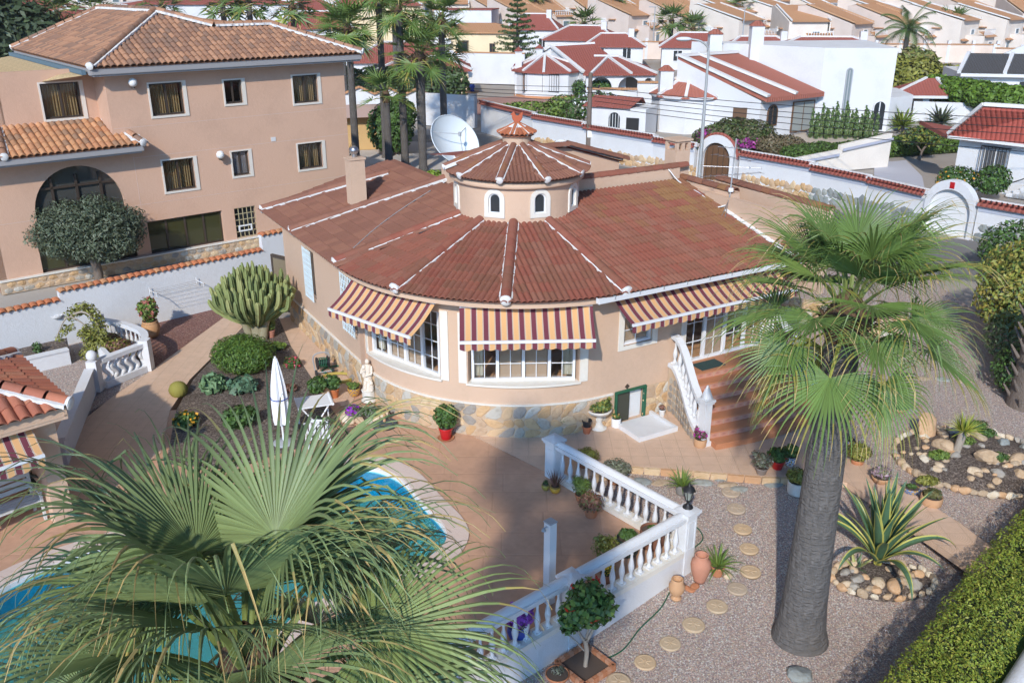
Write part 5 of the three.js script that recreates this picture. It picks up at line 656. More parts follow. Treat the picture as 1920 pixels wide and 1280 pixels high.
potted('cobalt blue pot of purple stocks behind the balusters', [0.104, 0, -11.93], { kind: 'belly', r: 0.19, h: 0.3, m: mat.blue, w: 0.22, ph: 0.3, n: 900, size: 0.045, cols: [[0.16, 0.05, 0.2], [0.08, 0.08, 0.05]], flowers: [[0.3, 0.07, 0.42], [0.24, 0.05, 0.34]], fn: 700 });
// outside: urns, hibiscus in its brick planter
{ const u = (label, p, r, h, m, prof) => { const t = thing('clay_urn', label, 'urn', p, 0, 'clay urns by the balustrade'); mesh('body', [lathe(prof.map(([a, b]) => [a * r, b * h]), 24)], m, t); mesh('rim', [tf(new THREE.TorusGeometry(r * 0.62, r * 0.09, 8, 24), 0, h, 0, PI / 2)], m, t); };
  u('tall pink terracotta oil jar below the lantern pier', [3.506, -0.451, -14.058], 0.19, 0.58, P(0.48, 0.22, 0.14), [[0.001, 0], [0.5, 0], [0.6, 0.1], [0.9, 0.4], [1, 0.62], [0.92, 0.8], [0.62, 0.9], [0.6, 1], [0.5, 1], [0.5, 0.88], [0.001, 0.5]]);
  u('small ochre footed clay urn beside the white retaining wall', [2.997, -0.498, -13.617], 0.16, 0.42, mat.terracottaPale, [[0.001, 0], [0.6, 0], [0.62, 0.06], [0.4, 0.14], [0.45, 0.2], [0.85, 0.42], [0.95, 0.7], [0.7, 0.85], [0.72, 1], [0.58, 1], [0.55, 0.8], [0.001, 0.5]]); }
potted('fern spilling from a clay pot next to the tall oil jar', [3.869, -0.431, -14.227], { r: 0.14, h: 0.22, cols: gL, blade: { n: 60, len: 0.48, wid: 0.03, e0: 0, e1: 80, droop: 1.6, seed: 18 } });
{ const t = thing('clay_shards', 'broken terracotta pieces lying between the clay urns', 'rubble', [3.271, -0.474, -13.85]); for (let i = 0; i < 5; i++) { const o = mesh('shard', rock(0.07, 40 + i, 1.5, 0.5, 1), mat.terracotta, t); o.position.set(rr(-0.16, 0.16), 0.03, rr(-0.12, 0.12)); o.rotation.y = rr(0, 6); } }
{ // hibiscus tree
  const p = [1.207, -0.57, -11.906], t = thing('hibiscus_tree', 'small hibiscus tree with red blooms in a brick-edged bed', 'tree', p); const H = 1.35;
  const st = (pts, r) => tube(pts, r, 7, 14); mesh('trunk', [st([[0, -0.05, 0], [0.02, 0.35, 0], [-0.02, 0.6, 0.02]], 0.04), st([[-0.02, 0.55, 0.02], [-0.15, 0.85, 0.08], [-0.22, 1.2, 0.1]], 0.024), st([[0.0, 0.5, 0], [0.13, 0.8, -0.06], [0.16, 1.2, -0.1]], 0.026), st([[0.0, 0.6, 0], [0.02, 0.9, 0.1], [-0.02, 1.3, 0.12]], 0.02), st([[-0.02, 0.35, 0], [-0.25, 0.6, -0.05], [-0.4, 0.68, -0.06]], 0.014)], mat.paleBark, t);
  const bl = [[0, 1.25, 0, 0.34, 0.34, 0.34], [-0.22, 1.1, 0.05, 0.24, 0.26, 0.24], [0.22, 1.2, -0.05, 0.26, 0.3, 0.26], [0, 1.5, 0, 0.26, 0.22, 0.26], [-0.3, 0.95, 0.1, 0.16, 0.16, 0.16]]; mesh('crown', leaves({ n: 1500, blobs: bl, size: 0.055, asp: 0.6, cols: [...gC, ...gL], seed: 31, shell: 0.35 }), mat.leaf, t); for (let i = 0; i < 5; i++) { const a = i * 1.3; const o = mesh('bloom', blades({ n: 6, len: 0.07, wid: 0.05, e0: 10, e1: 30, droop: 0.1, cols: [[0.55, 0.03, 0.01]], seed: 3, k: 3 }), mat.leaf, t); o.position.set(0.34 * Math.cos(a), 1.2 + 0.1 * i - 0.1, 0.34 * Math.sin(a)); o.rotation.set(rr(-1, 1), 0, rr(-1, 1)); }
  const b = thing('brick_bed_edging', 'square of small terracotta edging bricks round the hibiscus trunk', 'edging', p, R(40)); for (let s = 0; s < 4; s++) for (let i = 0; i < 7; i++) { const o = mesh('brick', tf(new THREE.BoxGeometry(0.085, 0.11, 0.07), 0, 0.05, 0), [mat.terracotta, P(0.52, 0.26, 0.15)][i & 1], b); const a = s * PI / 2, u = -0.3 + i * 0.1; o.position.set(Math.cos(a) * u + Math.sin(a) * 0.34, 0, -Math.sin(a) * u + Math.cos(a) * 0.34); o.rotation.y = a; } mesh('soil', [box(0.6, 0.04, 0.6)], mat.soil, b);
}
potted('terracotta bowl with small round cacti by the hibiscus bed', [0.736, -0.57, -11.624], { kind: 'bowl', r: 0.2, h: 0.14, w: 0.1, ph: 0.1, n: 200, size: 0.02, cols: gGrey });
// garden hoses
{ const hose = (label, pts) => { const t = thing('garden_hose', label, 'hose', [0, 0, 0], 0, 'green garden hoses'); mesh('hose', [tube(pts.map(([x, y, z]) => [x, gh(x, z) + 0.015, z]), 0.013, 5, 60)], mat.green, t); }; hose('green hose winding over the pebbles from the hibiscus bed to the urns', [[1.347, -0.57, -12.211], [1.517, -0.57, -12.108], [1.849, -0.57, -12.289], [2.237, -0.556, -12.841], [2.689, -0.52, -13.374], [2.901, -0.484, -13.754]]); hose('short green hose looping behind the lantern pier', [[3.665, -0.259, -15.634], [3.765, -0.277, -15.472], [3.779, -0.31, -15.203], [3.54, -0.344, -14.927]]); }
// stepping stones: round cast discs
{ const SS = mg([lathe([[0.001, 0.035], [0.13, 0.035], [0.135, 0.03], [0.15, 0.03], [0.155, 0.036], [0.185, 0.034], [0.195, 0.02], [0.195, -0.03], [0.001, -0.03]], 28), ...[...Array(6)].map((_, i) => bar([0.02 * Math.cos(i * 1.047), 0.034, 0.02 * Math.sin(i * 1.047)], [0.11 * Math.cos(i * 1.047), 0.034, 0.11 * Math.sin(i * 1.047)], 0.012, 5))]), sm = [P(0.5, 0.38, 0.25), P(0.46, 0.36, 0.26), P(0.54, 0.39, 0.24)]; let first = true;
  for (const p of [[4.668, -0.165, -16.729], [4.651, -0.207, -16.147], [4.638, -0.274, -15.504], [4.634, -0.344, -14.927], [4.518, -0.422, -14.298], [4.168, -0.474, -13.85], [3.702, -0.518, -13.401], [3.195, -0.551, -12.934], [2.709, -0.569, -12.473], [2.218, -0.57, -12.019], [1.725, -0.57, -11.564]]) { const o = mesh(numbered('stepping_stone'), SS, pick(sm), scene); o.position.set(...p); o.rotation.y = rr(0, 6); o.scale.setScalar(rr(0.94, 1.06)); o.userData = { label: 'round cast stepping stone in the curved row across the pebbles', category: 'stepping stone', group: 'round stepping stones' }; } }
{ let i = 0; for (const p of [[2.841, -0.151, -17.168], [3.217, -0.152, -17.124], [4.142, -0.152, -17.124], [4.644, -0.15, -17.303], [4.662, -0.154, -17.017], [4.855, -0.16, -16.85], [5.652, -0.153, -17.059], [9.756, -0.15, -22.209], [10.055, -0.15, -20.652], [10.566, -0.15, -22.808], [11.224, -0.15, -22.629], [11.776, -0.15, -22.558], [8.913, -0.15, -21.439], [12.308, -0.15, -22.452]]) { const o = mesh(numbered('flat_stone'), rock(0.24, 70 + i, 1, 0.16, 0.62), [darkRocks[0], rocks[2], darkRocks[2]][i++ % 3], scene); o.position.set(p[0], p[1] + 0.01, p[2]); o.rotation.y = rr(-0.4, 0.4); o.userData = { label: 'flat flagstone bedded in the pebbles', category: 'stone', group: 'flat flagstones in the pebbles' }; } }
for (const [p, r, lab] of [[[5.343, -0.15, -17.348], 0.15, 'pale orange shell-shaped boulder on the pebbles by the patio kerb'], [[4.055, -0.439, -14.157], 0.09, 'small tan stone lying beside the fern pot']]) { const o = mesh(numbered('boulder'), rock(r, 9, 1, 0.7, 0.8, 2), rocks[1], scene); o.position.set(p[0], p[1] + r * 0.4, p[2]); o.userData = { label: lab, category: 'rock' }; }

// ---------- left garden ----------
function copingRow(parent, a, b, m, { w = 0.2, amp = 0.045, over = 0.1, name = 'coping_tile' } = {}) { // barrel tiles laid across a wall top, each tile a part
  const A = V(...a), B = V(...b), d = B.clone().sub(A), L = d.length(), n = Math.max(1, Math.round(L / w)), ry = Math.atan2(-d.z, d.x), g = copingRow.g ??= (() => { const f = [], N = 8, r = 0.1, l = 0.17; for (let i = 0; i < N; i++) { const p = (k) => [-Math.cos(PI * k / N) * r, Math.sin(PI * k / N) * 0.075]; const [x0, y0] = p(i), [x1, y1] = p(i + 1); for (const s of [1, -1]) { f.push([[x0, y0 + 0.05, 0], [x1, y1 + 0.05, 0], [x1, y1, s * l], [x0, y0, s * l]]); f.push([[x0 * 0.8, y0 * 0.75, s * l], [x1 * 0.8, y1 * 0.75, s * l], [x1, y1, s * l], [x0, y0, s * l]]); } } return prep(quads(f)); })();
  for (let i = 0; i < n; i++) { const o = mesh(name, g, pick(m), parent), t = (i + 0.5) / n; o.position.set(mix(A.x, B.x, t), mix(A.y, B.y, t) - 0.005 + rr(-0.006, 0.006), mix(A.z, B.z, t)); o.rotation.y = ry + rr(-0.05, 0.05); o.scale.x = (L / n) / 0.2; }
}
{
  const t = thing('garden_wall', 'whitewashed garden wall with orange tile coping behind the big cactus', 'wall'); const seg = (a, b, h) => { const L = Math.hypot(b[0] - a[0], b[1] - a[1]); mesh('wall_panel', [tf(new THREE.BoxGeometry(L, h + 0.3, 0.2), 0, 0, 0, 0, Math.atan2(-(b[1] - a[1]), b[0] - a[0])).translate((a[0] + b[0]) / 2, h / 2 - 0.15, (a[1] + b[1]) / 2)], mat.white, t); copingRow(t, [a[0], h, a[1]], [b[0], h, b[1]], [...tilesOrange.slice(0, 1), ...tileMats([[0.5, 0.17, 0.07], [0.44, 0.15, 0.065]])]); };
  seg([-7.2, -30.25], [-8.37, -29.2], 2.1); seg([-8.37, -29.2], [-13.15, -24.86], 1.6); seg([-13.15, -24.86], [-17.5, -20.9], 1.35);
  const g = thing('side_gate', 'plain brown side gate between house corner and garden wall', 'gate', [-7.25, 0, -27.6], R(-35)); mesh('leaf', [box(0.95, 1.75, 0.05)], P(0.2, 0.16, 0.1), g); mesh('gate_frame', [frame(rect(-0.55, 0, 0.55, 1.85), rect(-0.475, 0, 0.475, 1.76), 0.09, 0.04)], mat.bronze, g);
  const d = thing('clothes_airer', 'white folding wire clothes airer mounted on the garden wall', 'airer', [-10.6, 1.12, -26.95], R(42)); for (const s of [-0.75, 0.75]) mesh('scissor_arm', [bar([s, 0, 0.02], [s + 0.1, -0.06, 0.3], 0.012), bar([s + 0.1, -0.06, 0.3], [s, -0.1, 0.55], 0.012), bar([s, 0.1, 0.02], [s, -0.12, 0.02], 0.014)], mat.whiteTrim, d); for (let i = 0; i < 6; i++) mesh('line', [bar([-0.75, -0.02 * i, 0.06 + 0.1 * i], [0.75, -0.02 * i, 0.06 + 0.1 * i], 0.004)], mat.grey, d);
  const l = thing('wall_light', 'small white shell wall light on the garden wall', 'lamp', [-13.2, 0.95, -24.65], R(42)); mesh('shade', [new THREE.SphereGeometry(0.13, 14, 8, 0, PI * 2, PI / 2, PI / 2).scale(1.2, 0.8, 0.9)], mat.whiteTrim, l); mesh('bracket', [box(0.12, 0.04, 0.16, 0, -0.04, -0.04)], mat.whiteTrim, l);
}
{ // candelabra cactus: every arm a ribbed column
  const t = thing('candelabra_cactus', 'huge many-armed candelabra cactus in front of the garden wall', 'cactus', [-7.6, 0, -25.2]), q = rngOf(12), cm = [M(0.215, 0.25, 0.085), M(0.25, 0.28, 0.1), M(0.18, 0.215, 0.075), M(0.3, 0.31, 0.12)];
  const arm = (pts, r) => { const c = new THREE.CatmullRomCurve3(pts.map((p) => V(...p))), n = 14, f = [], ring = []; for (let i = 0; i <= n; i++) { const p = c.getPoint(i / n), d = c.getTangent(i / n), s = d.clone().cross(V(0.3, 0.1, 1)).normalize(), u = s.clone().cross(d), rw = []; const rad = r * (0.82 + 0.2 * Math.abs(Math.sin(i * 1.35))) * (i === n ? 0.35 : i === n - 1 ? 0.85 : 1); for (let k = 0; k < 10; k++) { const a = k * PI / 5, w = rad * (k & 1 ? 0.55 : 1); const v = p.clone().addScaledVector(s, Math.cos(a) * w).addScaledVector(u, Math.sin(a) * w); rw.push([v.x, v.y, v.z]); } ring.push(rw); } for (let i = 0; i < n; i++) for (let k = 0; k < 10; k++) f.push([ring[i][k], ring[i][(k + 1) % 10], ring[i + 1][(k + 1) % 10], ring[i + 1][k]]); return prep(quads(f)); };
  mesh('trunk', [tube([[0, -0.1, 0], [0.02, 0.3, 0], [0, 0.6, 0]], 0.2, 9), tube([[0.15, -0.1, 0.1], [0.25, 0.4, 0.1], [0.35, 0.8, 0.12]], 0.13, 8), tube([[-0.15, -0.1, 0.05], [-0.3, 0.4, 0.05], [-0.4, 0.8, 0.1]], 0.12, 8)], M(0.27, 0.24, 0.15), t);
  for (let i = 0; i < 120; i++) { const a = i * 2.39996, rad = 1.22 * Math.sqrt((i + 0.5) / 120), x = Math.cos(a) * rad, z = Math.sin(a) * rad * 0.9, top = 2.5 - 0.55 * rad * rad - 0.35 * q(), k = 0.45 + 0.3 * q(); mesh('arm', arm([[x * 0.2, 0.45 + 0.3 * q(), z * 0.2], [x * 0.62, 0.75 + 0.35 * q(), z * 0.62], [x * 0.95, 1.1 + 0.35 * q() + (top - 1.6) * 0.4, z * 0.95], [x * (1.02 + 0.06 * q()), top, z * 1.02]], 0.068 + 0.02 * q()), pick(cm), t); }
}
{ const t = thing('needle_shrub', 'round dense dark green needle-leaved shrub below the candelabra cactus', 'shrub', [-7.35, 0, -22.85]); mesh('foliage', leaves({ n: 9000, blobs: [[0, 0.5, 0, 0.85, 0.5, 0.75], [0.35, 0.6, 0.1, 0.45, 0.38, 0.4], [-0.4, 0.55, 0, 0.45, 0.4, 0.4], [0, 0.75, 0, 0.4, 0.3, 0.4]], size: 0.055, asp: 0.22, cols: [[0.05, 0.11, 0.012], [0.075, 0.15, 0.018], [0.1, 0.17, 0.02]], seed: 61, shell: 0.5, flat: 0.8 }), mat.leaf, t); mesh('stems', [...[...Array(6)].map((_, i) => tube([[0, -0.05, 0], [0.3 * Math.cos(i), 0.3, 0.3 * Math.sin(i)], [0.55 * Math.cos(i), 0.55, 0.5 * Math.sin(i)]], 0.02, 5))], mat.bark, t); }
potted('large ochre clay jar with a spiny crown-of-thorns shrub on red gravel', [-10.85, 0, -25.4], { kind: 'belly', r: 0.27, h: 0.52, m: P(0.52, 0.29, 0.14), w: 0.28, ph: 0.62, n: 1000, size: 0.06, cols: [...gL, [0.16, 0.19, 0.05]], flowers: [[0.3, 0.1, 0.07]], fn: 110, name: 'clay_jar_plant' });
potted('small cactus in a pink clay pot at the cactus foot', [-7.23, 0.02, -25.296], { r: 0.13, h: 0.24, m: M(0.45, 0.2, 0.14), w: 0.16, ph: 0.3, n: 500, size: 0.05, cols: [[0.16, 0.21, 0.05]] });
{ // arching yellow-green creeper
  const t = thing('arching_creeper', 'yellow-green creeper trained over an arch beside the garden wall', 'plant', [-12.0, 0, -23.7]); const bl = []; for (let i = 0; i <= 9; i++) { const a = PI * (0.05 + 0.62 * i / 9); bl.push([0.62 * Math.cos(a), 0.35 + 1.1 * Math.sin(a), 0.2 * Math.cos(a * 2), 0.19, 0.2, 0.19]); } for (let i = 0; i < 9; i++) bl.push([0.05 + 0.3 * hash2(i, 1, 2), 0.2 + 0.09 * i, 0.2 * hash2(i, 2, 2), 0.27, 0.22, 0.25]); for (let i = 0; i < 4; i++) bl.push([-0.35 - 0.14 * i, 0.95 - 0.04 * i * i, 0, 0.13, 0.12, 0.13]); mesh('foliage', leaves({ n: 3000, blobs: bl, size: 0.05, asp: 0.4, cols: gO, seed: 71, shell: 0.2 }), mat.leaf, t); mesh('stems', [tube([[0.55, -0.05, 0], [0.5, 0.8, 0], [0.1, 1.4, 0], [-0.5, 1.2, 0]], 0.03), tube([[0.5, -0.05, 0.1], [0.2, 0.9, 0.1], [-0.3, 1.3, 0.1], [-0.85, 0.6, 0]], 0.02)], mat.paleBark, t); }
{ // planter with curved balustrade
  const t = thing('balustrade_planter', 'white balustraded planter curving beside the garden path', 'planter'); const path = new THREE.CatmullRomCurve3([V(-12.0, 0, -24.75), V(-11.1, 0, -24.35), V(-10.35, 0, -23.7), V(-10.05, 0, -22.95)]), N = 14, rails = [], bases = []; for (let i = 0; i < N; i++) { const a = path.getPoint(i / N), b = path.getPoint((i + 1) / N); rails.push(beam([a.x, 0.76, a.z], [b.x, 0.76, b.z], 0.2, 0.12)); bases.push(beam([a.x, 0.06, a.z], [b.x, 0.06, b.z], 0.24, 0.14)); const m = path.getPoint((i + 0.5) / N); const o = mesh('baluster', BALg, mat.white, t); o.position.set(m.x, 0.12, m.z); o.scale.y = 0.92; } mesh('top_rail', rails, mat.white, t); mesh('base_rail', bases, mat.white, t);
  const b2 = [[-10.05, -22.9], [-10.75, -21.75]]; mesh('side_rail', [beam([b2[0][0], 0.76, b2[0][1]], [b2[1][0], 0.76, b2[1][1]], 0.2, 0.12), beam([b2[0][0], 0.08, b2[0][1]], [b2[1][0], 0.08, b2[1][1]], 0.24, 0.18)], mat.white, t); for (let i = 0; i < 6; i++) { const k = (i + 0.5) / 6, o = mesh('scroll_baluster', prep(mg([tube([[-0.06, 0.12, 0], [0.08, 0.28, 0], [-0.06, 0.5, 0], [0.06, 0.72, 0]], 0.055, 8, 16)])), mat.white, t); o.position.set(mix(b2[0][0], b2[1][0], k), 0, mix(b2[0][1], b2[1][1], k)); o.rotation.y = R(58); }
  for (const [x, z] of [[-12.1, -24.8], [-10.02, -22.9]]) mesh('corner_post', [box(0.26, 0.9, 0.26, x, 0, z)], mat.white, t); const fp = mesh('finial_post', [box(0.26, 0.85, 0.26), ball(0.14, 0, 0.98, 0, 1, 1.1, 1, 12)], mat.white, t); fp.position.set(-10.85, 0, -21.55);
  mesh('trough_wall', [beam([-12.0, 0.22, -24.1], [-10.75, 0.22, -22.5], 0.12, 0.5), beam([-10.75, 0.22, -22.5], [-10.25, 0.22, -22.75], 0.12, 0.5)], mat.white, t); mesh('soil', [slab([[-12, -24.1], [-10.8, -22.5], [-10.2, -22.9], [-10.5, -23.6], [-11.2, -24.25], [-12, -24.6]], 0.4, 0.3)], mat.soilBed, t);
  mesh('succulents', leaves({ n: 2600, blobs: [[-11.6, 0.45, -24.1, 0.35, 0.14, 0.3], [-11.1, 0.46, -23.6, 0.4, 0.15, 0.35], [-10.7, 0.45, -23.1, 0.3, 0.17, 0.3]], size: 0.05, cols: [...gBrown, ...gBrown, ...gO], seed: 81, shell: 0.3 }), mat.leaf, t);
  const lw = thing('low_garden_wall', 'low white wall with pierced panels running to the pool house', 'wall'); mesh('wall_body', [beam([-10.9, 0.3, -21.4], [-9.9, 0.3, -17.6], 0.14, 0.62)], mat.white, lw); mesh('wall_cap', [beam([-10.9, 0.65, -21.4], [-9.9, 0.65, -17.6], 0.24, 0.08)], mat.white, lw);
  const rb = thing('raised_bed', 'low white raised bed with sparse plants along the garden wall', 'planter'); mesh('bed_wall', [beam([-14.6, 0.2, -21.6], [-12.4, 0.2, -23.4], 0.14, 0.45), beam([-14.6, 0.42, -21.6], [-12.4, 0.42, -23.4], 0.2, 0.05)], mat.white, rb); mesh('soil', [slab([[-14.6, -21.6], [-12.4, -23.4], [-12.9, -24.4], [-15.3, -22.3]], 0.36, 0.3)], mat.soilBed, rb); mesh('plants', leaves({ n: 500, blobs: [[-13.2, 0.5, -23.3, 0.14, 0.18, 0.14], [-13.8, 0.44, -22.5, 0.3, 0.08, 0.12], [-14.2, 0.44, -22.2, 0.2, 0.06, 0.12]], size: 0.04, cols: gC, seed: 83, shell: 0.2 }), mat.leaf, rb);
}
{ const t = thing('barrel_cactus', 'round golden barrel cactus at the edge of the garden path', 'cactus', [-8.608, 0, -21.219]); const g = new THREE.SphereGeometry(0.22, 32, 12), p = g.attributes.position; for (let i = 0; i < p.count; i++) { const a = Math.atan2(p.getZ(i), p.getX(i)), k = 1 + 0.09 * Math.cos(a * 16); p.setXYZ(i, p.getX(i) * k, p.getY(i), p.getZ(i) * k); } g.computeVertexNormals(); g.translate(0, 0.18, 0); mesh('body', [g], M(0.26, 0.24, 0.05), t); mesh('spines', blades({ n: 120, len: 0.06, wid: 0.006, e0: -10, e1: 85, droop: 0.1, cols: [[0.5, 0.4, 0.1]], y: 0.3, spread: 0.12, k: 2 }), mat.leaf, t); }
// smaller plants of the bed
for (const [x, y, lab, o] of [[400, 735, 'fleshy grey-green paddle plant in the dark bed', { w: 0.3, ph: 0.5, n: 260, size: 0.12, asp: 0.7, cols: [[0.1, 0.19, 0.09], [0.13, 0.22, 0.1]] }], [455, 735, 'low blue-green broad-leaved plant behind the palm fronds', { w: 0.36, ph: 0.4, n: 300, size: 0.12, asp: 0.6, cols: [[0.07, 0.15, 0.09], [0.1, 0.18, 0.1]] }], [520, 655, 'small bright green herb clump by the side walkway', { w: 0.25, ph: 0.18, n: 500, size: 0.05, cols: gL }], [548, 690, 'flowering geranium clump beside the folded parasol', { w: 0.22, ph: 0.3, n: 600, size: 0.045, cols: gC, fl: [[0.5, 0.06, 0.1]] }], [596, 735, 'leafy green plant at the corner of the side walkway', { w: 0.25, ph: 0.4, n: 800, size: 0.06, cols: gC }], [540, 735, 'pink-tinged low shrub on the gravel near the parasol', { w: 0.24, ph: 0.2, n: 500, size: 0.035, cols: gBrown }], [350, 800, 'yellow and red flowering plant deep in the bed', { w: 0.3, ph: 0.35, n: 500, size: 0.06, cols: gC, fl: [[0.6, 0.3, 0.02]] }], [450, 800, 'dark leafy plant hidden by the palm fronds', { w: 0.4, ph: 0.5, n: 800, size: 0.08, cols: gC }]]) {
  const p = { 400: [-7.783, -21.447], 455: [-7.018, -21.447], 520: [-6.819, -24.376], 548: [-6.079, -23.015], 596: [-5.059, -21.447], 540: [-5.837, -21.447], 350: [-7.822, -19.477], 450: [-6.539, -19.477] }[x]; const t = thing('bed_plant', lab, 'plant', [p[0], 0.02, p[1]]); const bl = [[0, o.ph * 0.5, 0, o.w, o.ph * 0.5, o.w], [o.w * 0.5, o.ph * 0.6, 0, o.w * 0.5, o.ph * 0.4, o.w * 0.5], [-o.w * 0.4, o.ph * 0.4, o.w * 0.3, o.w * 0.5, o.ph * 0.4, o.w * 0.5]]; mesh('foliage', leaves({ n: o.n, blobs: bl, size: o.size, asp: o.asp ?? 0.45, cols: o.cols, seed: x + y, shell: 0.2 }), mat.leaf, t); if (o.fl) mesh('flowers', leaves({ n: 60, blobs: bl, size: 0.04, asp: 0.9, cols: o.fl, seed: x, shell: 0.95 }), mat.leaf, t);
}
// pool house
{
  const t = thing('pool_house', 'small peach pool house with red barrel-tile hip roof', 'building', [-8.35, 0, -15.3], R(43)); const E = 2.58, D = 3.3, Lx = 6.5, sl = 0.36, m = D / 2;
  mesh('wall', [box(0.35, E - 0.2, 0.35, -0.35, 0, -0.5), box(Lx, E - 0.2, 0.16, -Lx / 2 - 0.2, 0, -D + 0.4), box(0.16, E - 0.2, D - 1.2, -0.35, 0, -D / 2 - 0.2), box(Lx - 0.4, 0.5, 0.3, -Lx / 2 - 0.3, E - 0.6, -0.45)], mat.peach, t); mesh('fascia', [box(Lx, 0.24, 0.06, -Lx / 2, E - 0.26, -0.04), box(0.06, 0.24, D, -0.04, E - 0.26, -D / 2), box(Lx, 0.03, D, -Lx / 2, E - 0.2, -D / 2)], mat.peach, t);
  const pk = [-m, E + sl * m, -m], pk2 = [-Lx, E + sl * m, -m], tile = rollTile(0.21, 0.4, 1, 0.07), recs = planeTiles([[-Lx, E, 0.06], [0.06, E, 0.06], pk, pk2], 0.21, 0.36, () => Math.floor(rnd() * 6)), r2 = planeTiles([[0.06, E, 0.06], [0.06, E, -D], pk], 0.21, 0.36, () => Math.floor(rnd() * 6));
  const nt = [[0.4, 0.14, 0.08], [0.36, 0.12, 0.07], [0.44, 0.16, 0.09], [0.33, 0.12, 0.075], [0.4, 0.17, 0.1], [0.36, 0.11, 0.065]]; const r = grp('roof', t); mesh('roof_deck', [quads([[[-Lx, E - 0.01, 0], [0, E - 0.01, 0], [pk[0], pk[1] - 0.02, pk[2]], [pk2[0], pk2[1] - 0.02, pk2[2]]], [[0, E - 0.01, 0], [0, E - 0.01, -D], [pk[0], pk[1] - 0.02, pk[2]]], [[0, E - 0.01, -D], [-Lx, E - 0.01, -D], pk2, pk]])], tilesRed[1], r); layTiles(r, tile, [...recs, ...r2], nt, tileMats(nt), 'roof_tile');
  ridge(r, [0.04, E + 0.05, 0.04], [pk[0], pk[1] + 0.05, pk[2]], { mats: tileMats(nt), r: 0.13, mw: 0.07, step: 0.4 }); ridge(r, [0.02, E + 0.05, -D], [pk[0], pk[1] + 0.05, pk[2]], { mats: tileMats(nt), r: 0.13, mw: 0.07, step: 0.4 }); ridge(r, pk2, [pk[0], pk[1] + 0.03, pk[2]], { mats: tileMats(nt), r: 0.13, mw: 0.05, step: 0.4, end: false });
  const wl = (x, z) => [-8.35 + x * Math.cos(R(43)) + z * Math.sin(R(43)), -15.3 - x * Math.sin(R(43)) + z * Math.cos(R(43))]; const [ax, az] = wl(-2.3, -0.28); awning('short maroon and gold awning on the front of the pool house', [ax, 2.3, az], R(43), 3.4, 0.55, 0.42, 0.2);
  const [cx, cz] = wl(-0.1, -1.1 + 0.9); const c = thing('plastic_armchair', 'dark green plastic armchair with pierced back beside the pool house', 'chair', [-9.683, 0, -16.331], R(70)); const cg = M(0.03, 0.06, 0.055, { roughness: 0.4 }); mesh('seat', [box(0.48, 0.03, 0.46, 0, 0.4, 0)], cg, c); const bk = []; for (let i = 0; i < 6; i++) { bk.push(box(0.04, 0.44, 0.02, -0.2 + i * 0.08, 0.42, -0.23), box(0.46, 0.035, 0.02, 0, 0.45 + i * 0.075, -0.231)); } mesh('backrest', bk, cg, c); for (const s of [-1, 1]) { mesh('armrest', [box(0.06, 0.03, 0.44, s * 0.25, 0.62, 0)], cg, c); for (const z of [-1, 1]) mesh('leg', [bar([s * 0.22, 0.62, z * 0.2], [s * 0.25, 0, z * 0.23], 0.02, 7)], cg, c); }
  const b = thing('swing_bench', 'pale slatted garden bench in front of the pool house', 'bench', [-9.882, 0, -15.146], R(48)); const bw = M(0.6, 0.62, 0.6); for (let i = 0; i < 4; i++) mesh('seat_slat', [box(1.3, 0.03, 0.09, 0, 0.42, -0.15 + 0.11 * i)], bw, b); for (let i = 0; i < 3; i++) mesh('back_slat', [box(1.3, 0.09, 0.025, 0, 0.55 + 0.13 * i, -0.26)], bw, b); for (const s of [-1, 1]) mesh('end_frame', [box(0.05, 0.9, 0.05, s * 0.62, 0, -0.27), box(0.05, 0.6, 0.05, s * 0.62, 0, 0.22), box(0.06, 0.03, 0.52, s * 0.62, 0.6, -0.03)], bw, b);
}
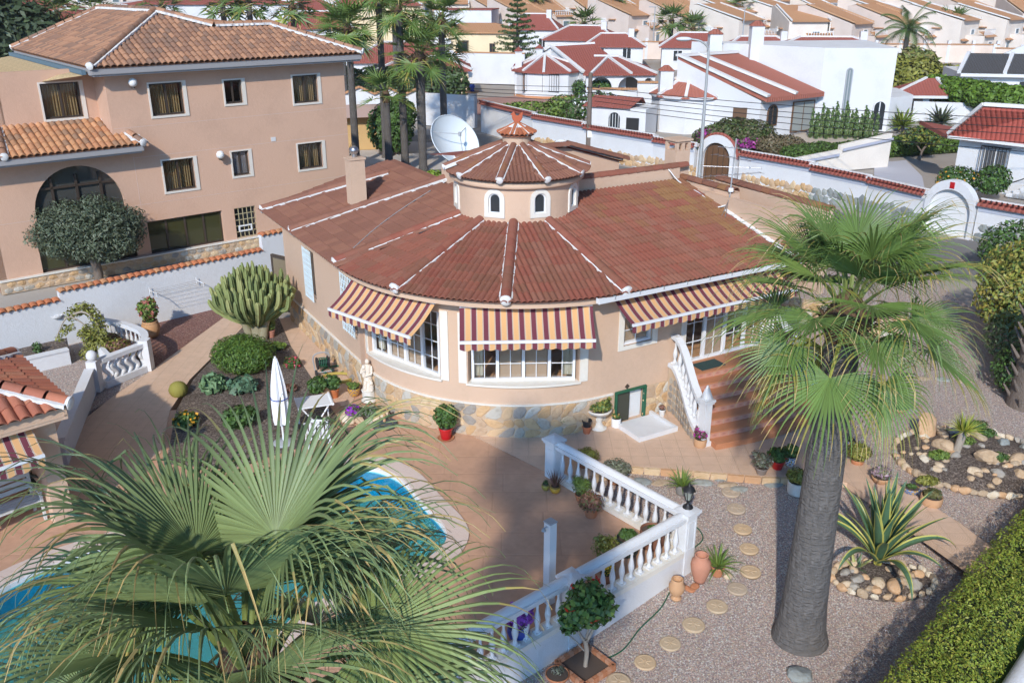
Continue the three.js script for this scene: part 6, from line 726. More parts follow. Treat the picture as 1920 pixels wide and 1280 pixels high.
// ---------- the three-storey neighbour ----------
{
  const nb = thing('apartment_house', 'three-storey salmon pink house with orange barrel-tile roof and dark windows', 'building', [-13.24, 0, -32.73], R(39));
  const win = (x0, y0, x1, y1) => rectHole(x0, y0, x1, y1), W1 = [[0.51, 5.44, 1.7, 6.56, 'curtain'], [3.25, 5.65, 3.95, 6.5, 'open'], [6.02, 5.45, 7.1, 6.5, 'curtain'], [0.6, 2.7, 1.75, 3.84, 'curtain'], [3.24, 2.94, 3.92, 3.87, 'blind'], [6, 2.85, 7.08, 3.87, 'curtain']], holes = [...W1.map((w) => win(w[0], w[1], w[2], w[3])), win(-4, 0.46, -0.75, 1.7), win(-0.25, 0.46, 2.6, 1.7), win(3.09, 0.5, 3.96, 1.7), archHole(-3.88, 1.95, -0.9, 4.02, 20)];
  mesh('wall', [wallShape([[-5.4, 0], [8.3, 0], [8.3, 7.1], [-0.95, 7.1], [-0.95, 4.9], [-5.4, 4.9]], holes, 0.25, 0), box(0.25, 7.1, 9.5, 8.175, 0, -5.0), box(0.25, 2.6, 1.2, -0.825, 4.5, -0.86), box(14, 6.8, 0.2, 1.5, 0, -9.8), wallShape([[-4.2, 4.4], [-0.7, 4.4], [-0.7, 7.1], [-4.2, 7.1]], [win(-2.73, 5.47, -1.46, 6.67)], 0.25, -1.3)], mat.pink, nb);
  { const sw = grp('side_wall', nb); sw.position.set(-5.4, 0, 0); sw.rotation.y = PI / 2; mesh('lower_side', [wallShape([[0, 0], [9, 0], [9, 4.9], [0, 4.9]], [archHole(1.0, 0.5, 2.6, 3.6), win(3.5, 1, 5.5, 3)], 0.25, 0.25)], mat.pink, sw); mesh('upper_side', [wallShape([[1.3, 4.9], [9, 4.9], [9, 7.1], [1.3, 7.1]], [win(1.9, 5.4, 3.6, 6.7)], 0.25, 1.4)], mat.pink, sw); mesh('side_pane', [box(1.6, 3.1, 0.02, 1.8, 0.5, 0.1)], mat.farGlass, sw); mesh('upper_pane', [box(1.7, 1.3, 0.02, 2.75, 5.4, 1.2)], mat.farGlass, sw); }
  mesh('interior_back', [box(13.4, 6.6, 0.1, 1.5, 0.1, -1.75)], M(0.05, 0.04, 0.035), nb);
  mesh('render_joint', [...[[2.35, -5.3, 8.3], [4.05, -0.4, 8.3], [5.12, -0.9, 8.3], [6.83, -0.9, 8.3]].map(([y, a, b]) => box(b - a, 0.02, 0.012, (a + b) / 2, y, 0)), box(0.02, 2, 0.012, -0.38, 2.1, 0)], P(0.6, 0.43, 0.34), nb);
  const addWin = (x0, y0, x1, y1, k, z = 0) => { const o = grp('window', nb); o.position.set(0, 0, z); mesh('surround', [frame(rect(x0 - 0.06, y0 - 0.08, x1 + 0.13, y1 + 0.05), rect(x0, y0, x1, y1), 0.1, 0.03)], M(0.66, 0.6, 0.52), o); mesh('frame', [frame(rect(x0, y0, x1, y1), rect(x0 + 0.06, y0 + 0.06, x1 - 0.06, y1 - 0.06), 0.06, -0.1), box(0.06, y1 - y0, 0.06, (x0 + x1) / 2, y0, -0.13)], mat.bronze, o); mesh('pane', [box(x1 - x0 - 0.1, y1 - y0 - 0.1, 0.008, (x0 + x1) / 2, y0 + 0.05, -0.135)], mat.glass, o); if (k === 'curtain') for (const s of [-1, 1]) { const f = [], c = (x0 + x1) / 2 + s * (x1 - x0) * 0.22; for (let i = 0; i < 16; i++) { const p = (j) => [c - (x1 - x0) * 0.2 + (x1 - x0) * 0.4 * j / 16, -0.28 + 0.03 * Math.sin(j * 2)]; const [a, b] = p(i), [c2, d] = p(i + 1); f.push([[a, y0, b], [c2, y0, d], [c2, y1, d], [a, y1, b]]); } mesh('curtain', [quads(f)], M(0.2, 0.14, 0.06), o); } if (k === 'blind') mesh('roller_shutter', [box(x1 - x0, y1 - y0, 0.02, (x0 + x1) / 2, y0, -0.16)], M(0.16, 0.15, 0.15), o); };
  W1.forEach((w) => addWin(...w)); addWin(-2.73, 5.47, -1.46, 6.67, 'curtain', -1.3);
  const gl = (x0, y0, x1, y1, n) => { const o = grp('glazed_bay', nb); for (let i = 0; i < n; i++) { const a = mix(x0, x1, i / n), b = mix(x0, x1, (i + 1) / n); mesh('pane', [box(b - a - 0.06, y1 - y0 - 0.08, 0.01, (a + b) / 2, y0 + 0.04, -0.18)], M(0.05, 0.05, 0.02, { roughness: 0.04 }), o); mesh('mullion', [box(0.07, y1 - y0, 0.09, b, y0, -0.18)], mat.bronze, o); } mesh('rail', [box(x1 - x0, 0.07, 0.1, (x0 + x1) / 2, y0, -0.18), box(x1 - x0, 0.07, 0.1, (x0 + x1) / 2, y1 - 0.07, -0.18)], mat.bronze, o); };
  gl(-4, 0.46, -0.75, 1.7, 4); gl(-0.25, 0.46, 2.6, 1.7, 4);
  { const o = grp('arched_window', nb); mesh('pane', [wallShape(archPts(-3.88, 1.95, -0.9, 4.02, 20), [], 0.01, -0.2)], M(0.06, 0.06, 0.055, { roughness: 0.04 }), o); for (const x of [-3.2, -2.4, -1.6]) mesh('mullion', [box(0.08, 1.75, 0.1, x, 1.95, -0.16)], mat.bronze, o); mesh('transom', [box(2.7, 0.07, 0.1, -2.39, 3.3, -0.16)], mat.bronze, o); }
  { const o = grp('grille_window', nb); mesh('pane', [box(0.87, 1.2, 0.01, 3.525, 0.5, -0.2)], mat.farGlass, o); const g = []; for (let i = 0; i <= 5; i++) g.push(box(0.025, 1.2, 0.025, 3.09 + 0.174 * i, 0.5, -0.03), box(0.87, 0.025, 0.02, 3.525, 0.5 + 0.235 * i, -0.03)); mesh('bars', g, M(0.4, 0.34, 0.2), o); mesh('letter_flap', [frame(rect(3.2, 0.75, 3.75, 1.0), rect(3.25, 0.8, 3.7, 0.95), 0.04, 0.02)], mat.whiteTrim, o); }
  { const pl = grp('stone_plinth', nb), q = rngOf(6); mesh('plinth_bed', [box(9.9, 0.44, 0.12, -0.45, 0, 0.07)], mat.rubbleJoint, pl); mesh('plinth_ledge', [box(9.9, 0.04, 0.2, -0.45, 0.44, 0.08)], mat.marble, pl); for (let i = 0; i < 30; i++) for (let j = 0; j < 2; j++) { const o = mesh('stone', rock(0.17, i + j * 40, 1.0, 0.62, 0.2), stones[Math.floor(q() * stones.length)], pl); o.position.set(-5.2 + i * 0.33 + j * 0.15, 0.11 + 0.21 * j, 0.125); } }
  for (const [x, y] of [[-0.08, 6.67], [2.72, 3.86]]) { const o = grp('globe_lamp', nb); mesh('globe', [ball(0.15, x, y, 0.22, 1, 1, 1, 16)], M(0.72, 0.72, 0.7, { roughness: 0.4 }), o); mesh('bracket', [cyl(0.06, 0.06, 0.06, x, y - 0.2, 0.2, 10), bar([x, y - 0.16, 0], [x, y - 0.16, 0.2], 0.02)], mat.bronze, o); }
  for (const [x, y] of [[5.0, 4.1], [5.6, 1.55], [7.2, 1.55]]) mesh('vent_grille', [box(0.2, 0.16, 0.02, x, y, 0.01)], M(0.62, 0.6, 0.58), nb);
  // roof: steep hip at the near end, lower ridge beyond
  const rf = grp('roof', nb), z0 = 0.62, L0 = [-1.5, 7.25, z0], R0 = [8.85, 7.25, z0], A = [2.18, 8.84, -3.19], A2 = [2.1, 8.8, -9.8], B = [3.88, 8.3, -1.9], C = [6.2, 8.3, -1.95], BK = [-1.5, 7.25, -10.6], RB = [8.85, 7.25, -8];
  const dk = (l) => l.map((p) => [p[0], p[1] - 0.03, p[2]]); mesh('roof_deck', [quads([dk([L0, R0, C, B]), dk([L0, B, A]), dk([L0, A, A2, BK]), dk([A, B, C, [6.2, 8.3, -4]]), dk([A, [6.2, 8.3, -4], [6, 7.4, -9.8], A2]), dk([R0, RB, [6.2, 8.3, -4], C])])], tilesOrange[3], rf);
  const tile = rollTile(0.215, 0.43, 1, 0.075, 0.016, 0.03), oldT = [[0.36, 0.19, 0.112], [0.31, 0.16, 0.095], [0.4, 0.21, 0.122], [0.26, 0.14, 0.09], [0.23, 0.135, 0.092]], om = tileMats(oldT), tn = () => Math.floor(rnd() * 5);
  const recs = [...planeTiles([L0, R0, C, B, A], 0.215, 0.38, tn), ...planeTiles([BK, L0, A, A2], 0.215, 0.38, tn), ...planeTiles([R0, RB, [6.2, 8.3, -4], C], 0.215, 0.38, tn)];
  // canopy roof over the lower storey
  const cz = 0.75, c0 = [-6.1, 4.62, cz], c1 = [-0.2, 4.62, cz], c2 = [-0.75, 5.3, -1.25], c3 = [-6.1, 5.3, -1.25]; mesh('canopy_deck', [quads([dk([c0, c1, c2, c3])])], tilesOrange[3], rf); layTiles(rf, tile, [...recs], oldT, om, 'roof_tile'); const cano = planeTiles([c0, c1, c2, c3], 0.215, 0.38, tn), ct = [[0.5, 0.245, 0.115], [0.46, 0.21, 0.1], [0.55, 0.28, 0.14], [0.4, 0.2, 0.1], [0.3, 0.17, 0.1]]; layTiles(rf, tile, cano, ct, tileMats(ct), 'canopy_tile');
  const up = (p, d = 0.05) => [p[0], p[1] + d, p[2]]; const rm = { mats: om, r: 0.13, mw: 0.09, step: 0.4 }; ridge(rf, up(L0), up(A), { ...rm, sides: [1, -1], mw: 0.05 }); ridge(rf, up(R0), up(C), rm); ridge(rf, up(C), up(B), { ...rm, end: false }); ridge(rf, up(B), up(A), { ...rm, end: false }); ridge(rf, up(A), up(A2), { ...rm, end: false }); ridge(rf, up(BK), up(A2), rm); ridge(rf, up(c1), up(c2), rm); ridge(rf, [-4.6, 4.67, cz], [-4.3, 5.33, -1.2], { ...rm, mw: 0.04 });
  mesh('eave_cornice', [box(10.3, 0.2, 0.1, 3.68, 7.02, z0 - 0.08), box(10.2, 0.12, 0.62, 3.68, 6.95, 0.22), box(0.1, 0.22, 9, 8.78, 7.0, -4), box(0.12, 0.22, 11, -1.42, 7.0, -5), box(6, 0.2, 0.1, -3.2, 4.4, cz - 0.08), box(5.9, 0.12, 0.7, -3.2, 4.33, cz - 0.45), box(0.1, 0.2, 0.8, -0.22, 4.4, cz - 0.45)], mat.greyEave, nb);
  const st = mesh('straw_canopy', [quads([[[-1.6, 7.0, 0.2], [-1.6, 7.0, -10.5], [-5.2, 6.5, -10.5], [-2.6, 6.75, -1.2]]])], M(1, 1, 1, { map: tex(256, 0.8, (u, v) => { const k = 0.7 + 0.6 * fbm(u, (v * 0.1) % 1, 60, 3, 2); return [0.5 * k, 0.37 * k, 0.2 * k]; }) }), nb); mesh('canopy_gutter', [beam([-1.62, 7.08, 0.2], [-1.62, 7.08, -10.5], 0.14, 0.14)], M(0.1, 0.16, 0.2), nb);
}
{ // olive tree in front of it
  const t = thing('olive_tree', 'dense round olive tree in front of the arched window', 'tree', [-14.7, -0.02, -30.7]); mesh('trunk', [tube([[0, -0.1, 0], [0.03, 0.4, 0], [-0.05, 0.9, 0]], 0.16, 9), tube([[-0.05, 0.8, 0], [-0.5, 1.3, 0.1], [-0.8, 1.9, 0.1]], 0.07), tube([[-0.03, 0.8, 0], [0.4, 1.35, 0], [0.7, 2, -0.1]], 0.07), tube([[-0.05, 0.8, 0], [0, 1.5, 0.3], [0.1, 2.2, 0.4]], 0.06)], mat.bark, t);
  const q = rngOf(44), bl = []; for (let i = 0; i < 40; i++) { const a = i * 2.4, e = Math.acos(1 - 1.7 * (i + 0.5) / 40), rad = 0.8 + 0.3 * q(); bl.push([1.9 * Math.sin(e) * Math.cos(a) * rad * 0.78, 1.85 + 1.15 * Math.cos(e) * rad * 0.8, 1.6 * Math.sin(e) * Math.sin(a) * rad * 0.78, 0.55, 0.42, 0.55]); } bl.push([0, 1.8, 0, 1.2, 0.8, 1.1]); mesh('crown', leaves({ n: 26000, blobs: bl, size: 0.07, asp: 0.3, cols: [[0.075, 0.1, 0.055], [0.1, 0.125, 0.07], [0.13, 0.15, 0.095], [0.055, 0.075, 0.04]], seed: 45, shell: 0.25 }), mat.leaf, t); }
{ const t = thing('sago_palm', 'yellow-green sago palm at the corner of the pink house', 'plant', [-18.176, 0, -31.217]); mesh('fronds', blades({ n: 70, len: 1.3, wid: 0.16, e0: 5, e1: 80, droop: 1.1, cols: [[0.2, 0.26, 0.04], [0.16, 0.22, 0.04], [0.25, 0.28, 0.05]], seed: 9, y: 0.35, k: 7 }), mat.leaf, t); mesh('trunk', [cyl(0.2, 0.24, 0.5)], mat.bark, t); }

// ---------- street wall, neighbours across the street ----------
const cen = (pts) => [pts.reduce((s, p) => s + p[0], 0) / pts.length, pts.reduce((s, p) => s + p[p.length - 1], 0) / pts.length];
function prismT(t, name, pts, h0, h1, m) { const o = t.position; return mesh(name, [slab(pts.map((p) => [p[0] - o.x, p[1] - o.z]), h1, h1 - h0)], m, t); }
// sloping roof polygon with thickness, and white strips along given edges
function roofT(t, name, pts, m, th = 0.16) { const o = t.position, q = pts.map((p) => [p[0] - o.x, p[1], p[2] - o.z]), f = [], lo = q.map((p) => [p[0], p[1] - th, p[2]]); for (let i = 1; i < q.length - 1; i++) f.push([q[0], q[i], q[i + 1]], [lo[0], lo[i], lo[i + 1]]); q.forEach((p, i) => { const n = q[(i + 1) % q.length], a = lo[i], b = lo[(i + 1) % q.length]; f.push([p, n, b, a]); }); const g = quads(f), pa = g.attributes.position, uv = new Float32Array(pa.count * 2); const u = V(...q[1]).sub(V(...q[0])).normalize(), nn = u.clone().cross(V(...q[2]).sub(V(...q[0]))).normalize(), v = nn.clone().cross(u); for (let i = 0; i < pa.count; i++) { const d = V(pa.getX(i), pa.getY(i), pa.getZ(i)); uv[2 * i] = d.dot(u); uv[2 * i + 1] = d.dot(v); } g.setAttribute('uv', new THREE.BufferAttribute(uv, 2)); return mesh(name, g, m, t); }
function strips(t, list, w = 0.2, m = mat.mortar) { const o = t.position; for (const [a, b] of list) mesh('ridge_mortar', [beam([a[0] - o.x, a[1] + 0.06, a[2] - o.z], [b[0] - o.x, b[1] + 0.06, b[2] - o.z], w, 0.16)], m, t); }
// wall under a roof edge: quad from edge a-b down to y0
function skirt(t, name, pts, y0, m, th = 0) { const o = t.position, f = []; for (let i = 0; i < pts.length - 1; i++) { const a = pts[i], b = pts[i + 1]; f.push([[a[0] - o.x, a[1], a[2] - o.z], [b[0] - o.x, b[1], b[2] - o.z], [b[0] - o.x, y0, b[2] - o.z], [a[0] - o.x, y0, a[2] - o.z]]); } return mesh(name, [quads(f)], m, t); }
// window on a wall: centre c (x,y,z world), facing angle, w, h
function winT(t, c, turn, w, h, { bars = 0, m = mat.farGlass, fr = mat.wood, arch = false, name = 'window', grille = mat.iron } = {}) { const o = grp(name, t); o.position.set(c[0] - t.position.x, c[1], c[2] - t.position.z); o.rotation.y = turn; const sh = arch ? archPts(-w / 2, 0, w / 2, h) : rect(-w / 2, 0, w / 2, h), k = 0.07, si = arch ? archPts(-w / 2 + k, k, w / 2 - k, h - k) : rect(-w / 2 + k, k, w / 2 - k, h - k); mesh('frame', [frame(sh, si, 0.1, 0.05), box(k, h * 0.95, 0.06, 0, 0, 0)], fr, o); mesh('pane', [wallShape(si, [], 0.02, 0.02)], m, o); if (bars) { const g = []; for (let i = 0; i <= bars; i++) g.push(box(0.03, h + 0.2, 0.03, -w / 2 - 0.08 + (w + 0.16) * i / bars, -0.1, 0.22)); g.push(box(w + 0.2, 0.04, 0.18, 0, -0.1, 0.14), box(w + 0.2, 0.04, 0.18, 0, h + 0.08, 0.14)); mesh('grille', g, grille, o); } return o; }
// ground height is 0 here
{
  const t = thing('street_wall', 'long stepped white street wall with red tile coping and stone base', 'wall'); const fr = M(0.4, 0.43, 0.5); const q = rngOf(15);
  const run = (a, b, h, base = true, mo = [0, 1, 2, 3, 8]) => { const dx = b[0] - a[0], dz = b[1] - a[1], L = Math.hypot(dx, dz), ry = Math.atan2(-dz, dx), o = grp('wall_section', t); o.position.set((a[0] + b[0]) / 2, 0, (a[1] + b[1]) / 2); o.rotation.y = ry; mesh('panel', [box(L, h + 0.2, 0.22, 0, -0.2, 0), box(0.3, 0.14, 0.34, L / 2, h, 0)], mat.white, o); mesh('frieze', [box(L - 0.1, 0.12, 0.02, 0, h - 0.32, 0.12)], fr, o); const c = []; mesh('coping', [quads([[[-L / 2, h - 0.02, 0.28], [L / 2, h - 0.02, 0.28], [L / 2, h + 0.17, -0.05], [-L / 2, h + 0.17, -0.05]], [[-L / 2, h + 0.17, -0.05], [L / 2, h + 0.17, -0.05], [L / 2, h, -0.2], [-L / 2, h, -0.2]], [[-L / 2, h - 0.08, 0.28], [L / 2, h - 0.08, 0.28], [L / 2, h - 0.02, 0.28], [-L / 2, h - 0.02, 0.28]]])], mat.roofRed, o); for (let x = -L / 2 + 0.1; x < L / 2; x += 0.21) c.push(tf(new THREE.CylinderGeometry(0.055, 0.065, 0.38, 6, 1, true), x, h + 0.085, 0.115, PI / 2 - 0.53)); const ct = mesh('coping_rolls', c, mat.roofRed, o); ct.userData.kind = 'stuff'; mesh('coping_ridge', [box(L, 0.05, 0.12, 0, h + 0.15, -0.06)], mat.mortar, o); if (base) for (let x = -L / 2 + 0.15; x < L / 2; x += 0.3) for (let r = 0; r < 2; r++) { const s = mesh('base_stone', rock(0.25, Math.floor(q() * 900), 0.8 + 0.4 * q(), 0.7 + 0.6 * q(), 0.2, 0), (mo[0] > 5 ? darkRocks : stones)[mo[0] > 5 ? Math.floor(q() * 3) : pick(mo)], o); s.position.set(x + r * 0.15 + 0.1 * q(), 0.1 + r * 0.27 + 0.16 * q() * r, 0.12); s.rotation.z = q() * 3; } };
  run([-2.1, -65.2], [1.4, -59.0], 1.95, false); run([1.4, -59.0], [4.4, -55.4], 1.85); run([4.4, -55.4], [8.0, -51.4], 1.75); run([8.0, -51.4], [9.95, -49.3], 1.62); run([11.9, -47.2], [14.6, -43.9], 1.62); run([14.6, -43.9], [16.4, -41.2], 1.5, true, [7]); run([16.4, -41.2], [17.85, -38.45], 1.45, true, [7]); run([19.15, -36.5], [27, -27.5], 1.5, true, [7]);
  const gate = (label, a, b, m, h, red) => { const dx = b[0] - a[0], dz = b[1] - a[1], L = Math.hypot(dx, dz), g = thing('arched_gate', label, 'gate', [(a[0] + b[0]) / 2, 0, (a[1] + b[1]) / 2], Math.atan2(-dz, dx)); const w = L * (red ? 0.36 : 0.43), H = h; const outer = archPts(-L / 2, -0.1, L / 2, H + 0.4, 24); mesh('arch', [frame([[-L / 2, -0.1], ...archPts(-L / 2, -0.1, L / 2, H + 0.4, 24).slice(1)], archPts(-w, -0.05, w, H, 16), 0.36, 0.18)], mat.white, g); mesh('gate_leaf', [wallShape(archPts(-w, -0.05, w, H, 16), [], 0.06, -0.03)], m, g); if (red) { mesh('arch_coping', [tube([...Array(15)].map((_, i) => { const an = PI * i / 14; return [-Math.cos(an) * L / 2, H + 0.4 - L / 2 + Math.sin(an) * L / 2 + 0.05, 0]; }), 0.09, 6, 30)], mat.roofRed, g); for (let i = 0; i < 5; i++) mesh('plank_joint', [box(0.02, H * 0.85, 0.02, -w + (i + 0.5) * w * 0.4, 0, 0)], mat.bronze, g); } else { mesh('crest', [box(0.2, 0.26, 0.03, 0, H + 0.06, 0.19)], mat.red, g); } };
  gate('arched brown wooden door in the white street wall', [10.1, -49.1], [11.75, -47.4], mat.wood, 2.0, true); gate('wide white arched gate with small red crest', [17.85, -38.4], [19.1, -36.55], mat.whiteTrim, 1.85, false);
}
{ // white gate left of the wall, with blue urn
  const t = thing('yard_gate_wall', 'white wall section with closed plain gate beside the street palms', 'wall', [-5, 0, -67.5], R(-20)); mesh('panel', [box(4.2, 2.3, 0.2)], mat.white, t); mesh('pillar', [box(0.5, 2.5, 0.5, 2.3, 0, 0)], mat.white, t); mesh('urn', [lathe([[0.001, 0], [0.2, 0], [0.1, 0.1], [0.22, 0.3], [0.15, 0.5]], 12, 2.3, 2.58, 0)], mat.blue, t); mesh('cap_tiles', [box(0.75, 0.12, 0.75, 2.3, 2.45, 0)], mat.roofOrange, t);
  const w = thing('zigzag_wall', 'white wall with zigzag orange tile crest behind the street palms', 'wall', [-12, 0, -70], R(8)); const pts = [[-7, 0]]; for (let i = 0; i <= 12; i++) pts.push([-7 + i * 1.08, 2.3 + (i & 1 ? 0.5 : 0) - i * 0.05]); pts.push([5.96, 0]); mesh('panel', [wallShape(pts.reverse(), [], 0.2, 0)], mat.white, w); for (let i = 0; i < 12; i++) mesh('crest_tiles', [beam([-7 + i * 1.08, 2.38 + (i & 1 ? 0.5 : 0) - i * 0.05, 0], [-7 + (i + 1) * 1.08, 2.38 + (i & 1 ? 0 : 0.5) - (i + 1) * 0.05, 0], 0.4, 0.12)], mat.roofOrange, w);
}
// lamp post and utility pole, wires
{
  const t = thing('street_lamp', 'tall curved grey street lamp in front of the white wall', 'street lamp', [10.0, 0, -48.2]); const H = 6.4; mesh('post', [lathe([[0.11, 0], [0.1, 1], [0.06, H]], 10), tube([[0, H - 0.1, 0], [-0.05, H + 0.35, 0], [-0.45, H + 0.68, 0], [-1.0, H + 0.78, 0]], 0.05, 8)], M(0.45, 0.46, 0.45, { roughness: 0.5, metalness: 0.4 }), t); mesh('lamp_head', [ball(0.32, -1.3, H + 0.78, 0, 1.3, 0.35, 0.6, 12)], M(0.6, 0.62, 0.63), t);
  const p = thing('utility_pole', 'dark wooden utility pole with cross brackets by the street wall', 'pole', [4.6, 0, -55.0]); mesh('post', [lathe([[0.17, 0], [0.12, 4.9], [0.001, 4.95]], 10)], mat.bark, p); for (const y of [4.1, 3.8]) mesh('insulator_bracket', [bar([-0.3, y, 0.1], [0.5, y, 0.1], 0.03), cyl(0.06, 0.06, 0.12, -0.3, y, 0.1, 8), cyl(0.06, 0.06, 0.12, 0.5, y, 0.1, 8)], mat.dark, p); mesh('sign_plate', [box(0.3, 0.4, 0.03, 0.05, 1.2, 0.18)], mat.whiteTrim, p);
  const wire = (label, a, b, sag) => { const w = thing('overhead_wire', label, 'wire', [0, 0, 0], 0, 'overhead wires across the street'); const pts = [...Array(9)].map((_, i) => { const k = i / 8; return [mix(a[0], b[0], k), mix(a[1], b[1], k) - sag * 4 * k * (1 - k), mix(a[2], b[2], k)]; }); mesh('wire', [tube(pts, 0.017, 4, 24)], mat.dark, w); };
  [[4.1, 3.8], [3.8, 3.5], [3.55, 3.3], [3.3, 3.0], [3.0, 2.7]].forEach(([y, y2], i) => { wire('overhead wire running from the utility pole towards the right-hand houses', [4.6 + 0.1 * i, y, -55.0], [34, y2 + 1.2, -33 + i], 0.5); if (i < 4) wire('overhead wire running from the utility pole towards the tall palms', [4.6, y, -55.0], [-22, y2 + 0.6, -70 - i], 0.4); });
}
// ---------- villa with the round bay and arched porch ----------
{
  const t = thing('porch_villa', 'white bungalow with dark red roofs, arched porch and two grilled windows', 'house', [5.5, 0, -85]); const E = 2.3;
  const bay = [[0.247, -86.477], [1.213, -84.847], [2.886, -84.053], [5.072, -84.448], [6.819, -86.477], [8.5, -92], [0.5, -92]]; prismT(t, 'bay_wall', bay, -0.1, E, mat.white);
  const out = (k, y) => { const c = cen(bay); const p = bay[k]; return [c[0] + (p[0] - c[0]) * 1.09, y, c[1] + (p[1] - c[1]) * 1.09]; }; const pk = [3.068, 3.525, -88];
  for (const [a, b] of [[0, 1], [1, 2], [2, 3], [3, 4]]) roofT(t, 'bay_roof', [out(a, E), out(b, E), pk], mat.roofRed); roofT(t, 'bay_roof', [out(6, E), out(0, E), pk], mat.roofRed); strips(t, [[out(0, E), pk], [out(1, E), pk], [out(2, E), pk], [out(3, E), pk], [out(4, E), pk]], 0.22);
  const ridgeA = [3.723, 4.035, -91], ridgeB = [7.941, 4.247, -91.5], me = [6.469, 2.172, -84.6]; roofT(t, 'main_roof', [me, [10.333, 2.505, -85], ridgeB, ridgeA], mat.roofRed); roofT(t, 'side_roof', [[0.305, 2.113, -90], [2.046, 2.405, -90.6], ridgeA], mat.roofRed); strips(t, [[ridgeA, ridgeB], [me, ridgeA], [[0.305, 2.113, -90], ridgeA]], 0.4);
  skirt(t, 'main_wall', [[0.305, 2.064, -90], ridgeA, me, [10.338, 2.413, -85]], -0.1, mat.white);
  const pz = -83.6, pe = 2.2; roofT(t, 'porch_roof', [[6.3, pe, pz + 0.4], [12.9, pe, pz + 0.1], [9.9, 3.3, pz - 4.2], [7.6, 3.3, pz - 4.2]], mat.roofRed); roofT(t, 'porch_roof', [[12.9, pe, pz + 0.1], [13.2, pe, pz - 8], [9.9, 3.3, pz - 4.2]], mat.roofRed); strips(t, [[[7.0, pe, pz + 0.4], [8.9, 3.3, pz - 4]], [[10.6, pe, pz + 0.25], [8.9, 3.3, pz - 4]], [[12.9, pe, pz + 0.1], [9.9, 3.3, pz - 4.2]], [[7.6, 3.35, pz - 4.2], [9.9, 3.35, pz - 4.2]]], 0.22);
  const arc = mesh('porch_arcade', [wallShape([[0, 0], [6.2, 0], [6.2, 2.15], [0, 2.15]], [archHole(0.35, 0.0, 2.35, 1.9), archHole(2.9, 0.0, 4.9, 1.9), archHole(5.25, 0.5, 6.0, 1.8)], 0.35, 0)], mat.white, t); arc.position.set(6.6 - 5.5, 0, pz + 85); arc.rotation.y = R(2); mesh('porch_back', [box(6, 2.1, 0.1, 4.3, 0, pz + 85 - 3)], M(0.3, 0.28, 0.25), t); mesh('porch_parapet', [box(1.5, 0.8, 0.2, 2.3, 0, 1.5), box(1.2, 0.8, 0.2, 6.2, 0, 1.5)], mat.white, t);
  winT(t, [1.55, 0.783, -85].map((v, i) => (i === 1 ? 0.65 : v)), 0, 1.1, 1.3, { bars: 6, m: M(0.3, 0.2, 0.16) }); winT(t, [3.461, 0.853, -84.35].map((v, i) => (i === 1 ? 0.65 : v)), 0, 1.3, 1.3, { bars: 7, m: M(0.3, 0.2, 0.16) });
  for (const [x, z] of [[0.6, -86.5], [2.6, -90]]) { mesh('chimney', [box(0.6, 3.9, 0.6, x - 5.5, 0, z + 85), box(0.7, 0.12, 0.7, x - 5.5, 3.8, z + 85)], mat.white, t); mesh('chimney_cap', [tf(new THREE.CylinderGeometry(0.05, 0.6, 0.35, 4), x - 5.5, 4.08, z + 85, 0, PI / 4)], mat.roofRed, t); }
  mesh('base_band', [slab(bay.map((p) => { const c = cen(bay); return [c[0] + (p[0] - c[0]) * 1.015 - 5.5, c[1] + (p[1] - c[1]) * 1.015 + 85]; }), 0.15, 0.2)], M(0.55, 0.25, 0.12), t);
  struct('brick_terrace', [slab([[-6.99, -71.28], [-4.788, -83.662], [0.245, -85.655], [5.959, -79.931], [4.397, -76.504], [0.876, -76.177], [-2.545, -73.651]], 0.0, 0.1)], P(0.36, 0.2, 0.16)); struct('far_pool', [slab([[-2.399, -75.852], [-1.552, -77.167], [1.33, -77.167], [1.077, -74.894], [-1.272, -73.651]], 0.03, 0.06)], M(0.2, 0.42, 0.46, { roughness: 0.1 }));
  const fw = thing('white_yard_wall', 'pale boundary wall left of the porch villa', 'wall', [-5, 0, -97], R(-14)); mesh('panel', [box(13, 3.0, 0.25)], mat.white, fw); mesh('coping', [box(13, 0.1, 0.35, 0, 3.0, 0)], mat.roofOrange, fw);
  const ow = thing('orange_coped_wall', 'white yard wall with orange tiles below the porch villa', 'wall', [11, 0, -74.5], R(-6)); mesh('panel', [box(4, 1.8, 0.25, -3, 0, 0), box(8, 2.3, 0.25, 3, 0, -0.4)], mat.white, ow); mesh('coping', [box(4, 0.12, 0.5, -3, 1.8, 0), box(8, 0.12, 0.5, 3, 2.3, -0.4)], mat.roofOrange, ow);
  const sh = thing('garden_kiosk', 'little white outbuilding with red roof and arched barred window', 'building', [7.615, 0, -64.01], R(-25)); mesh('wall', [box(4.2, 1.9, 2.6)], mat.white, sh); mesh('roof', [quads([[[-2.4, 1.9, 1.5], [1.0, 1.9, 1.5], [1.4, 2.5, -0.2], [-2.1, 2.5, -0.2]], [[-2.4, 1.9, -1.6], [1.2, 1.9, -1.6], [1.4, 2.5, -0.2], [-2.1, 2.5, -0.2]]])], mat.roofRed, sh); mesh('arched_window', [wallShape(archPts(-0.5, 0.3, 0.3, 1.6), [], 0.03, 1.34)], mat.farGlass, sh); mesh('window_bars', [...[-0.4, -0.2, 0, 0.2].map((x) => box(0.03, 1.2, 0.03, x, 0.3, 1.37))], mat.whiteTrim, sh); mesh('serving_hatch', [box(0.9, 0.8, 0.03, 1.2, 0.5, 1.31)], mat.dark, sh);
}
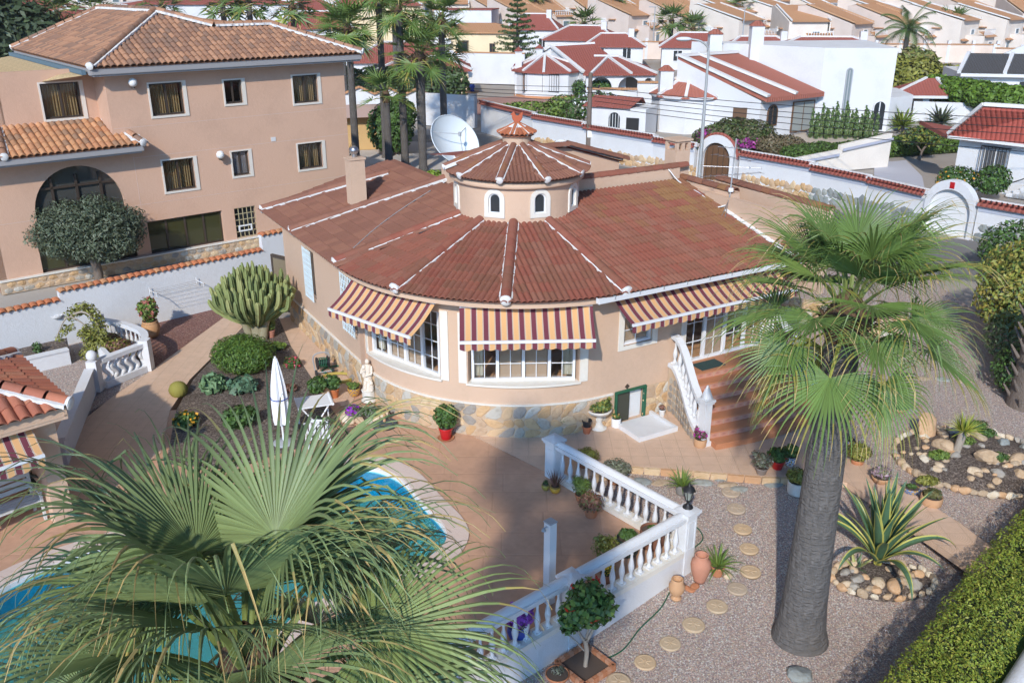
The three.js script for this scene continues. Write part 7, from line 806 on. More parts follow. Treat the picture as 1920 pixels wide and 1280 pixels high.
// ---------- big white villa with tall blank wall ----------
{
  const E1 = [16.927, 2.7, -61.647], E2 = [21.775, 2.7, -64.998], R1 = [11.591, 5, -66.022], R2 = [16.473, 5, -69.473];
  const t = thing('white_villa', 'large white villa with brick-red mono-pitch roof and tall blank wall', 'house', [E1[0], 0, E1[2]]);
  roofT(t, 'main_roof', [E1, E2, R2, R1], mat.roofBrick, 0.3); const mid = (a, b, k, d = 0.05) => [mix(a[0], b[0], k), mix(a[1], b[1], k) + d, mix(a[2], b[2], k)]; strips(t, [[mid(E1, E2, 0.02), mid(R1, R2, 0.02)], [mid(E1, E2, 0.5), mid(R1, R2, 0.35)], [R1, R2]], 0.5);
  skirt(t, 'gable_wall', [[R1[0], R1[1] - 0.2, R1[2]], [E1[0] - 0.4, 2.5, E1[2]]], -0.1, mat.white); skirt(t, 'front_wall', [[E1[0] - 0.4, 2.5, E1[2] - 0.5], [E2[0], 2.5, E2[2] - 0.7]], -0.1, mat.white);
  const T1 = [14.667, 5.9, -61.548], T2 = [24.561, 5.9, -63.066], T3 = [29.459, 4.4, -73.944], BT = [26.533, -65.204]; const bl = [E2[0] - 0.2, E2[2] - 0.4];
  const wx = R2[0] - E2[0], wz = R2[2] - E2[2]; prismT(t, 'tall_wall', [[bl[0], bl[1]], [BT[0], BT[1]], [BT[0] + 1, BT[1] - 9], [bl[0] + wx * 1.5, bl[1] + wz * 1.5]], -0.1, 5.6, mat.white); prismT(t, 'lower_block', [[BT[0] - 0.02, BT[1] - 0.02], [BT[0] + 2.2, BT[1] - 1.5], [BT[0] + 2.8, BT[1] - 6], [BT[0] + 1.0, BT[1] - 8]], -0.1, 2.3, mat.white);
  const mf = [(bl[0] + BT[0]) / 2, (bl[1] + BT[1]) / 2], ft = Math.atan2(-(BT[1] - bl[1]), BT[0] - bl[0]); const nf = [Math.sin(ft), Math.cos(ft)]; { const o = winT(t, [mf[0] - 0.6 + nf[0] * 0.03, 1.3, mf[1] + nf[1] * 0.03], ft, 0.45, 3.0, { arch: true, fr: mat.grey, m: M(0.2, 0.24, 0.25, { roughness: 0.1 }) }); } winT(t, [BT[0] - 0.7 + nf[0] * 0.03, 0, BT[1] + nf[1] * 0.03], ft, 0.9, 2.1, { arch: true, fr: mat.white });
  const fz = Math.atan2(-(E2[2] - E1[2]), E2[0] - E1[0]), fn = [Math.sin(fz), Math.cos(fz)], at = (k, y) => [mix(E1[0] - 0.4, E2[0], k) + fn[0] * 0.05, y, mix(E1[2] - 0.5, E2[2] - 0.7, k) + fn[1] * 0.05]; winT(t, at(0.72, 0.05), fz, 2.3, 2.1, { m: M(0.3, 0.32, 0.3, { roughness: 0.05 }), name: 'glazed_door' }); winT(t, at(0.22, 0.7), fz, 1.0, 1.4, { arch: true });
  // round annex with hipped cone roof
  const c = [12.994, -64.962], AH = 2.45, ann = [...Array(9)].map((_, i) => { const a = R(-30 + i * 40); return [c[0] + 3.0 * Math.cos(a), c[1] - 1.5 - 2.6 * Math.sin(a)]; }); prismT(t, 'annex_wall', ann, -0.1, AH, mat.white); const ap = [c[0] - 0.3, AH + 1.5, c[1] - 1.7]; ann.forEach((p, i) => { const n = ann[(i + 1) % 9], ex = (q) => [ap[0] + (q[0] - ap[0]) * 1.08, AH, ap[2] + (q[1] - ap[2]) * 1.08]; roofT(t, 'annex_roof', [ex(p), ex(n), ap], mat.roofBrick, 0.12); strips(t, [[ex(p), ap]], 0.2); }); mesh('annex_eave', [lathe([[3.1, AH - 0.15], [3.15, AH + 0.02]], 24).scale(1, 1, 0.88).translate(c[0] - t.position.x, 0, c[1] - 1.5 - t.position.z)], mat.white, t);
  winT(t, [15.095, 1.815, -61.3].map((v, i) => (i === 1 ? 0.1 : v)), R(-10), 0.9, 2.0, { name: 'front_door', m: mat.wood });
  for (const [x, z, h] of [[c[0] - 2.2, c[1] - 0.8, 4.1], [R2[0] + 1.2, R2[2] + 0.5, 6.9], [R2[0] - 1.6, R2[2] - 0.3, 6.3]]) { mesh('chimney', [box(0.9, h, 0.9, x - t.position.x, 0, z - t.position.z)], mat.white, t); mesh('chimney_cap', [tf(new THREE.CylinderGeometry(0.2, 0.75, 0.35, 4), x - t.position.x, h + 0.15, z - t.position.z, 0, PI / 4)], mat.roofBrick, t); }
  mesh('roof_railing', [...[...Array(10)].map((_, i) => box(0.05, 0.9, 0.05, BT[0] - t.position.x - 0.2 + 0.2 * i, 4.5, BT[1] - t.position.z - 1 - 0.4 * i)), beam([BT[0] - t.position.x - 0.2, 5.4, BT[1] - t.position.z - 1], [BT[0] - t.position.x + 1.8, 5.4, BT[1] - t.position.z - 4.8], 0.06, 0.06)], mat.bronze, t);
  struct('white_villa_terrace', [slab([[17.121, -61.308], [21.544, -65.204], [26.395, -61.308], [26.93, -57.633], [16.004, -52.35], [15.668, -55.765]], 0.0, 0.1)], P(0.5, 0.42, 0.33));
}
// ---------- right-hand house, carport, dark-roofed house ----------
{
  const E1 = [22.385, 2.6, -47.023], E2 = [25.071, 2.6, -44.12], RL = [22.955, 4.3, -45.157], RR = [25.165, 4.3, -43.796]; const t = thing('grilled_window_house', 'white house with bright red tiled roof and barred window', 'house', [E1[0], 0, E1[2]]); roofT(t, 'roof', [E1, E2, RR, RL], M(0.4, 0.085, 0.06, { map: tileGrain, bumpMap: rollB, bumpScale: 0.05 }), 0.2); strips(t, [[E1, RL], [RL, RR]], 0.24); const bk = [26.259, 2.6, -54.277]; roofT(t, 'roof', [[E1[0] - 0.1, 2.6, E1[2] - 0.05], RL, [RL[0] + 1, 2.6, RL[2] - 4], [E1[0] + 0.6, 2.6, E1[2] - 5]], mat.roofRed, 0.2);
  const d = V(E2[0] - E1[0], 0, E2[2] - E1[2]).normalize(), n = V(-d.z, 0, d.x); if (n.z < 0) n.negate(); const a = [E1[0] + d.x * 0.4 - n.x * 0.5, E1[2] + d.z * 0.4 - n.z * 0.5]; prismT(t, 'wall', [a, [a[0] + d.x * 8, a[1] + d.z * 8], [a[0] + d.x * 8 - n.x * 7, a[1] + d.z * 8 - n.z * 7], [a[0] - n.x * 6, a[1] - n.z * 6]], -0.1, 2.5, mat.white); const ft = Math.atan2(-d.z, d.x); winT(t, [a[0] + d.x * 1.9 + n.x * 0.02, 0.95, a[1] + d.z * 1.9 + n.z * 0.02], ft, 1.2, 1.15, { bars: 8, fr: mat.whiteTrim, m: M(0.2, 0.2, 0.2, { roughness: 0.1 }) }); mesh('gutter', [beam([0, 2.5, 0], [E2[0] - E1[0], 2.5, E2[2] - E1[2]], 0.2, 0.14)], mat.whiteTrim, t);
  const s = thing('white_outside_stair', 'white outside stair with iron handrail beside the barred window', 'steps', [a[0] + d.x * 3.6 + n.x * 0.7, 0, a[1] + d.z * 3.6 + n.z * 0.7], ft); for (let i = 0; i < 5; i++) mesh('step', [box(1.2, 0.2 * (i + 1), 0.3, 0.3 * i, 0, 0)], mat.white, s); mesh('handrail', [bar([-0.3, 0.8, 0.5], [1.6, 1.8, 0.5], 0.03)], mat.iron, s);
  const c = thing('carport', 'white arched carport with red hip roof behind the lawn', 'carport', [31.504, 0, -70.428], R(-4)); const ch = 1.85; mesh('arcade', [wallShape([[-2.6, 0], [2.9, 0], [2.9, ch], [-2.6, ch]], [rectHole(-2.3, 0, -0.35, ch - 0.25), rectHole(0.1, 0, 1.95, ch - 0.25)], 0.3, 0)], mat.white, c); mesh('back_wall', [box(6.4, ch, 0.2, 0.5, 0, -2.5), box(0.2, ch, 2.6, 3.0, 0, -1.2)], mat.white, c); mesh('roof', [quads([[[-3, ch, 0.4], [3.4, ch, 0.3], [1.0, ch + 1.1, -1.6], [0.2, ch + 1.1, -1.6]], [[3.4, ch, 0.3], [3.8, ch, -3], [1.0, ch + 1.1, -1.6]], [[-3, ch, 0.4], [0.2, ch + 1.1, -1.6], [-2.6, ch, -3]]])], mat.roofRed, c); for (const [p, q2] of [[[-3, ch, 0.4], [0.2, ch + 1.1, -1.6]], [[1.6, ch, 0.35], [0.9, ch + 1.1, -1.5]], [[3.6, ch, -0.4], [1, ch + 1.1, -1.6]]]) mesh('ridge_mortar', [beam([p[0], p[1] + 0.05, p[2]], [q2[0], q2[1] + 0.05, q2[2]], 0.2, 0.12)], mat.mortar, c); mesh('fascia', [box(6.3, 0.2, 0.1, 0.2, ch - 0.2, 0.32)], mat.white, c);
  const k = thing('dark_roof_house', 'white house with dark grey tiled roof in three bays', 'house', [41.256, 0, -79.931], R(-12)); const kh = 2.6; mesh('wall', [box(11, kh, 6, 2.5, 0, -3), wallShape([[-1, kh], [9, kh], [4.5, kh + 2.6]], [], 0.3, -5)], mat.white, k); mesh('roof_bays', [0, 1, 2].map((i) => quads([[[-3 + 3.6 * i, kh, 0.5], [0.4 + 3.6 * i, kh, 0.5], [1.8 + 3.6 * i, kh + 1.3, -4], [-1.4 + 3.6 * i, kh + 1.3, -4]]])), mat.roofDark, k); for (let i = 0; i < 4; i++) mesh('party_wall', [beam([-3.15 + 3.6 * i, kh + 0.05, 0.5], [-1.55 + 3.6 * i, kh + 1.35, -4], 0.3, 0.25)], mat.white, k); mesh('upper_roof', [quads([[[4.5, kh + 2.7, -5], [9.4, kh + 0.1, -5], [9.4, kh + 0.1, -9], [4.5, kh + 2.7, -9]]])], mat.roofDark, k); mesh('eave', [box(11, 0.25, 0.2, 2.5, kh - 0.3, 0.5)], mat.white, k); for (let i = 0; i < 3; i++) mesh('window', [box(1.2, 0.9, 0.05, -1 + 3.5 * i, 1.0, 0.03)], mat.farGlass, k);
}

// ---------- plants across the street ----------
function bushT(label, x, z, blobs, n, size, cols, { y = 0, fl, fn = 300, name = 'bush', cat = 'bush', asp = 0.5, group } = {}) { const t = thing(name, label, cat, [x, y, z], 0, group); mesh('foliage', leaves({ n, blobs, size, cols, asp, seed: Math.round(x * 13 + z * 7), shell: 0.6 }), mat.leaf, t); mesh('branches', blobs.slice(0, 6).map((b) => tube([[b[0] * 0.4, -0.1, b[2] * 0.4], [b[0] * 0.7, b[1] * 0.6, b[2] * 0.7], [b[0], b[1] + b[4] * 0.3, b[2]]], 0.05, 5, 6)), mat.bark, t); if (fl) mesh('flowers', leaves({ n: fn, blobs: fl[1], size: size * 0.9, asp: 0.8, cols: fl[0], seed: 6, shell: 0.9 }), mat.leaf, t); return t; }
const hedgeBlobs = (L, h, w, k = 0.9) => { const b = [], n = Math.max(2, Math.round(L / (w * 0.8))); for (let i = 0; i < n; i++) b.push([-L / 2 + L * (i + 0.5) / n, h * 0.5, 0, L / n * 0.85, h * 0.56, w * 0.6]); return b; };
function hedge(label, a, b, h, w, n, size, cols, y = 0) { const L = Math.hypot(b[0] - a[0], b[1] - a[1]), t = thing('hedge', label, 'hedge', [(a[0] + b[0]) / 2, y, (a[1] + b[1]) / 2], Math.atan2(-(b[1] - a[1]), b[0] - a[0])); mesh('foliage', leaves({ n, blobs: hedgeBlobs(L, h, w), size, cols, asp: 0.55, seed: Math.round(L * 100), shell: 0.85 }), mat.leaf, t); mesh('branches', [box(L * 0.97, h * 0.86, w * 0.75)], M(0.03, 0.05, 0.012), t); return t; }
{ const p = [13.956, -58.021]; bushT('sprawling bougainvillea mound with purple blossom behind the street wall', p[0], p[1], [[0, 0.7, 0, 2.2, 1.0, 1.3], [-1.4, 0.6, 0.2, 1.2, 0.8, 1], [1.2, 0.8, 0.2, 1.5, 1.0, 1.1], [0.2, 1.2, -0.3, 1.3, 0.7, 0.9], [2.2, 0.4, 0.5, 1.1, 0.6, 0.9]], 12000, 0.1, [[0.05, 0.08, 0.02], [0.08, 0.11, 0.025], [0.1, 0.09, 0.04]], { fl: [[[0.28, 0.03, 0.22], [0.35, 0.05, 0.25], [0.2, 0.02, 0.16]], [[0.9, 0.55, 0.7, 1.1, 0.4, 0.7], [-1.6, 0.8, 0.4, 0.8, 0.5, 0.6]]], fn: 1100, name: 'bougainvillea' }); }
{ const p = [16.647, -55.765]; bushT('brownish dry shrub beside the bougainvillea', p[0], p[1], [[0, 0.5, 0, 1.3, 0.7, 0.9], [-0.8, 0.6, 0, 0.9, 0.6, 0.8]], 3500, 0.09, [[0.13, 0.1, 0.05], [0.1, 0.09, 0.04], [0.16, 0.12, 0.07]]); }
{ const t = thing('horsetail_clump', 'stand of tall narrow green spires against the tall white wall', 'plant', [22.339, 0, -62.184]); for (let i = 0; i < 20; i++) { const x = -2.1 + 4.2 * i / 19, h = 1.5 + 0.9 * hash2(i, 3, 4), o = mesh('spire', SPIRE(), mat.leaf, t); o.position.set(x, -0.1, 0.6 * Math.sin(i * 2.1)); o.scale.set(1, h, 1); } }
function SPIRE() { return SPIRE.g ??= leaves({ n: 260, blobs: [[0, 0.45, 0, 0.16, 0.5, 0.16], [0, 0.8, 0, 0.09, 0.25, 0.09]], size: 0.09, asp: 0.35, cols: [[0.06, 0.11, 0.03], [0.09, 0.15, 0.04], [0.12, 0.16, 0.05]], seed: 7, shell: 0.2 }); }
hedge('clipped dark hedge along the lawn before the carport', [22.387, -55.405], [27.766, -57.251], 1.1, 1.4, 5200, 0.1, [[0.07, 0.13, 0.015], [0.1, 0.17, 0.02], [0.06, 0.11, 0.015]]); hedge('low domed hedge beside the tiled path', [16.474, -54.007], [19.259, -55.765], 0.8, 1.5, 2600, 0.08, [[0.05, 0.1, 0.015], [0.07, 0.13, 0.02]]); hedge('low domed hedge near the sloping white wall', [19.869, -56.13], [22.385, -57.633], 0.6, 1.3, 2000, 0.08, [[0.055, 0.11, 0.02], [0.08, 0.14, 0.02]]); hedge('dark rounded hedge at the path corner', [21.095, -54.698], [22.686, -55.765], 1.2, 1.4, 2000, 0.09, [[0.04, 0.08, 0.015], [0.06, 0.1, 0.02]]);
hedge('long bright green hedge on top of the carport wall', [32.863, -73.622], [35.502, -64.545], 1.7, 2, 8000, 0.16, [[0.09, 0.17, 0.015], [0.12, 0.21, 0.02], [0.07, 0.13, 0.015]], 1.3);
hedge('dark green hedge along the wall behind the street palms', [-14.363, -78.182], [-4.164, -78.873], 3.0, 2.2, 8000, 0.18, [[0.05, 0.085, 0.025], [0.065, 0.11, 0.03], [0.04, 0.07, 0.02]]);
{ const t = thing('yard_wall_white', 'white wall below the bright green hedge', 'wall', [34.455, 0, -68.512], R(-14)); mesh('panel', [box(9, 1.5, 0.3)], mat.white, t); const s = thing('sloping_wall', 'stepped cream wall with blue frieze rising beside the low hedges', 'wall', [17.854, 0, -50.482], R(22)); mesh('panel', [wallShape([[-4, 0], [4, 0], [4, 1.9], [0.4, 1.45], [0.4, 1.2], [-4, 0.8]], [], 0.2, 0)], P(0.74, 0.68, 0.6), s); mesh('frieze', [beam([0.5, 1.2, 0.12], [4, 1.6, 0.12], 0.03, 0.14), beam([-3.6, 0.62, 0.12], [0.3, 0.95, 0.12], 0.03, 0.14)], M(0.38, 0.4, 0.48), s); struct('mosaic_court', [slab([[19.025, -47.227], [21.231, -53.167], [23.444, -54.007], [22.417, -49.304], [21.296, -46.312]], 0.0, 0.08)], M(0.46, 0.46, 0.5)); }
{ const p = [24.236, -54.007]; const t = thing('sparse_lemon_tree', 'sparse lemon tree by the barred-window house', 'tree', [p[0], 0, p[1]]); mesh('trunk', [tube([[0, 0, 0], [0.1, 0.6, 0], [0.5, 1.2, 0.1]], 0.07), tube([[0.05, 0.5, 0], [-0.5, 1.1, 0], [-0.9, 1.5, 0]], 0.05)], mat.bark, t); mesh('crown', leaves({ n: 1500, blobs: [[0.5, 1.4, 0, 0.8, 0.6, 0.7], [-0.6, 1.4, 0, 0.8, 0.5, 0.7], [0, 1.7, 0, 0.7, 0.4, 0.6]], size: 0.1, cols: [...gC, ...gO], seed: 21, shell: 0.3 }), mat.leaf, t); const q = [21.7, -43.869]; bushT('orange bush spilling over the wall beside the white arched gate', q[0], q[1], [[0, 0.9, 0, 1.0, 0.7, 0.6], [1.6, 1.0, 0.3, 0.8, 0.7, 0.6]], 2600, 0.09, gC, { fl: [[[0.6, 0.28, 0.02]], [[0, 0.9, 0.1, 1, 0.7, 0.6]]], fn: 40 }); }
{ const s = [27.592, -65.204], s2 = [31.076, -66.947]; for (const [x, z, lab, c] of [[s[0], s[1], 'yellow-green cycad on the lawn corner before the carport', [[0.18, 0.22, 0.03], [0.13, 0.18, 0.03]]], [s2[0], s2[1], 'dark spiky cycad beside the clipped hedge', [[0.08, 0.09, 0.05], [0.06, 0.08, 0.04]]]]) { const t = thing('cycad', lab, 'plant', [x, 0, z], 0, 'cycads on the lawn'); mesh('fronds', blades({ n: 60, len: 1.5, wid: 0.2, e0: 0, e1: 75, droop: 1.0, cols: c, seed: 4, y: 0.3, k: 5 }), mat.leaf, t); mesh('trunk', [cyl(0.2, 0.25, 0.4)], mat.bark, t); } }
{ const p = [0.641, -74.268], q = [5.081, -89.039], r = [3.134, -67.721]; bushT('green shrubs round the far swimming pool', p[0] + 1, p[1] + 3, [[0, 0.6, 0, 3.2, 0.7, 0.8], [-2, 0.5, 0, 1.5, 0.6, 0.8], [2.5, 0.9, 0, 1.6, 0.9, 0.8]], 3500, 0.14, gL); bushT('dark green shrub in front of the arched porch', q[0] + 2.2, q[1] + 4, [[0, 0.8, 0, 1.9, 0.9, 1], [1, 0.7, 0, 1.3, 0.8, 1]], 3000, 0.14, gC); bushT('leafy tree with white blossom behind the street wall', r[0] + 3.0, r[1] + 1, [[0, 1.6, 0, 1.8, 0.9, 1], [-1.5, 1.3, 0, 1, 0.7, 0.8], [1.4, 1.4, 0, 1.1, 0.8, 0.8]], 3000, 0.13, [...gC, [0.16, 0.16, 0.1]], { fl: [[[0.6, 0.6, 0.62]], [[0, 1.6, 0, 1.8, 0.9, 1]]], fn: 260 }); const g = [-5.596, -47.227]; bushT('bright yellow-green shrub row behind the tiled roof', -5.6, -36.6, [[-1.3, 1.6, 0, 1.2, 0.7, 0.8], [0, 1.7, 0.2, 1.1, 0.7, 0.8], [1.2, 1.9, 0, 1.1, 0.7, 0.8], [2.3, 2.1, 0, 1.0, 0.7, 0.8], [0, 0.7, 0, 2.4, 0.9, 0.8]], 9000, 0.09, [[0.16, 0.24, 0.02], [0.12, 0.2, 0.02], [0.2, 0.28, 0.03]]); }
{ const p = [-3.957, -76.504]; struct('palm_court', [slab([[-16, -48], [-2, -52], [-3, -60], [-12, -62], [-20, -56]], -0.02, 0.1)], P(0.5, 0.46, 0.42)); const t = thing('ochre_gate_house', 'ochre gate wall with dark doors among the street palms', 'wall', [-10.2, 0, -57.5], R(12)); mesh('panel', [box(5.5, 2.1, 0.3)], P(0.55, 0.36, 0.16), t); mesh('door', [box(0.9, 1.8, 0.05, -1.2, 0, 0.17)], mat.bronze, t); mesh('roof', [quads([[[-2.8, 2.1, 0.9], [2.8, 2.1, 0.9], [2.8, 2.7, -0.6], [-2.8, 2.7, -0.6]]])], M(0.42, 0.3, 0.26), t); bushT('dark green bushy tree between the palm trunks', -7.4, -56, [[0, 1.6, 0, 1.4, 1.5, 1], [0.6, 2.4, 0, 1, 1, 0.9]], 4200, 0.13, gC); const a = thing('spiky_yucca', 'dark spiky yucca on the white gravel by the palms', 'plant', [-9.3, 0, -50]); mesh('leaves', blades({ n: 90, len: 1.2, wid: 0.09, e0: -5, e1: 80, droop: 0.4, cols: [[0.05, 0.07, 0.04], [0.07, 0.1, 0.05]], seed: 5, y: 0.5 }), mat.leaf, a); }
// ---------- palms ----------
const midPalm = (lab, x, y, z, H, s, o = {}) => fanPalm('street_palm', lab, [x, y, z], H, { n: 22, lp: 0.85 * s, lb: 1.2 * s, ns: 16, k: 4, cols: [[0.08, 0.14, 0.03], [0.1, 0.17, 0.035], [0.12, 0.19, 0.04]], r0: 0.22, r1: 0.18, e0: 80, e1: -30, droop: 1.3, seed: Math.round(x * 10 + H), group: 'fan palms across the street', dry: 0.1, wk: 1.3, ...o });
midPalm('tall slender palm beside the pink house corner', -9.0, 0, -52.5, 7.3, 1.05); midPalm('short young palm in front of the white zigzag wall', -6.7, 0, -49.5, 4.1, 0.85, { n: 14, e1: 0 }); midPalm('tallest palm of the street group', -6.0, 0, -51.0, 8.3, 1.0); midPalm('straight-trunked palm nearest the satellite dish', -5.0, 0, -51.0, 6.0, 1.1, { r1: 0.27 }); midPalm('palm with raised fronds beside the dark hedge', -4.6, 0, -62, 5.9, 1.15); midPalm('bushy drooping palm behind the tall slender palm', -13.2, 0, -74, 6.2, 1.2, { n: 34, e1: -60 }); midPalm('slim palm rising just left of the satellite dish', -4.2, 0, -57, 7.6, 0.95); midPalm('slim palm with small crown between the two tallest', -7.6, 0, -55, 9.2, 0.9); midPalm('leaning palm with bare trunk behind the hedge', -9.6, 0, -78, 7.5, 1.1);
const farPalm = (lab, x, z, H, s, y = 0) => fanPalm('hillside_palm', lab, [x, y, z], H, { n: 22, lp: 1.1 * s, lb: 1.5 * s, ns: 10, k: 3, cols: [[0.08, 0.13, 0.03], [0.1, 0.16, 0.04]], r0: 0.35, r1: 0.28, e0: 80, e1: -30, droop: 1.1, seed: Math.round(x * 7 + z), group: 'palms among the terraced houses', wk: 1.6, dry: 0.05 });
farPalm('palm standing before the cream terraces above the porch villa', 15.4, -152, 6.2, 1.3, 0.6); farPalm('palm left of the cream terraces near the conifer', 3.8, -160, 6.5, 1.2, 1.2); farPalm('palm above the roof of the white villa', 21.8, -131, 4.6, 1.2); farPalm('palm beside the street lamp head', 25.4, -134, 3.4, 1.15); farPalm('twin palm beside the street lamp head', 28, -138, 3.3, 1.15); farPalm('bushy palm high on the terraced hillside', 88, -187, 4.5, 1.9, 6); farPalm('palm on the skyline above the white cube house', -9.5, -178, 9.5, 1.1, 3); for (const [x, z, H, lab] of [[62, -135, 4, 'palm among the terraces right of the feathery palm'], [36, -150, 5, 'palm between two terraced house rows'], [70, -168, 5, 'palm high in the terraces above the dark-roofed house'], [-14, -165, 6, 'palm before the cream terraces on the left'], [10, -133, 4, 'low palm beside the red-roofed bungalows'], [52, -176, 5, 'palm near the top of the terraced hillside']]) farPalm(lab, x, z, H, 1.15, hill(x, z)); farPalm('small palm before the white cube house', -4.0, -126, 2.4, 1.0);
for (const [x, z, H, lab] of [[-52, -110, 6.2, 'palm crown showing above the ridge of the pink house'], [-47, -108, 6.5, 'second palm crown above the pink house ridge'], [-38.5, -106, 7.0, 'palm crown peeping over the orange roof'], [-30, -100, 7.6, 'large palm crown over the orange roof'], [-27, -99, 7.6, 'palm clump behind the pink house hip'], [-23, -101, 7.1, 'palm to the right of the pink house ridge']]) farPalm(lab, x, z, H, 1.25);
{ const t = thing('dark_conifer_mass', 'dark evergreen tree at the corner behind the pink house', 'tree', [-45, 0, -84]); mesh('crown', leaves({ n: 7000, blobs: [[0, 6, 0, 4, 3.4, 4], [3, 5, 0, 3, 3, 3], [-2, 8, 0, 3, 3, 3]], size: 0.35, cols: [[0.03, 0.05, 0.02], [0.045, 0.07, 0.025]], seed: 3, shell: 0.3 }), mat.leaf, t); mesh('trunk', [cyl(0.3, 0.4, 5)], mat.bark, t); }
{ // feathery palm and banana-like palm by the white villa
  const t = thing('feather_palm', 'feathery palm rising behind the tall white wall', 'palm tree', [46, 0, -111]); mesh('trunk', [cyl(0.25, 0.35, 4.6)], mat.trunk, t); for (let i = 0; i < 22; i++) { const q = rngOf(i + 4), pos = [], col = [], a = i * 2.4, e = R(mix(75, -10, i / 22)); let p = V(0, 4.5, 0), d = V(Math.cos(e) * Math.cos(a), Math.sin(e), Math.cos(e) * Math.sin(a)); for (let j = 0; j < 14; j++) { const n = p.clone().addScaledVector(d, 0.28), s = V(-d.z, 0, d.x).normalize(), L = 0.75 * Math.sin(PI * (j + 1) / 15.5); for (const sd of [-1, 1]) for (const b of [p, p.clone().lerp(n, 0.5)]) { const tip = b.clone().addScaledVector(s, sd * L).addScaledVector(d, 0.25); tip.y -= 0.35; const w = d.clone().multiplyScalar(0.06); [b.clone().sub(w), b.clone().add(w), tip].forEach((v) => { pos.push(v.x, v.y, v.z); col.push(0.06 + 0.04 * q(), 0.11 + 0.05 * q(), 0.035); }); } p = n; d.y -= 0.11; d.normalize(); } const g = new THREE.BufferGeometry(); g.setAttribute('position', new THREE.Float32BufferAttribute(pos, 3)); g.setAttribute('color', new THREE.Float32BufferAttribute(col, 3)); g.computeVertexNormals(); mesh('frond', g, mat.leaf, t); }
  bushT('yellowish banana plants below the feathery palm', 44, -104, [[0, 1.6, 0, 1.3, 1.6, 1.2], [1.6, 1.4, 0, 1.2, 1.4, 1]], 900, 0.5, [[0.2, 0.22, 0.05], [0.14, 0.18, 0.05], [0.25, 0.22, 0.08]], { asp: 0.25 }); bushT('olive-green shrubbery between white villa and carport', 40, -93, [[0, 1.2, 0, 3, 1.6, 2], [-3, 1.6, 0, 2, 1.8, 1.6], [3, 1, 0, 2.4, 1.2, 1.6]], 4500, 0.25, gO); }
{ // Norfolk pine
  const t = thing('norfolk_pine', 'tiered dark green conifer beside the yellow house', 'tree', [0.6, 0, -108]), H = 8.6; mesh('trunk', [lathe([[0.22, 0], [0.12, H * 0.6], [0.03, H]], 8)], mat.bark, t); for (let k = 0; k < 13; k++) { const y = 0.9 + k * (H - 1) / 13, L = 3.1 * (1 - k / 13.5) + 0.25, bl = []; for (let i = 0; i < 7; i++) { const a = i * 0.898 + k * 0.5; for (let j = 1; j <= 4; j++) bl.push([Math.cos(a) * L * j / 4, y + 0.12 * j * j * 0.25 - 0.1 * j, Math.sin(a) * L * j / 4, L * 0.16, 0.13, L * 0.16]); } mesh('branch_tier', leaves({ n: 700, blobs: bl, size: 0.15, asp: 0.3, cols: [[0.05, 0.09, 0.025], [0.07, 0.12, 0.03], [0.09, 0.13, 0.04]], seed: k + 5, shell: 0.2 }), mat.leaf, t); } }
// ---------- mid-distance houses ----------
function hipHouse(label, [x, z], turn, w, d, h, rh, wall, rm, { y = 0, name = 'house', ridgeK = 0.45, wins = [], strip = true, chim } = {}) { const t = thing(name, label, 'house', [x, y, z], turn); mesh('wall', [box(w, h + 0.3, d, 0, -0.3, -d / 2)], wall, t); const e = 0.35, a = [-w / 2 - e, h, e], b = [w / 2 + e, h, e], c = [w / 2 + e, h, -d - e], f = [-w / 2 - e, h, -d - e], r1 = [-w / 2 * ridgeK, h + rh, -d / 2], r2 = [w / 2 * ridgeK, h + rh, -d / 2]; const T0 = t.position; const off = (p) => [p[0] + T0.x, p[1], p[2] + T0.z]; for (const poly of [[a, b, r2, r1], [b, c, r2], [c, f, r1, r2], [f, a, r1]]) roofT(t, 'roof_slope', poly.map(off), rm, 0.15); if (strip) strips(t, [[a, r1], [b, r2], [r1, r2]].map((p) => p.map(off)), 0.22); for (const [wx, wy, ww, wh, o] of wins) winT(t, [wx + T0.x, wy, 0.02 + T0.z], 0, ww, wh, o ?? {}); if (chim) { mesh('chimney', [box(0.7, h + rh + 0.6, 0.7, chim, 0, -d * 0.4)], mat.white, t); } return t; }
hipHouse('yellow flat-fronted house with air conditioner beside the conifer', [-4.6, -116.5], R(-6), 9.5, 8, 4.0, 0.9, mat.cream, mat.roofOrange, { wins: [[-1.4, 1.2, 1.2, 1.7, { bars: 6 }], [2.2, 0.5, 0.7, 2.2]], strip: false }); { const a = thing('air_conditioner', 'white air conditioning unit on the yellow house wall', 'air conditioner', [-7.9, 2.6, -116], 0); mesh('case', [box(0.9, 0.7, 0.35)], mat.whiteTrim, a); mesh('fan_grille', [tf(new THREE.TorusGeometry(0.24, 0.03, 6, 16), -0.1, 0.35, 0.18)], mat.grey, a); }
{ const t = thing('white_cube_house', 'white flat-roofed house with two arched and square windows', 'house', [-7.2, 0.2, -140], R(-8)); mesh('wall', [box(8.5, 5.6, 7, 0, 0, -3.5)], mat.white, t); mesh('parapet_edge', [box(8.7, 0.12, 7.2, 0, 5.6, -3.5)], mat.roofRed, t); winT(t, [-7.2 - 2.4, 2.2, -140 + 0.02], 0, 0.9, 1.5, { arch: true, bars: 4 }); winT(t, [-7.2 + 1.6, 2.3, -140 + 0.02], 0, 0.9, 1.4, { bars: 4 }); const d = thing('round_dish', 'white round dish aerial beside the white cube house', 'satellite dish', [-1.5, 3, -137]); mesh('bowl', [new THREE.SphereGeometry(1.0, 16, 8, 0, 2 * PI, 0, 0.9).rotateX(1.2)], mat.whiteTrim, d); mesh('mast', [cyl(0.06, 0.06, 2, 0, -2, 0)], mat.grey, d); }
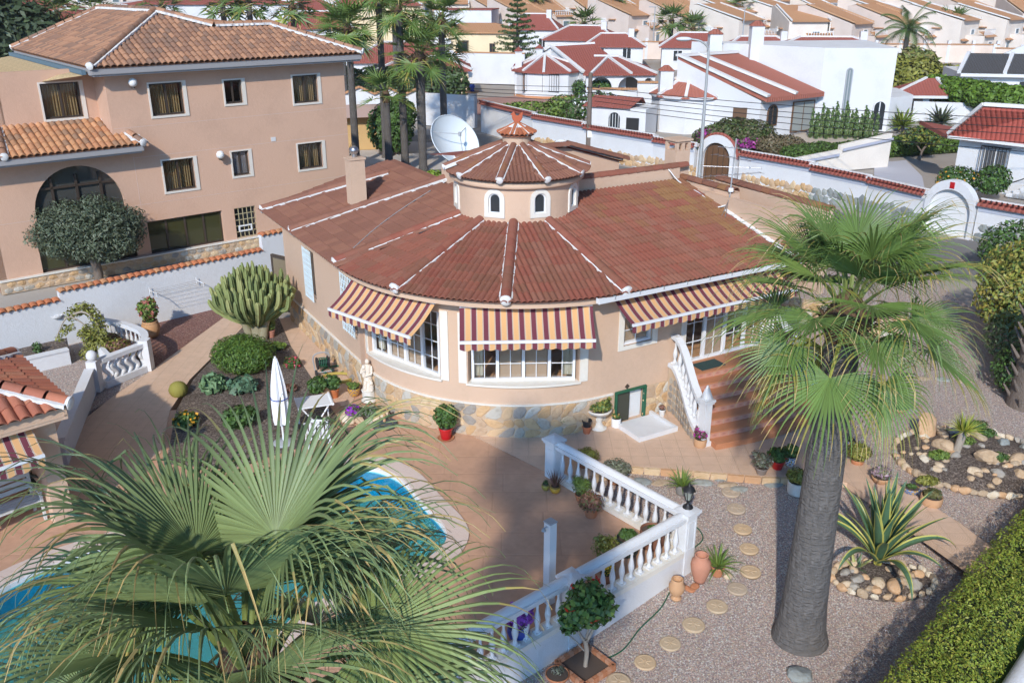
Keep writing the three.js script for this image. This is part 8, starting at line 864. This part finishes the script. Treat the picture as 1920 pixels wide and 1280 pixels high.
for (const [lab, p, turn, w, d, h, rh] of [['white bungalow with red hip roof above the porch villa', [8.6, -122], -14, 9, 8, 2.8, 1.5], ['white bungalow with red roof and round bay right of the conifer', [12.5, -116], -4, 7, 6, 2.4, 1.3], ['white bungalow with red cone roof and little arches', [21.5, -112], -8, 7.5, 6, 2.6, 1.4], ['small white house with red roof under the cream terraces', [28, -106], -3, 9, 6, 2.4, 1.5], ['red-roofed villa showing between the street palms', [-10.5, -94], 6, 11, 7, 2.4, 1.6], ['cream villa with red eaves behind the dark hedge', [-8.0, -86], 4, 8, 6, 2.3, 0.9], ['white gabled house with red roof left of the tall palms', [-24, -118], 16, 8, 7, 4.4, 1.8], ['two-storey cream house with veranda behind the pink house', [-30, -135], 10, 12, 8, 6, 1.6], ['white house with red roof near the conifer top', [2.8, -136], -10, 7, 7, 3.4, 1.9], ['long white house behind the white villa chimney', [33, -98], -6, 12, 6, 3.1, 1.2], ['white house with red roof behind the dark evergreen', [-50, -112], 14, 14, 9, 5, 1.6], ['long white flat-fronted house over the pink house ridge', [-40, -128], 8, 22, 9, 7, 1.0], ['cream two-storey house beyond the pink house hip', [-20, -142], 6, 13, 9, 6.5, 1.5], ['white house with red roof far behind the evergreen', [-66, -128], 10, 14, 9, 6, 1.6]]) hipHouse(lab, p, R(turn), w, d, h, rh, lab.includes('cream') ? mat.cream : mat.white, mat.roofRed, { wins: [[-w * 0.25, 0.9, 1.1, 1.3, { fr: mat.whiteTrim }], [w * 0.22, 0.9, 1.1, 1.3, { fr: mat.whiteTrim }]], chim: w * 0.3 });
// ---------- terraced houses on the rising ground ----------
{
  const wallMs = [P(0.66, 0.55, 0.46), P(0.7, 0.6, 0.5), P(0.62, 0.52, 0.45), P(0.72, 0.64, 0.56)], q = rngOf(99);
  const proto = (wm, v) => { const t = new THREE.Group(), w = 5.6, d = 8.5, hf = 3.4 + 0.4 * v, hb = 6.4; const side = (x) => wallShape([[0, -3], [d, -3], [d, hb], [d * 0.86, hb + 0.1], [0, hf]], [], 0.2, 0).rotateY(PI / 2).translate(x, 0, 0); mesh('wall', [side(-w / 2), side(w / 2 - 0.2), box(w, hf + 3, 0.2, 0, -3, -0.1), box(w, hb + 3, 0.2, 0, -3, -d)], wm, t); const sl = (hb + 0.12 - hf) / (d * 0.86); mesh('roof', [quads([[[-w / 2 + 0.1, hf + 0.12 - 0.5 * sl, 0.5], [w / 2 - 0.25, hf + 0.12 - 0.5 * sl, 0.5], [w / 2 - 0.25, hb + 0.2, -d * 0.86], [-w / 2 + 0.1, hb + 0.2, -d * 0.86]], [[-w / 2, hb + 0.2, -d * 0.86], [w / 2, hb + 0.2, -d * 0.86], [w / 2, hb - 0.1, -d - 0.3], [-w / 2, hb - 0.1, -d - 0.3]]])], mat.roofOrange, t); for (const x of [-w / 2 + 0.05, w / 2 - 0.1]) mesh('verge', [beam([x, hf + 0.2, 0.2], [x, hb + 0.28, -d * 0.86], 0.22, 0.14)], v & 1 ? mat.mortar : mat.terracottaPale, t);
    mesh('front_annex', [box(w * 0.62, 2.7 + 3, 2.6, w * 0.12, -3, 1.2)], wm, t); mesh('annex_canopy', [quads([[[-w * 0.2, 2.5, 2.9], [w * 0.45, 2.5, 2.9], [w * 0.45, 3.2, 1.6], [-w * 0.2, 3.2, 1.6]]])], mat.roofOrange, t); mesh('balcony_rail', [...[...Array(10)].map((_, i) => box(0.07, 0.7, 0.07, -w * 0.18 + w * 0.6 * i / 9, 2.75, 2.45)), box(w * 0.62, 0.08, 0.1, w * 0.12, 3.42, 2.45)], mat.whiteTrim, t);
    for (const [x, y, z, ww, hh2, ry] of [[-1.5, 0.6, 0.02, 1, 1.2, 0], [1.1, 0.5, 2.52, 1.1, 1.3, 0], [-w / 2 - 0.02, 2.2, -3.2, 0.9, 1.1, -PI / 2], [-w / 2 - 0.02, 3.6, -6.4, 0.7, 0.9, -PI / 2], [0.9, 2.75, 0.02, 1.0, 0.6, 0]]) { const o = grp('window', t); o.position.set(x, y, z); o.rotation.y = ry; mesh('frame', [frame(rect(-ww / 2 - 0.1, -0.1, ww / 2 + 0.1, hh2 + 0.1), rect(-ww / 2, 0, ww / 2, hh2), 0.1, 0.06)], mat.whiteTrim, o); mesh('pane', [box(ww, hh2, 0.03)], M(0.14, 0.19, 0.22, { roughness: 0.1 }), o); }
    for (const [cx, cy, cz] of [[-w / 2 - 0.2, 3.1, -5]]) mesh('air_conditioner', [box(0.35, 0.6, 0.8, cx, cy, cz)], mat.whiteTrim, t); mesh('canopy_strip', [tf(new THREE.BoxGeometry(1.3, 0.1, 0.6), -w / 2 - 0.3, 3.6, -3.2, 0, PI / 2), tf(new THREE.BoxGeometry(w * 0.5, 0.1, 0.5), -1.3, 2.1, 0.3, 0.4)], mat.roofOrange, t); return t; };
  const protos = wallMs.map((m, i) => proto(m, i)), labs = ['terraced house of pinkish cream render with sloping orange roof', 'terraced house of warm cream render with white roof verges', 'terraced house of greyish cream render with sloping orange roof', 'terraced house of pale cream render with white roof verges'];
  let k = 0; const put = (x, z, turn, s = 1) => { const v = Math.floor(q() * 4), o = protos[v].clone(); o.name = numbered('terraced_house'); o.position.set(x, hill(x, z) - 0.05 + q() * 0.4, z); o.rotation.y = turn; o.scale.setScalar(s); o.userData = { label: labs[v], category: 'house', group: 'terraced houses on the hillside' }; scene.add(o); k++; };
  const step = 7.2; for (const [z0, xa, xb, tn] of [[-131, 33, 74, 40], [-146, 4, 84, 40], [-160, -18, 96, 38], [-174, -48, 104, 40], [-188, -100, 112, 40], [-203, -108, 120, 38], [-218, -116, 126, 40]]) for (let x = xa; x < xb; x += step + q() * 1.2) { if (z0 === -146 && x > 12 && x < 18) continue; put(x, z0 - 0.06 * (x - 30) + rr(-1.5, 1.5), R(tn + (q() < 0.18 ? -38 : rr(-4, 4)))); }
  for (const [x, z, lab] of [[29.5, -122, 'tall grey street lamp before the cream terraces'], [47, -140, 'slim grey street lamp on the terraced hillside'], [19, -128, 'grey street lamp left of the lamp head palms']]) { const t = thing('far_street_lamp', lab, 'street lamp', [x, hill(x, z), z], 0, 'far street lamps'); mesh('post', [lathe([[0.09, 0], [0.06, 6.5]], 8)], mat.grey, t); mesh('lamp_head', [box(0.9, 0.12, 0.3, -0.35, 6.5, 0)], mat.grey, t); }
  for (const [a, b, h, lab] of [[[32, -124], [62, -121], 2.2, 'cream retaining wall below the terraced houses'], [[60, -118], [84, -108], 2.0, 'cream garden wall with white fence by the banana plants'], [[6, -128], [30, -126], 2.2, 'low cream wall behind the lamp-head palms']]) { const t = thing('cream_wall', lab, 'wall', [a[0], 0, a[1]], Math.atan2(-(b[1] - a[1]), b[0] - a[0])); const L = Math.hypot(b[0] - a[0], b[1] - a[1]); mesh('panel', [box(L, h, 0.3, L / 2, 0, 0)], mat.sand, t); mesh('coping', [box(L, 0.12, 0.5, L / 2, h, 0)], mat.roofOrange, t); for (let i = 0; i < L / 3; i++) mesh('pillar', [box(0.35, h + 0.5, 0.4, i * 3, 0, 0)], mat.white, t); }
}
// ---------- dishes, antenna on the villa side ----------
{
  const dish = (lab, p, r, aim, el, m) => { const t = thing('satellite_dish', lab, 'satellite dish', p, aim); const pr = []; for (let i = 0; i <= 12; i++) { const x = r * i / 12; pr.push([Math.max(0.001, x), 0.42 * x * x / r]); } const g = new THREE.LatheGeometry(pr.map((q) => new THREE.Vector2(...q)), 40); g.rotateX(PI / 2 - el).rotateX(0); const b = mesh('reflector', [g], m, t); const rim = new THREE.TorusGeometry(r, r * 0.02, 6, 40); rim.rotateX(PI / 2).translate(0, 0.42 * r, 0).rotateX(PI / 2 - el); mesh('rim', [rim], m, t); return [t, el]; };
  const D0 = [-2.524, 3.751, -37], [t, el] = dish('large white satellite dish tilted behind the villa roof', [D0[0], D0[1], D0[2]], 1.1, R(42), R(36), M(0.62, 0.66, 0.67, { roughness: 0.5 })); const ax = V(0, Math.sin(R(38)), Math.cos(R(38))), fo = ax.clone().multiplyScalar(0.85); for (let i = 0; i < 3; i++) { const a = R(90 + 120 * i), e = V(Math.cos(a), 0.42, Math.sin(a)).applyEuler(new THREE.Euler(PI / 2 - R(38), 0, 0)); mesh('feed_arm', [bar([e.x * 0.95, e.y * 0.95, e.z * 0.95], [fo.x, fo.y, fo.z], 0.014)], mat.grey, t); } mesh('receiver', [cyl(0.06, 0.06, 0.16, fo.x, fo.y - 0.08, fo.z, 10)], mat.grey, t); mesh('mast', [bar([0, -0.1, -0.1], [0, -D0[1] + 0.1, -0.15], 0.06, 8)], mat.grey, t);
  const D1 = [1.772, 4.312, -33]; const [t2] = dish('small white dish aerial seen behind the tower roof', [D1[0], D1[1], D1[2]], 0.3, R(150), R(30), M(0.72, 0.74, 0.74)); mesh('mast', [bar([0, 0, 0], [0, -1.1, 0], 0.025, 8)], mat.grey, t2);
  // antenna mast on the right roof edge
  const A = [5.455, 3.798, -23], m = thing('aerial_mast', 'tangled television aerial mast on the right roof edge', 'antenna', W(5.2, 2.35).length ? [W(5.2, 2.35)[0], 4.15, W(5.2, 2.35)[1]] : A); mesh('pole', [bar([0, -0.1, 0], [0.05, 2.0, 0], 0.02)], mat.grey, m); for (const [y, L, r0] of [[1.25, 0.75, 0.2], [1.5, 0.6, 0.9], [1.05, 0.9, -0.3], [1.75, 0.4, 0.5]]) { mesh('boom', [bar([-L * Math.cos(r0), y, -L * Math.sin(r0)], [L * Math.cos(r0), y, L * Math.sin(r0)], 0.008)], mat.steel, m); const g = []; for (let i = 0; i < 6; i++) { const k = -L + 2 * L * i / 5, cx = k * Math.cos(r0), cz = k * Math.sin(r0); g.push(bar([cx - 0.16 * Math.sin(r0), y, cz + 0.16 * Math.cos(r0)], [cx + 0.16 * Math.sin(r0), y, cz - 0.16 * Math.cos(r0)], 0.005)); } mesh('elements', g, mat.steel, m); } mesh('amplifier_box', [box(0.12, 0.1, 0.06, 0.02, 0.6, 0.02)], mat.whiteTrim, m); mesh('cable', [tube([[0, 0.6, 0], [0.2, 0.4, 0], [-0.1, 0.2, 0.05], [0.15, 0.1, 0], [0, 0, 0]], 0.008, 5, 40)], mat.dark, m); mesh('stay', [bar([0, 0.4, 0], [-0.45, -0.22, 0.75], 0.01), bar([0, 0.5, 0], [-0.35, -0.3, 1.0], 0.01)], mat.steel, m);
  const rc = thing('roof_cable', 'thin dark cable lying across the brown roof slope', 'cable', [villa.position.x, 0, villa.position.z], R(30)); const ry = (x) => HE + SL * (RE + x) + 0.085; mesh('cable', [tube([[-4.3, ry(-4.3), -0.7], [-3.4, ry(-3.4), -1.4], [-2.4, ry(-2.4), -2.0], [-1.3, ry(-1.3), -2.5]], 0.012, 5, 30)], mat.grey, rc);
  const wc = thing('wall_cable', 'white cable trailing down the parapet to the aerial', 'cable', [villa.position.x, 0, villa.position.z], R(30)); const rz = (z) => HE + SL * (RE - z) + 0.08; mesh('cable', [tube([[4.7, 5.15, 0.2], [4.75, 5.0, 0.4], [4.9, rz(0.6), 0.6], [5.0, rz(1.4), 1.4], [4.95, rz(2.2), 2.2], [5.1, rz(2.35) + 0.1, 2.35]], 0.018, 5, 40)], mat.whiteTrim, wc);
}

// ---------- rockeries, agave, hedge and wall at the right ----------
function ringRockery(label, c, rx, rz, n, r, soilH, inner, seed) { const t = thing('rockery', label, 'rockery', [c[0], c[1], c[2]]), q = rngOf(seed); mesh('soil', [lathe([[0.001, soilH], [0.6, soilH], [0.97, 0.04], [1.0, -0.25]], 36).scale(rx, 1, rz)], mat.soilBed, t); for (let i = 0; i < n; i++) { const a = 2 * PI * i / n; const o = mesh('edging_stone', rock(r, seed * 50 + i, 1.2, 0.85, 0.8), pick(rocks), t); o.position.set(Math.cos(a) * rx, 0.04 + 0.04 * q(), Math.sin(a) * rz); o.rotation.set(q() * 0.4, -a + 1.57, q() * 0.4); o.scale.setScalar(0.8 + 0.5 * q()); } for (const [x, z, s, k] of inner) { const o = mesh('rock', rock(s * (seed > 5 ? 0.78 : 1), seed * 9 + Math.round(x * 100 + z * 37), 1.2, 0.7, 0.9, 2), k === 1 ? pick(darkRocks) : pick(rocks), t); o.position.set(x * rx, soilH * (1 - Math.hypot(x, z) * 0.5) + s * 0.25, z * rz); o.rotation.y = q() * 6; } for (let i = 0; i < (seed > 5 ? 44 : 12); i++) { const a = q() * 6.28, k = 0.25 + 0.68 * q(), o = mesh('small_rock', rock(0.05 + 0.06 * q(), i + seed * 300, 1.2, 0.7, 0.9), rocks[[0, 2, 3, 5, 1][i % 5]], t); o.position.set(Math.cos(a) * k * rx, (k < 0.6 ? soilH : mix(soilH, 0.04, (k - 0.6) / 0.37)) + 0.01, Math.sin(a) * k * rz); o.rotation.y = q() * 6; } return t; }
const ag = [6.923, -0.451, -14.058];
ringRockery('oval stone-edged bed holding the variegated agave', ag, 0.95, 0.55, 26, 0.085, 0.14, [[-0.55, 0.2, 0.13], [-0.2, 0.45, 0.14], [0.1, 0.6, 0.17], [0.45, 0.45, 0.16], [0.5, 0.1, 0.12], [-0.7, -0.2, 0.1], [0.7, -0.1, 0.12], [0.25, 0.3, 0.1], [-0.4, 0.65, 0.08]], 2);
{ // variegated agave: every leaf a part
  const t = thing('variegated_agave', 'large variegated agave with yellow-edged leaves in the oval bed', 'agave', [ag[0], ag[1] + 0.12, ag[2] - 0.3]), q = rngOf(31);
  const leaf = (e, L, w, droop, seed, curl) => { const qq = rngOf(seed), pos = [], col = [], k = 14; let p = V(0, 0, 0), el = e, rows = []; for (let j = 0; j <= k; j++) { const s = j / k, ww = w * (s < 0.12 ? 0.75 + s * 1.2 : s < 0.5 ? 0.9 + 0.25 * Math.sin((s - 0.12) / 0.38 * PI / 2) : 1.15 * Math.pow(1 - (s - 0.5) / 0.5, 0.8)) + 0.003, U = V(-Math.sin(el), Math.cos(el), 0), row = []; for (let m = 0; m <= 6; m++) { const u = [-1, -0.72, -0.3, 0, 0.3, 0.72, 1][m]; row.push(p.clone().add(V(0, 0, u * ww / 2)).addScaledVector(U, u * u * ww * 0.22)); } rows.push(row); p = p.clone().addScaledVector(V(Math.cos(el), Math.sin(el), 0), L / k); el -= droop * (0.2 + s * 1.4) / k + (s > 0.6 ? curl / k : 0); } const gr = [0.075, 0.145, 0.075], ye = [0.46, 0.43, 0.1]; for (let j = 0; j < k; j++) for (let m = 0; m < 6; m++) { const c = (m === 0 || m === 5) && j < k - 1 ? ye : tint(gr, 0.88 + 0.25 * qq()); for (const v of [rows[j][m], rows[j][m + 1], rows[j + 1][m + 1], rows[j][m], rows[j + 1][m + 1], rows[j + 1][m]]) { pos.push(v.x, v.y, v.z); col.push(...c); } } const g = new THREE.BufferGeometry(); g.setAttribute('position', new THREE.Float32BufferAttribute(pos, 3)); g.setAttribute('color', new THREE.Float32BufferAttribute(col, 3)); g.computeVertexNormals(); return g; };
  for (let i = 0; i < 38; i++) { const u = i / 37, e = R(mix(89, 42, Math.pow(u, 1.5))), o = mesh('leaf', leaf(e, 1.62 * (0.85 + 0.3 * q()), 0.165, mix(0.15, u > 0.8 ? 1.9 : 0.75, u), i + 70, u > 0.86 ? 1.8 : 0), mat.frond, t); o.rotation.y = i * 2.39996; o.position.y = 0.05; }
  const pp = thing('agave_offset', 'small striped agave offset beside the big agave', 'agave', [6.529, -0.414, -14.369]); mesh('leaves', blades({ n: 12, len: 0.34, wid: 0.07, e0: 5, e1: 70, droop: 0.7, cols: [[0.1, 0.16, 0.07], [0.3, 0.3, 0.1]], seed: 6, y: 0.05 }), mat.leaf, pp);
}
const r2 = [10.498, -0.15, -18.034];
ringRockery('large stone-edged rockery with yucca and boulders', r2, 1.75, 1.55, 60, 0.095, 0.2, [[-0.35, -0.2, 0.3], [-0.3, 0.05, 0.16], [-0.72, 0.1, 0.15], [-0.6, 0.3, 0.14], [-0.66, 0.38, 0.13], [-0.25, 0.5, 0.2], [0.02, 0.55, 0.2], [0.05, 0.18, 0.34], [-0.05, 0.72, 0.15], [0.3, 0.55, 0.18], [0.45, 0.2, 0.28], [0.6, 0.5, 0.2, 1], [0.7, 0.1, 0.22, 1], [0.25, -0.55, 0.26], [0.5, -0.35, 0.2, 1], [-0.2, -0.6, 0.2], [-0.45, -0.6, 0.18], [0.0, -0.75, 0.18], [0.75, -0.25, 0.18, 1], [0.35, 0.75, 0.16], [0.8, 0.35, 0.18, 1]], 7);
{ const t = thing('yucca', 'bright yellow-green yucca on a pale trunk in the rockery', 'yucca', [10.041, 0.05, -18.117]); mesh('trunk', [tube([[0, -0.1, 0], [0.06, 0.25, 0], [0.1, 0.55, 0]], 0.09, 9)], mat.paleBark, t); mesh('leaves', blades({ n: 70, len: 0.42, wid: 0.035, e0: -10, e1: 85, droop: 0.35, cols: [[0.3, 0.33, 0.04], [0.2, 0.27, 0.04], [0.38, 0.36, 0.06]], seed: 41, y: 0.55, spread: 0.05 }), mat.leaf, t); t.children[1].position.x = 0.1;
  let i = 0; for (const [p, lab, c] of [[[10.418, 0.1, -18.481], 'small green yucca offset beside the rockery yucca', gL], [[9.534, 0.1, -17.806], 'low bright green ground cover between rockery boulders', gL], [[11.1, 0.1, -18.875], 'trailing dark green succulents at the back of the rockery', gC], [[8.846, 0.05, -16.784], 'reddish-green succulent mat at the rockery edge', gO], [[10.782, 0.1, -17.733], 'dark green low plants among the shaded rocks', gC], [[11.107, 0.1, -19.283], 'mixed ground cover near the flat pink boulder', gC]]) { const b = thing('rockery_plant', lab, 'plant', p); mesh('foliage', leaves({ n: 420, blobs: [[0, 0.06, 0, 0.24, 0.08, 0.17]], size: 0.04, cols: c, seed: 3 + i++, shell: 0.2 }), mat.leaf, b); }
  const u = thing('tall_grey_green_agave', 'grey-green broad-leaved succulent behind the rockery', 'succulent', [9.761, -0.15, -20.591]); mesh('leaves', blades({ n: 34, len: 0.55, wid: 0.14, e0: 20, e1: 85, droop: 0.4, cols: [[0.1, 0.18, 0.1], [0.13, 0.22, 0.12]], seed: 51, y: 0.1 }), mat.leaf, u); mesh('pot', [potGeo('bowl', 0.22, 0.14)], mat.terracottaPale, u);
  const v = mesh(numbered('boulder'), rock(0.4, 33, 0.8, 1.0, 0.3, 2), rocks[3], scene); v.position.set(9.827, 0.2, -19.088); v.rotation.set(-0.4, 0.5, 0.2); v.userData = { label: 'large flat pinkish boulder leaning in the rockery', category: 'rock' };
}
for (const [p, r, lab] of [[[6.619, -0.4, -14.484], 0.16, 'pink stone beside the agave bed'], [[6.299, -0.443, -14.128], 0.1, 'small rounded stone at the agave bed end'], [[4.7, -0.57, -11.708], 0.22, 'flat blue-grey slate lying on shaded pebbles']]) { const o = mesh(numbered('boulder'), rock(r, 19, 1.2, 0.5, 0.8, 2), lab.includes('slate') ? darkRocks[0] : rocks[1], scene); o.position.set(p[0], p[1] + 0.03, p[2]); o.userData = { label: lab, category: 'rock' }; }
{ // big trimmed hedge and the white street wall behind it
  const a = [5.157, 0.7, -9.865], b = [10.068, 0.7, -14.9]; const dx = b[0] - a[0], dz = b[2] - a[2], L = Math.hypot(dx, dz), ux = dx / L, uz = dz / L, nx = -uz, nz = ux; const t = thing('boundary_hedge', 'broad bright green clipped hedge along the garden boundary', 'hedge', [0, 0, 0]); const bl = [], q = rngOf(8), W0 = 1.0, tops = 0.75; for (let i = -4; i < 26; i++) for (let j = 0; j < 2; j++) { const s = i * 0.42 + (q() - 0.5) * 0.2, w = 0.25 + j * 0.42 + (q() - 0.5) * 0.15; bl.push([a[0] + ux * s - nx * w * 0, 0, 0, 0, 0, 0].map((v2, k) => [a[0] + ux * s + nx * (w - 0.1), tops - 0.42 + q() * 0.12, a[2] + uz * s + nz * (w - 0.1), 0.34 + 0.08 * q(), 0.5, 0.34 + 0.08 * q()][k])); }
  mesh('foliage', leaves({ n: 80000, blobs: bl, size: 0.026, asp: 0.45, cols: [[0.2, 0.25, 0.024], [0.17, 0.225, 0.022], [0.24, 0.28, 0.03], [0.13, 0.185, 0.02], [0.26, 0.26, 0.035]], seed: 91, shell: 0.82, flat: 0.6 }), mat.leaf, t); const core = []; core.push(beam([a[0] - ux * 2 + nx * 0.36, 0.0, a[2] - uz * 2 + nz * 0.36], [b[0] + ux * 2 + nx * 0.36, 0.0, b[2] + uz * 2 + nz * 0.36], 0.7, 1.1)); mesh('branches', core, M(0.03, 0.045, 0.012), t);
  const w = thing('boundary_wall', 'rounded white boundary wall outside the clipped hedge', 'wall'); const off = 1.2; mesh('wall_body', [beam([a[0] - ux * 3 + nx * off, -0.2, a[2] - uz * 3 + nz * off], [b[0] + ux * 3 + nx * off, -0.2, b[2] + uz * 3 + nz * off], 0.3, 1.3), bar([a[0] - ux * 3 + nx * off, 0.42, a[2] - uz * 3 + nz * off], [b[0] + ux * 3 + nx * off, 0.42, b[2] + uz * 3 + nz * off], 0.17, 12)], mat.white, w);
  struct('verge_lawn', [slab([[a[0] - ux * 3 + nx * 0.7, a[2] - uz * 3 + nz * 0.7], [b[0] + ux * 3 + nx * 0.9, b[2] + uz * 3 + nz * 0.7], [b[0] + ux * 3 + nx * 1.1, b[2] + uz * 3 + nz * 1.1], [a[0] - ux * 3 + nx * 1.1, a[2] - uz * 3 + nz * 1.1]], 0.3, 0.6)], mat.lawn);
}
{ const t = thing('dark_date_palm', 'rough dark date palm trunk beyond the rockery', 'palm tree', [13.187, -0.15, -20.961]); mesh('trunk', [lathe([[0.5, -0.2], [0.45, 0.4], [0.4, 1.5], [0.35, 3.2]], 16)], mat.bark, t); for (let i = 0; i < 60; i++) { const a = i * 2.4, o = mesh('leaf_scar', SB, mat.bark, t); o.position.set(Math.cos(a) * 0.42, 0.05 + i * 0.05, Math.sin(a) * 0.42); o.rotation.set(0, -a, -0.6); o.rotation.order = 'YXZ'; o.scale.setScalar(1.2); }
  const b1 = [16.336, -28.869]; bushT('yellow-green tree overhanging the right garden edge', 15.0, -25.0, [[0, 2.0, 0, 1.4, 1.1, 1.2], [0.9, 2.4, 0.5, 1.1, 0.9, 1], [-0.7, 1.4, 0.4, 0.9, 0.8, 0.9], [0.2, 1.0, 0.6, 1.2, 0.7, 0.9]], 9000, 0.07, [...gO, [0.3, 0.24, 0.05], [0.1, 0.16, 0.03]], { name: 'broadleaf_tree', cat: 'tree' }); bushT('dark green shrub under the overhanging yellow-green tree', 13.6, -21.6, [[0, 0.5, 0, 1.0, 0.7, 0.9], [0.9, 0.8, 0, 0.9, 0.8, 0.9]], 5000, 0.06, gC); bushT('soft grey-green fern bush right of the palm crown', 14.4, -23.4, [[0, 0.8, 0, 1.2, 0.8, 1], [1, 0.9, 0.4, 1, 0.9, 0.9]], 5000, 0.06, [[0.09, 0.13, 0.05], [0.12, 0.17, 0.06]]); bushT('dark rounded bush by the stone street wall', 18.2, -31.5, [[0, 1.0, 0, 1.3, 1.0, 1], [1.2, 1.1, 0, 1.1, 0.9, 1]], 5000, 0.08, gC);
  const w = thing('rubble_garden_wall', 'rough stone retaining wall behind the palm crown', 'wall', [9.6, 0, -26.5], R(-28)); const q = rngOf(2); mesh('core', [box(5, 0.9, 0.25, 0, -0.2, 0)], mat.rubbleJoint, w); for (let i = 0; i < 16; i++) for (let j = 0; j < 3; j++) { const o = mesh('stone', rock(0.18, i * 3 + j, 1, 0.8, 0.4), pick(stones), w); o.position.set(-2.35 + i * 0.31 + (j & 1) * 0.15, 0.05 + j * 0.25, 0.14); }
}

renderer.render(scene, camera);
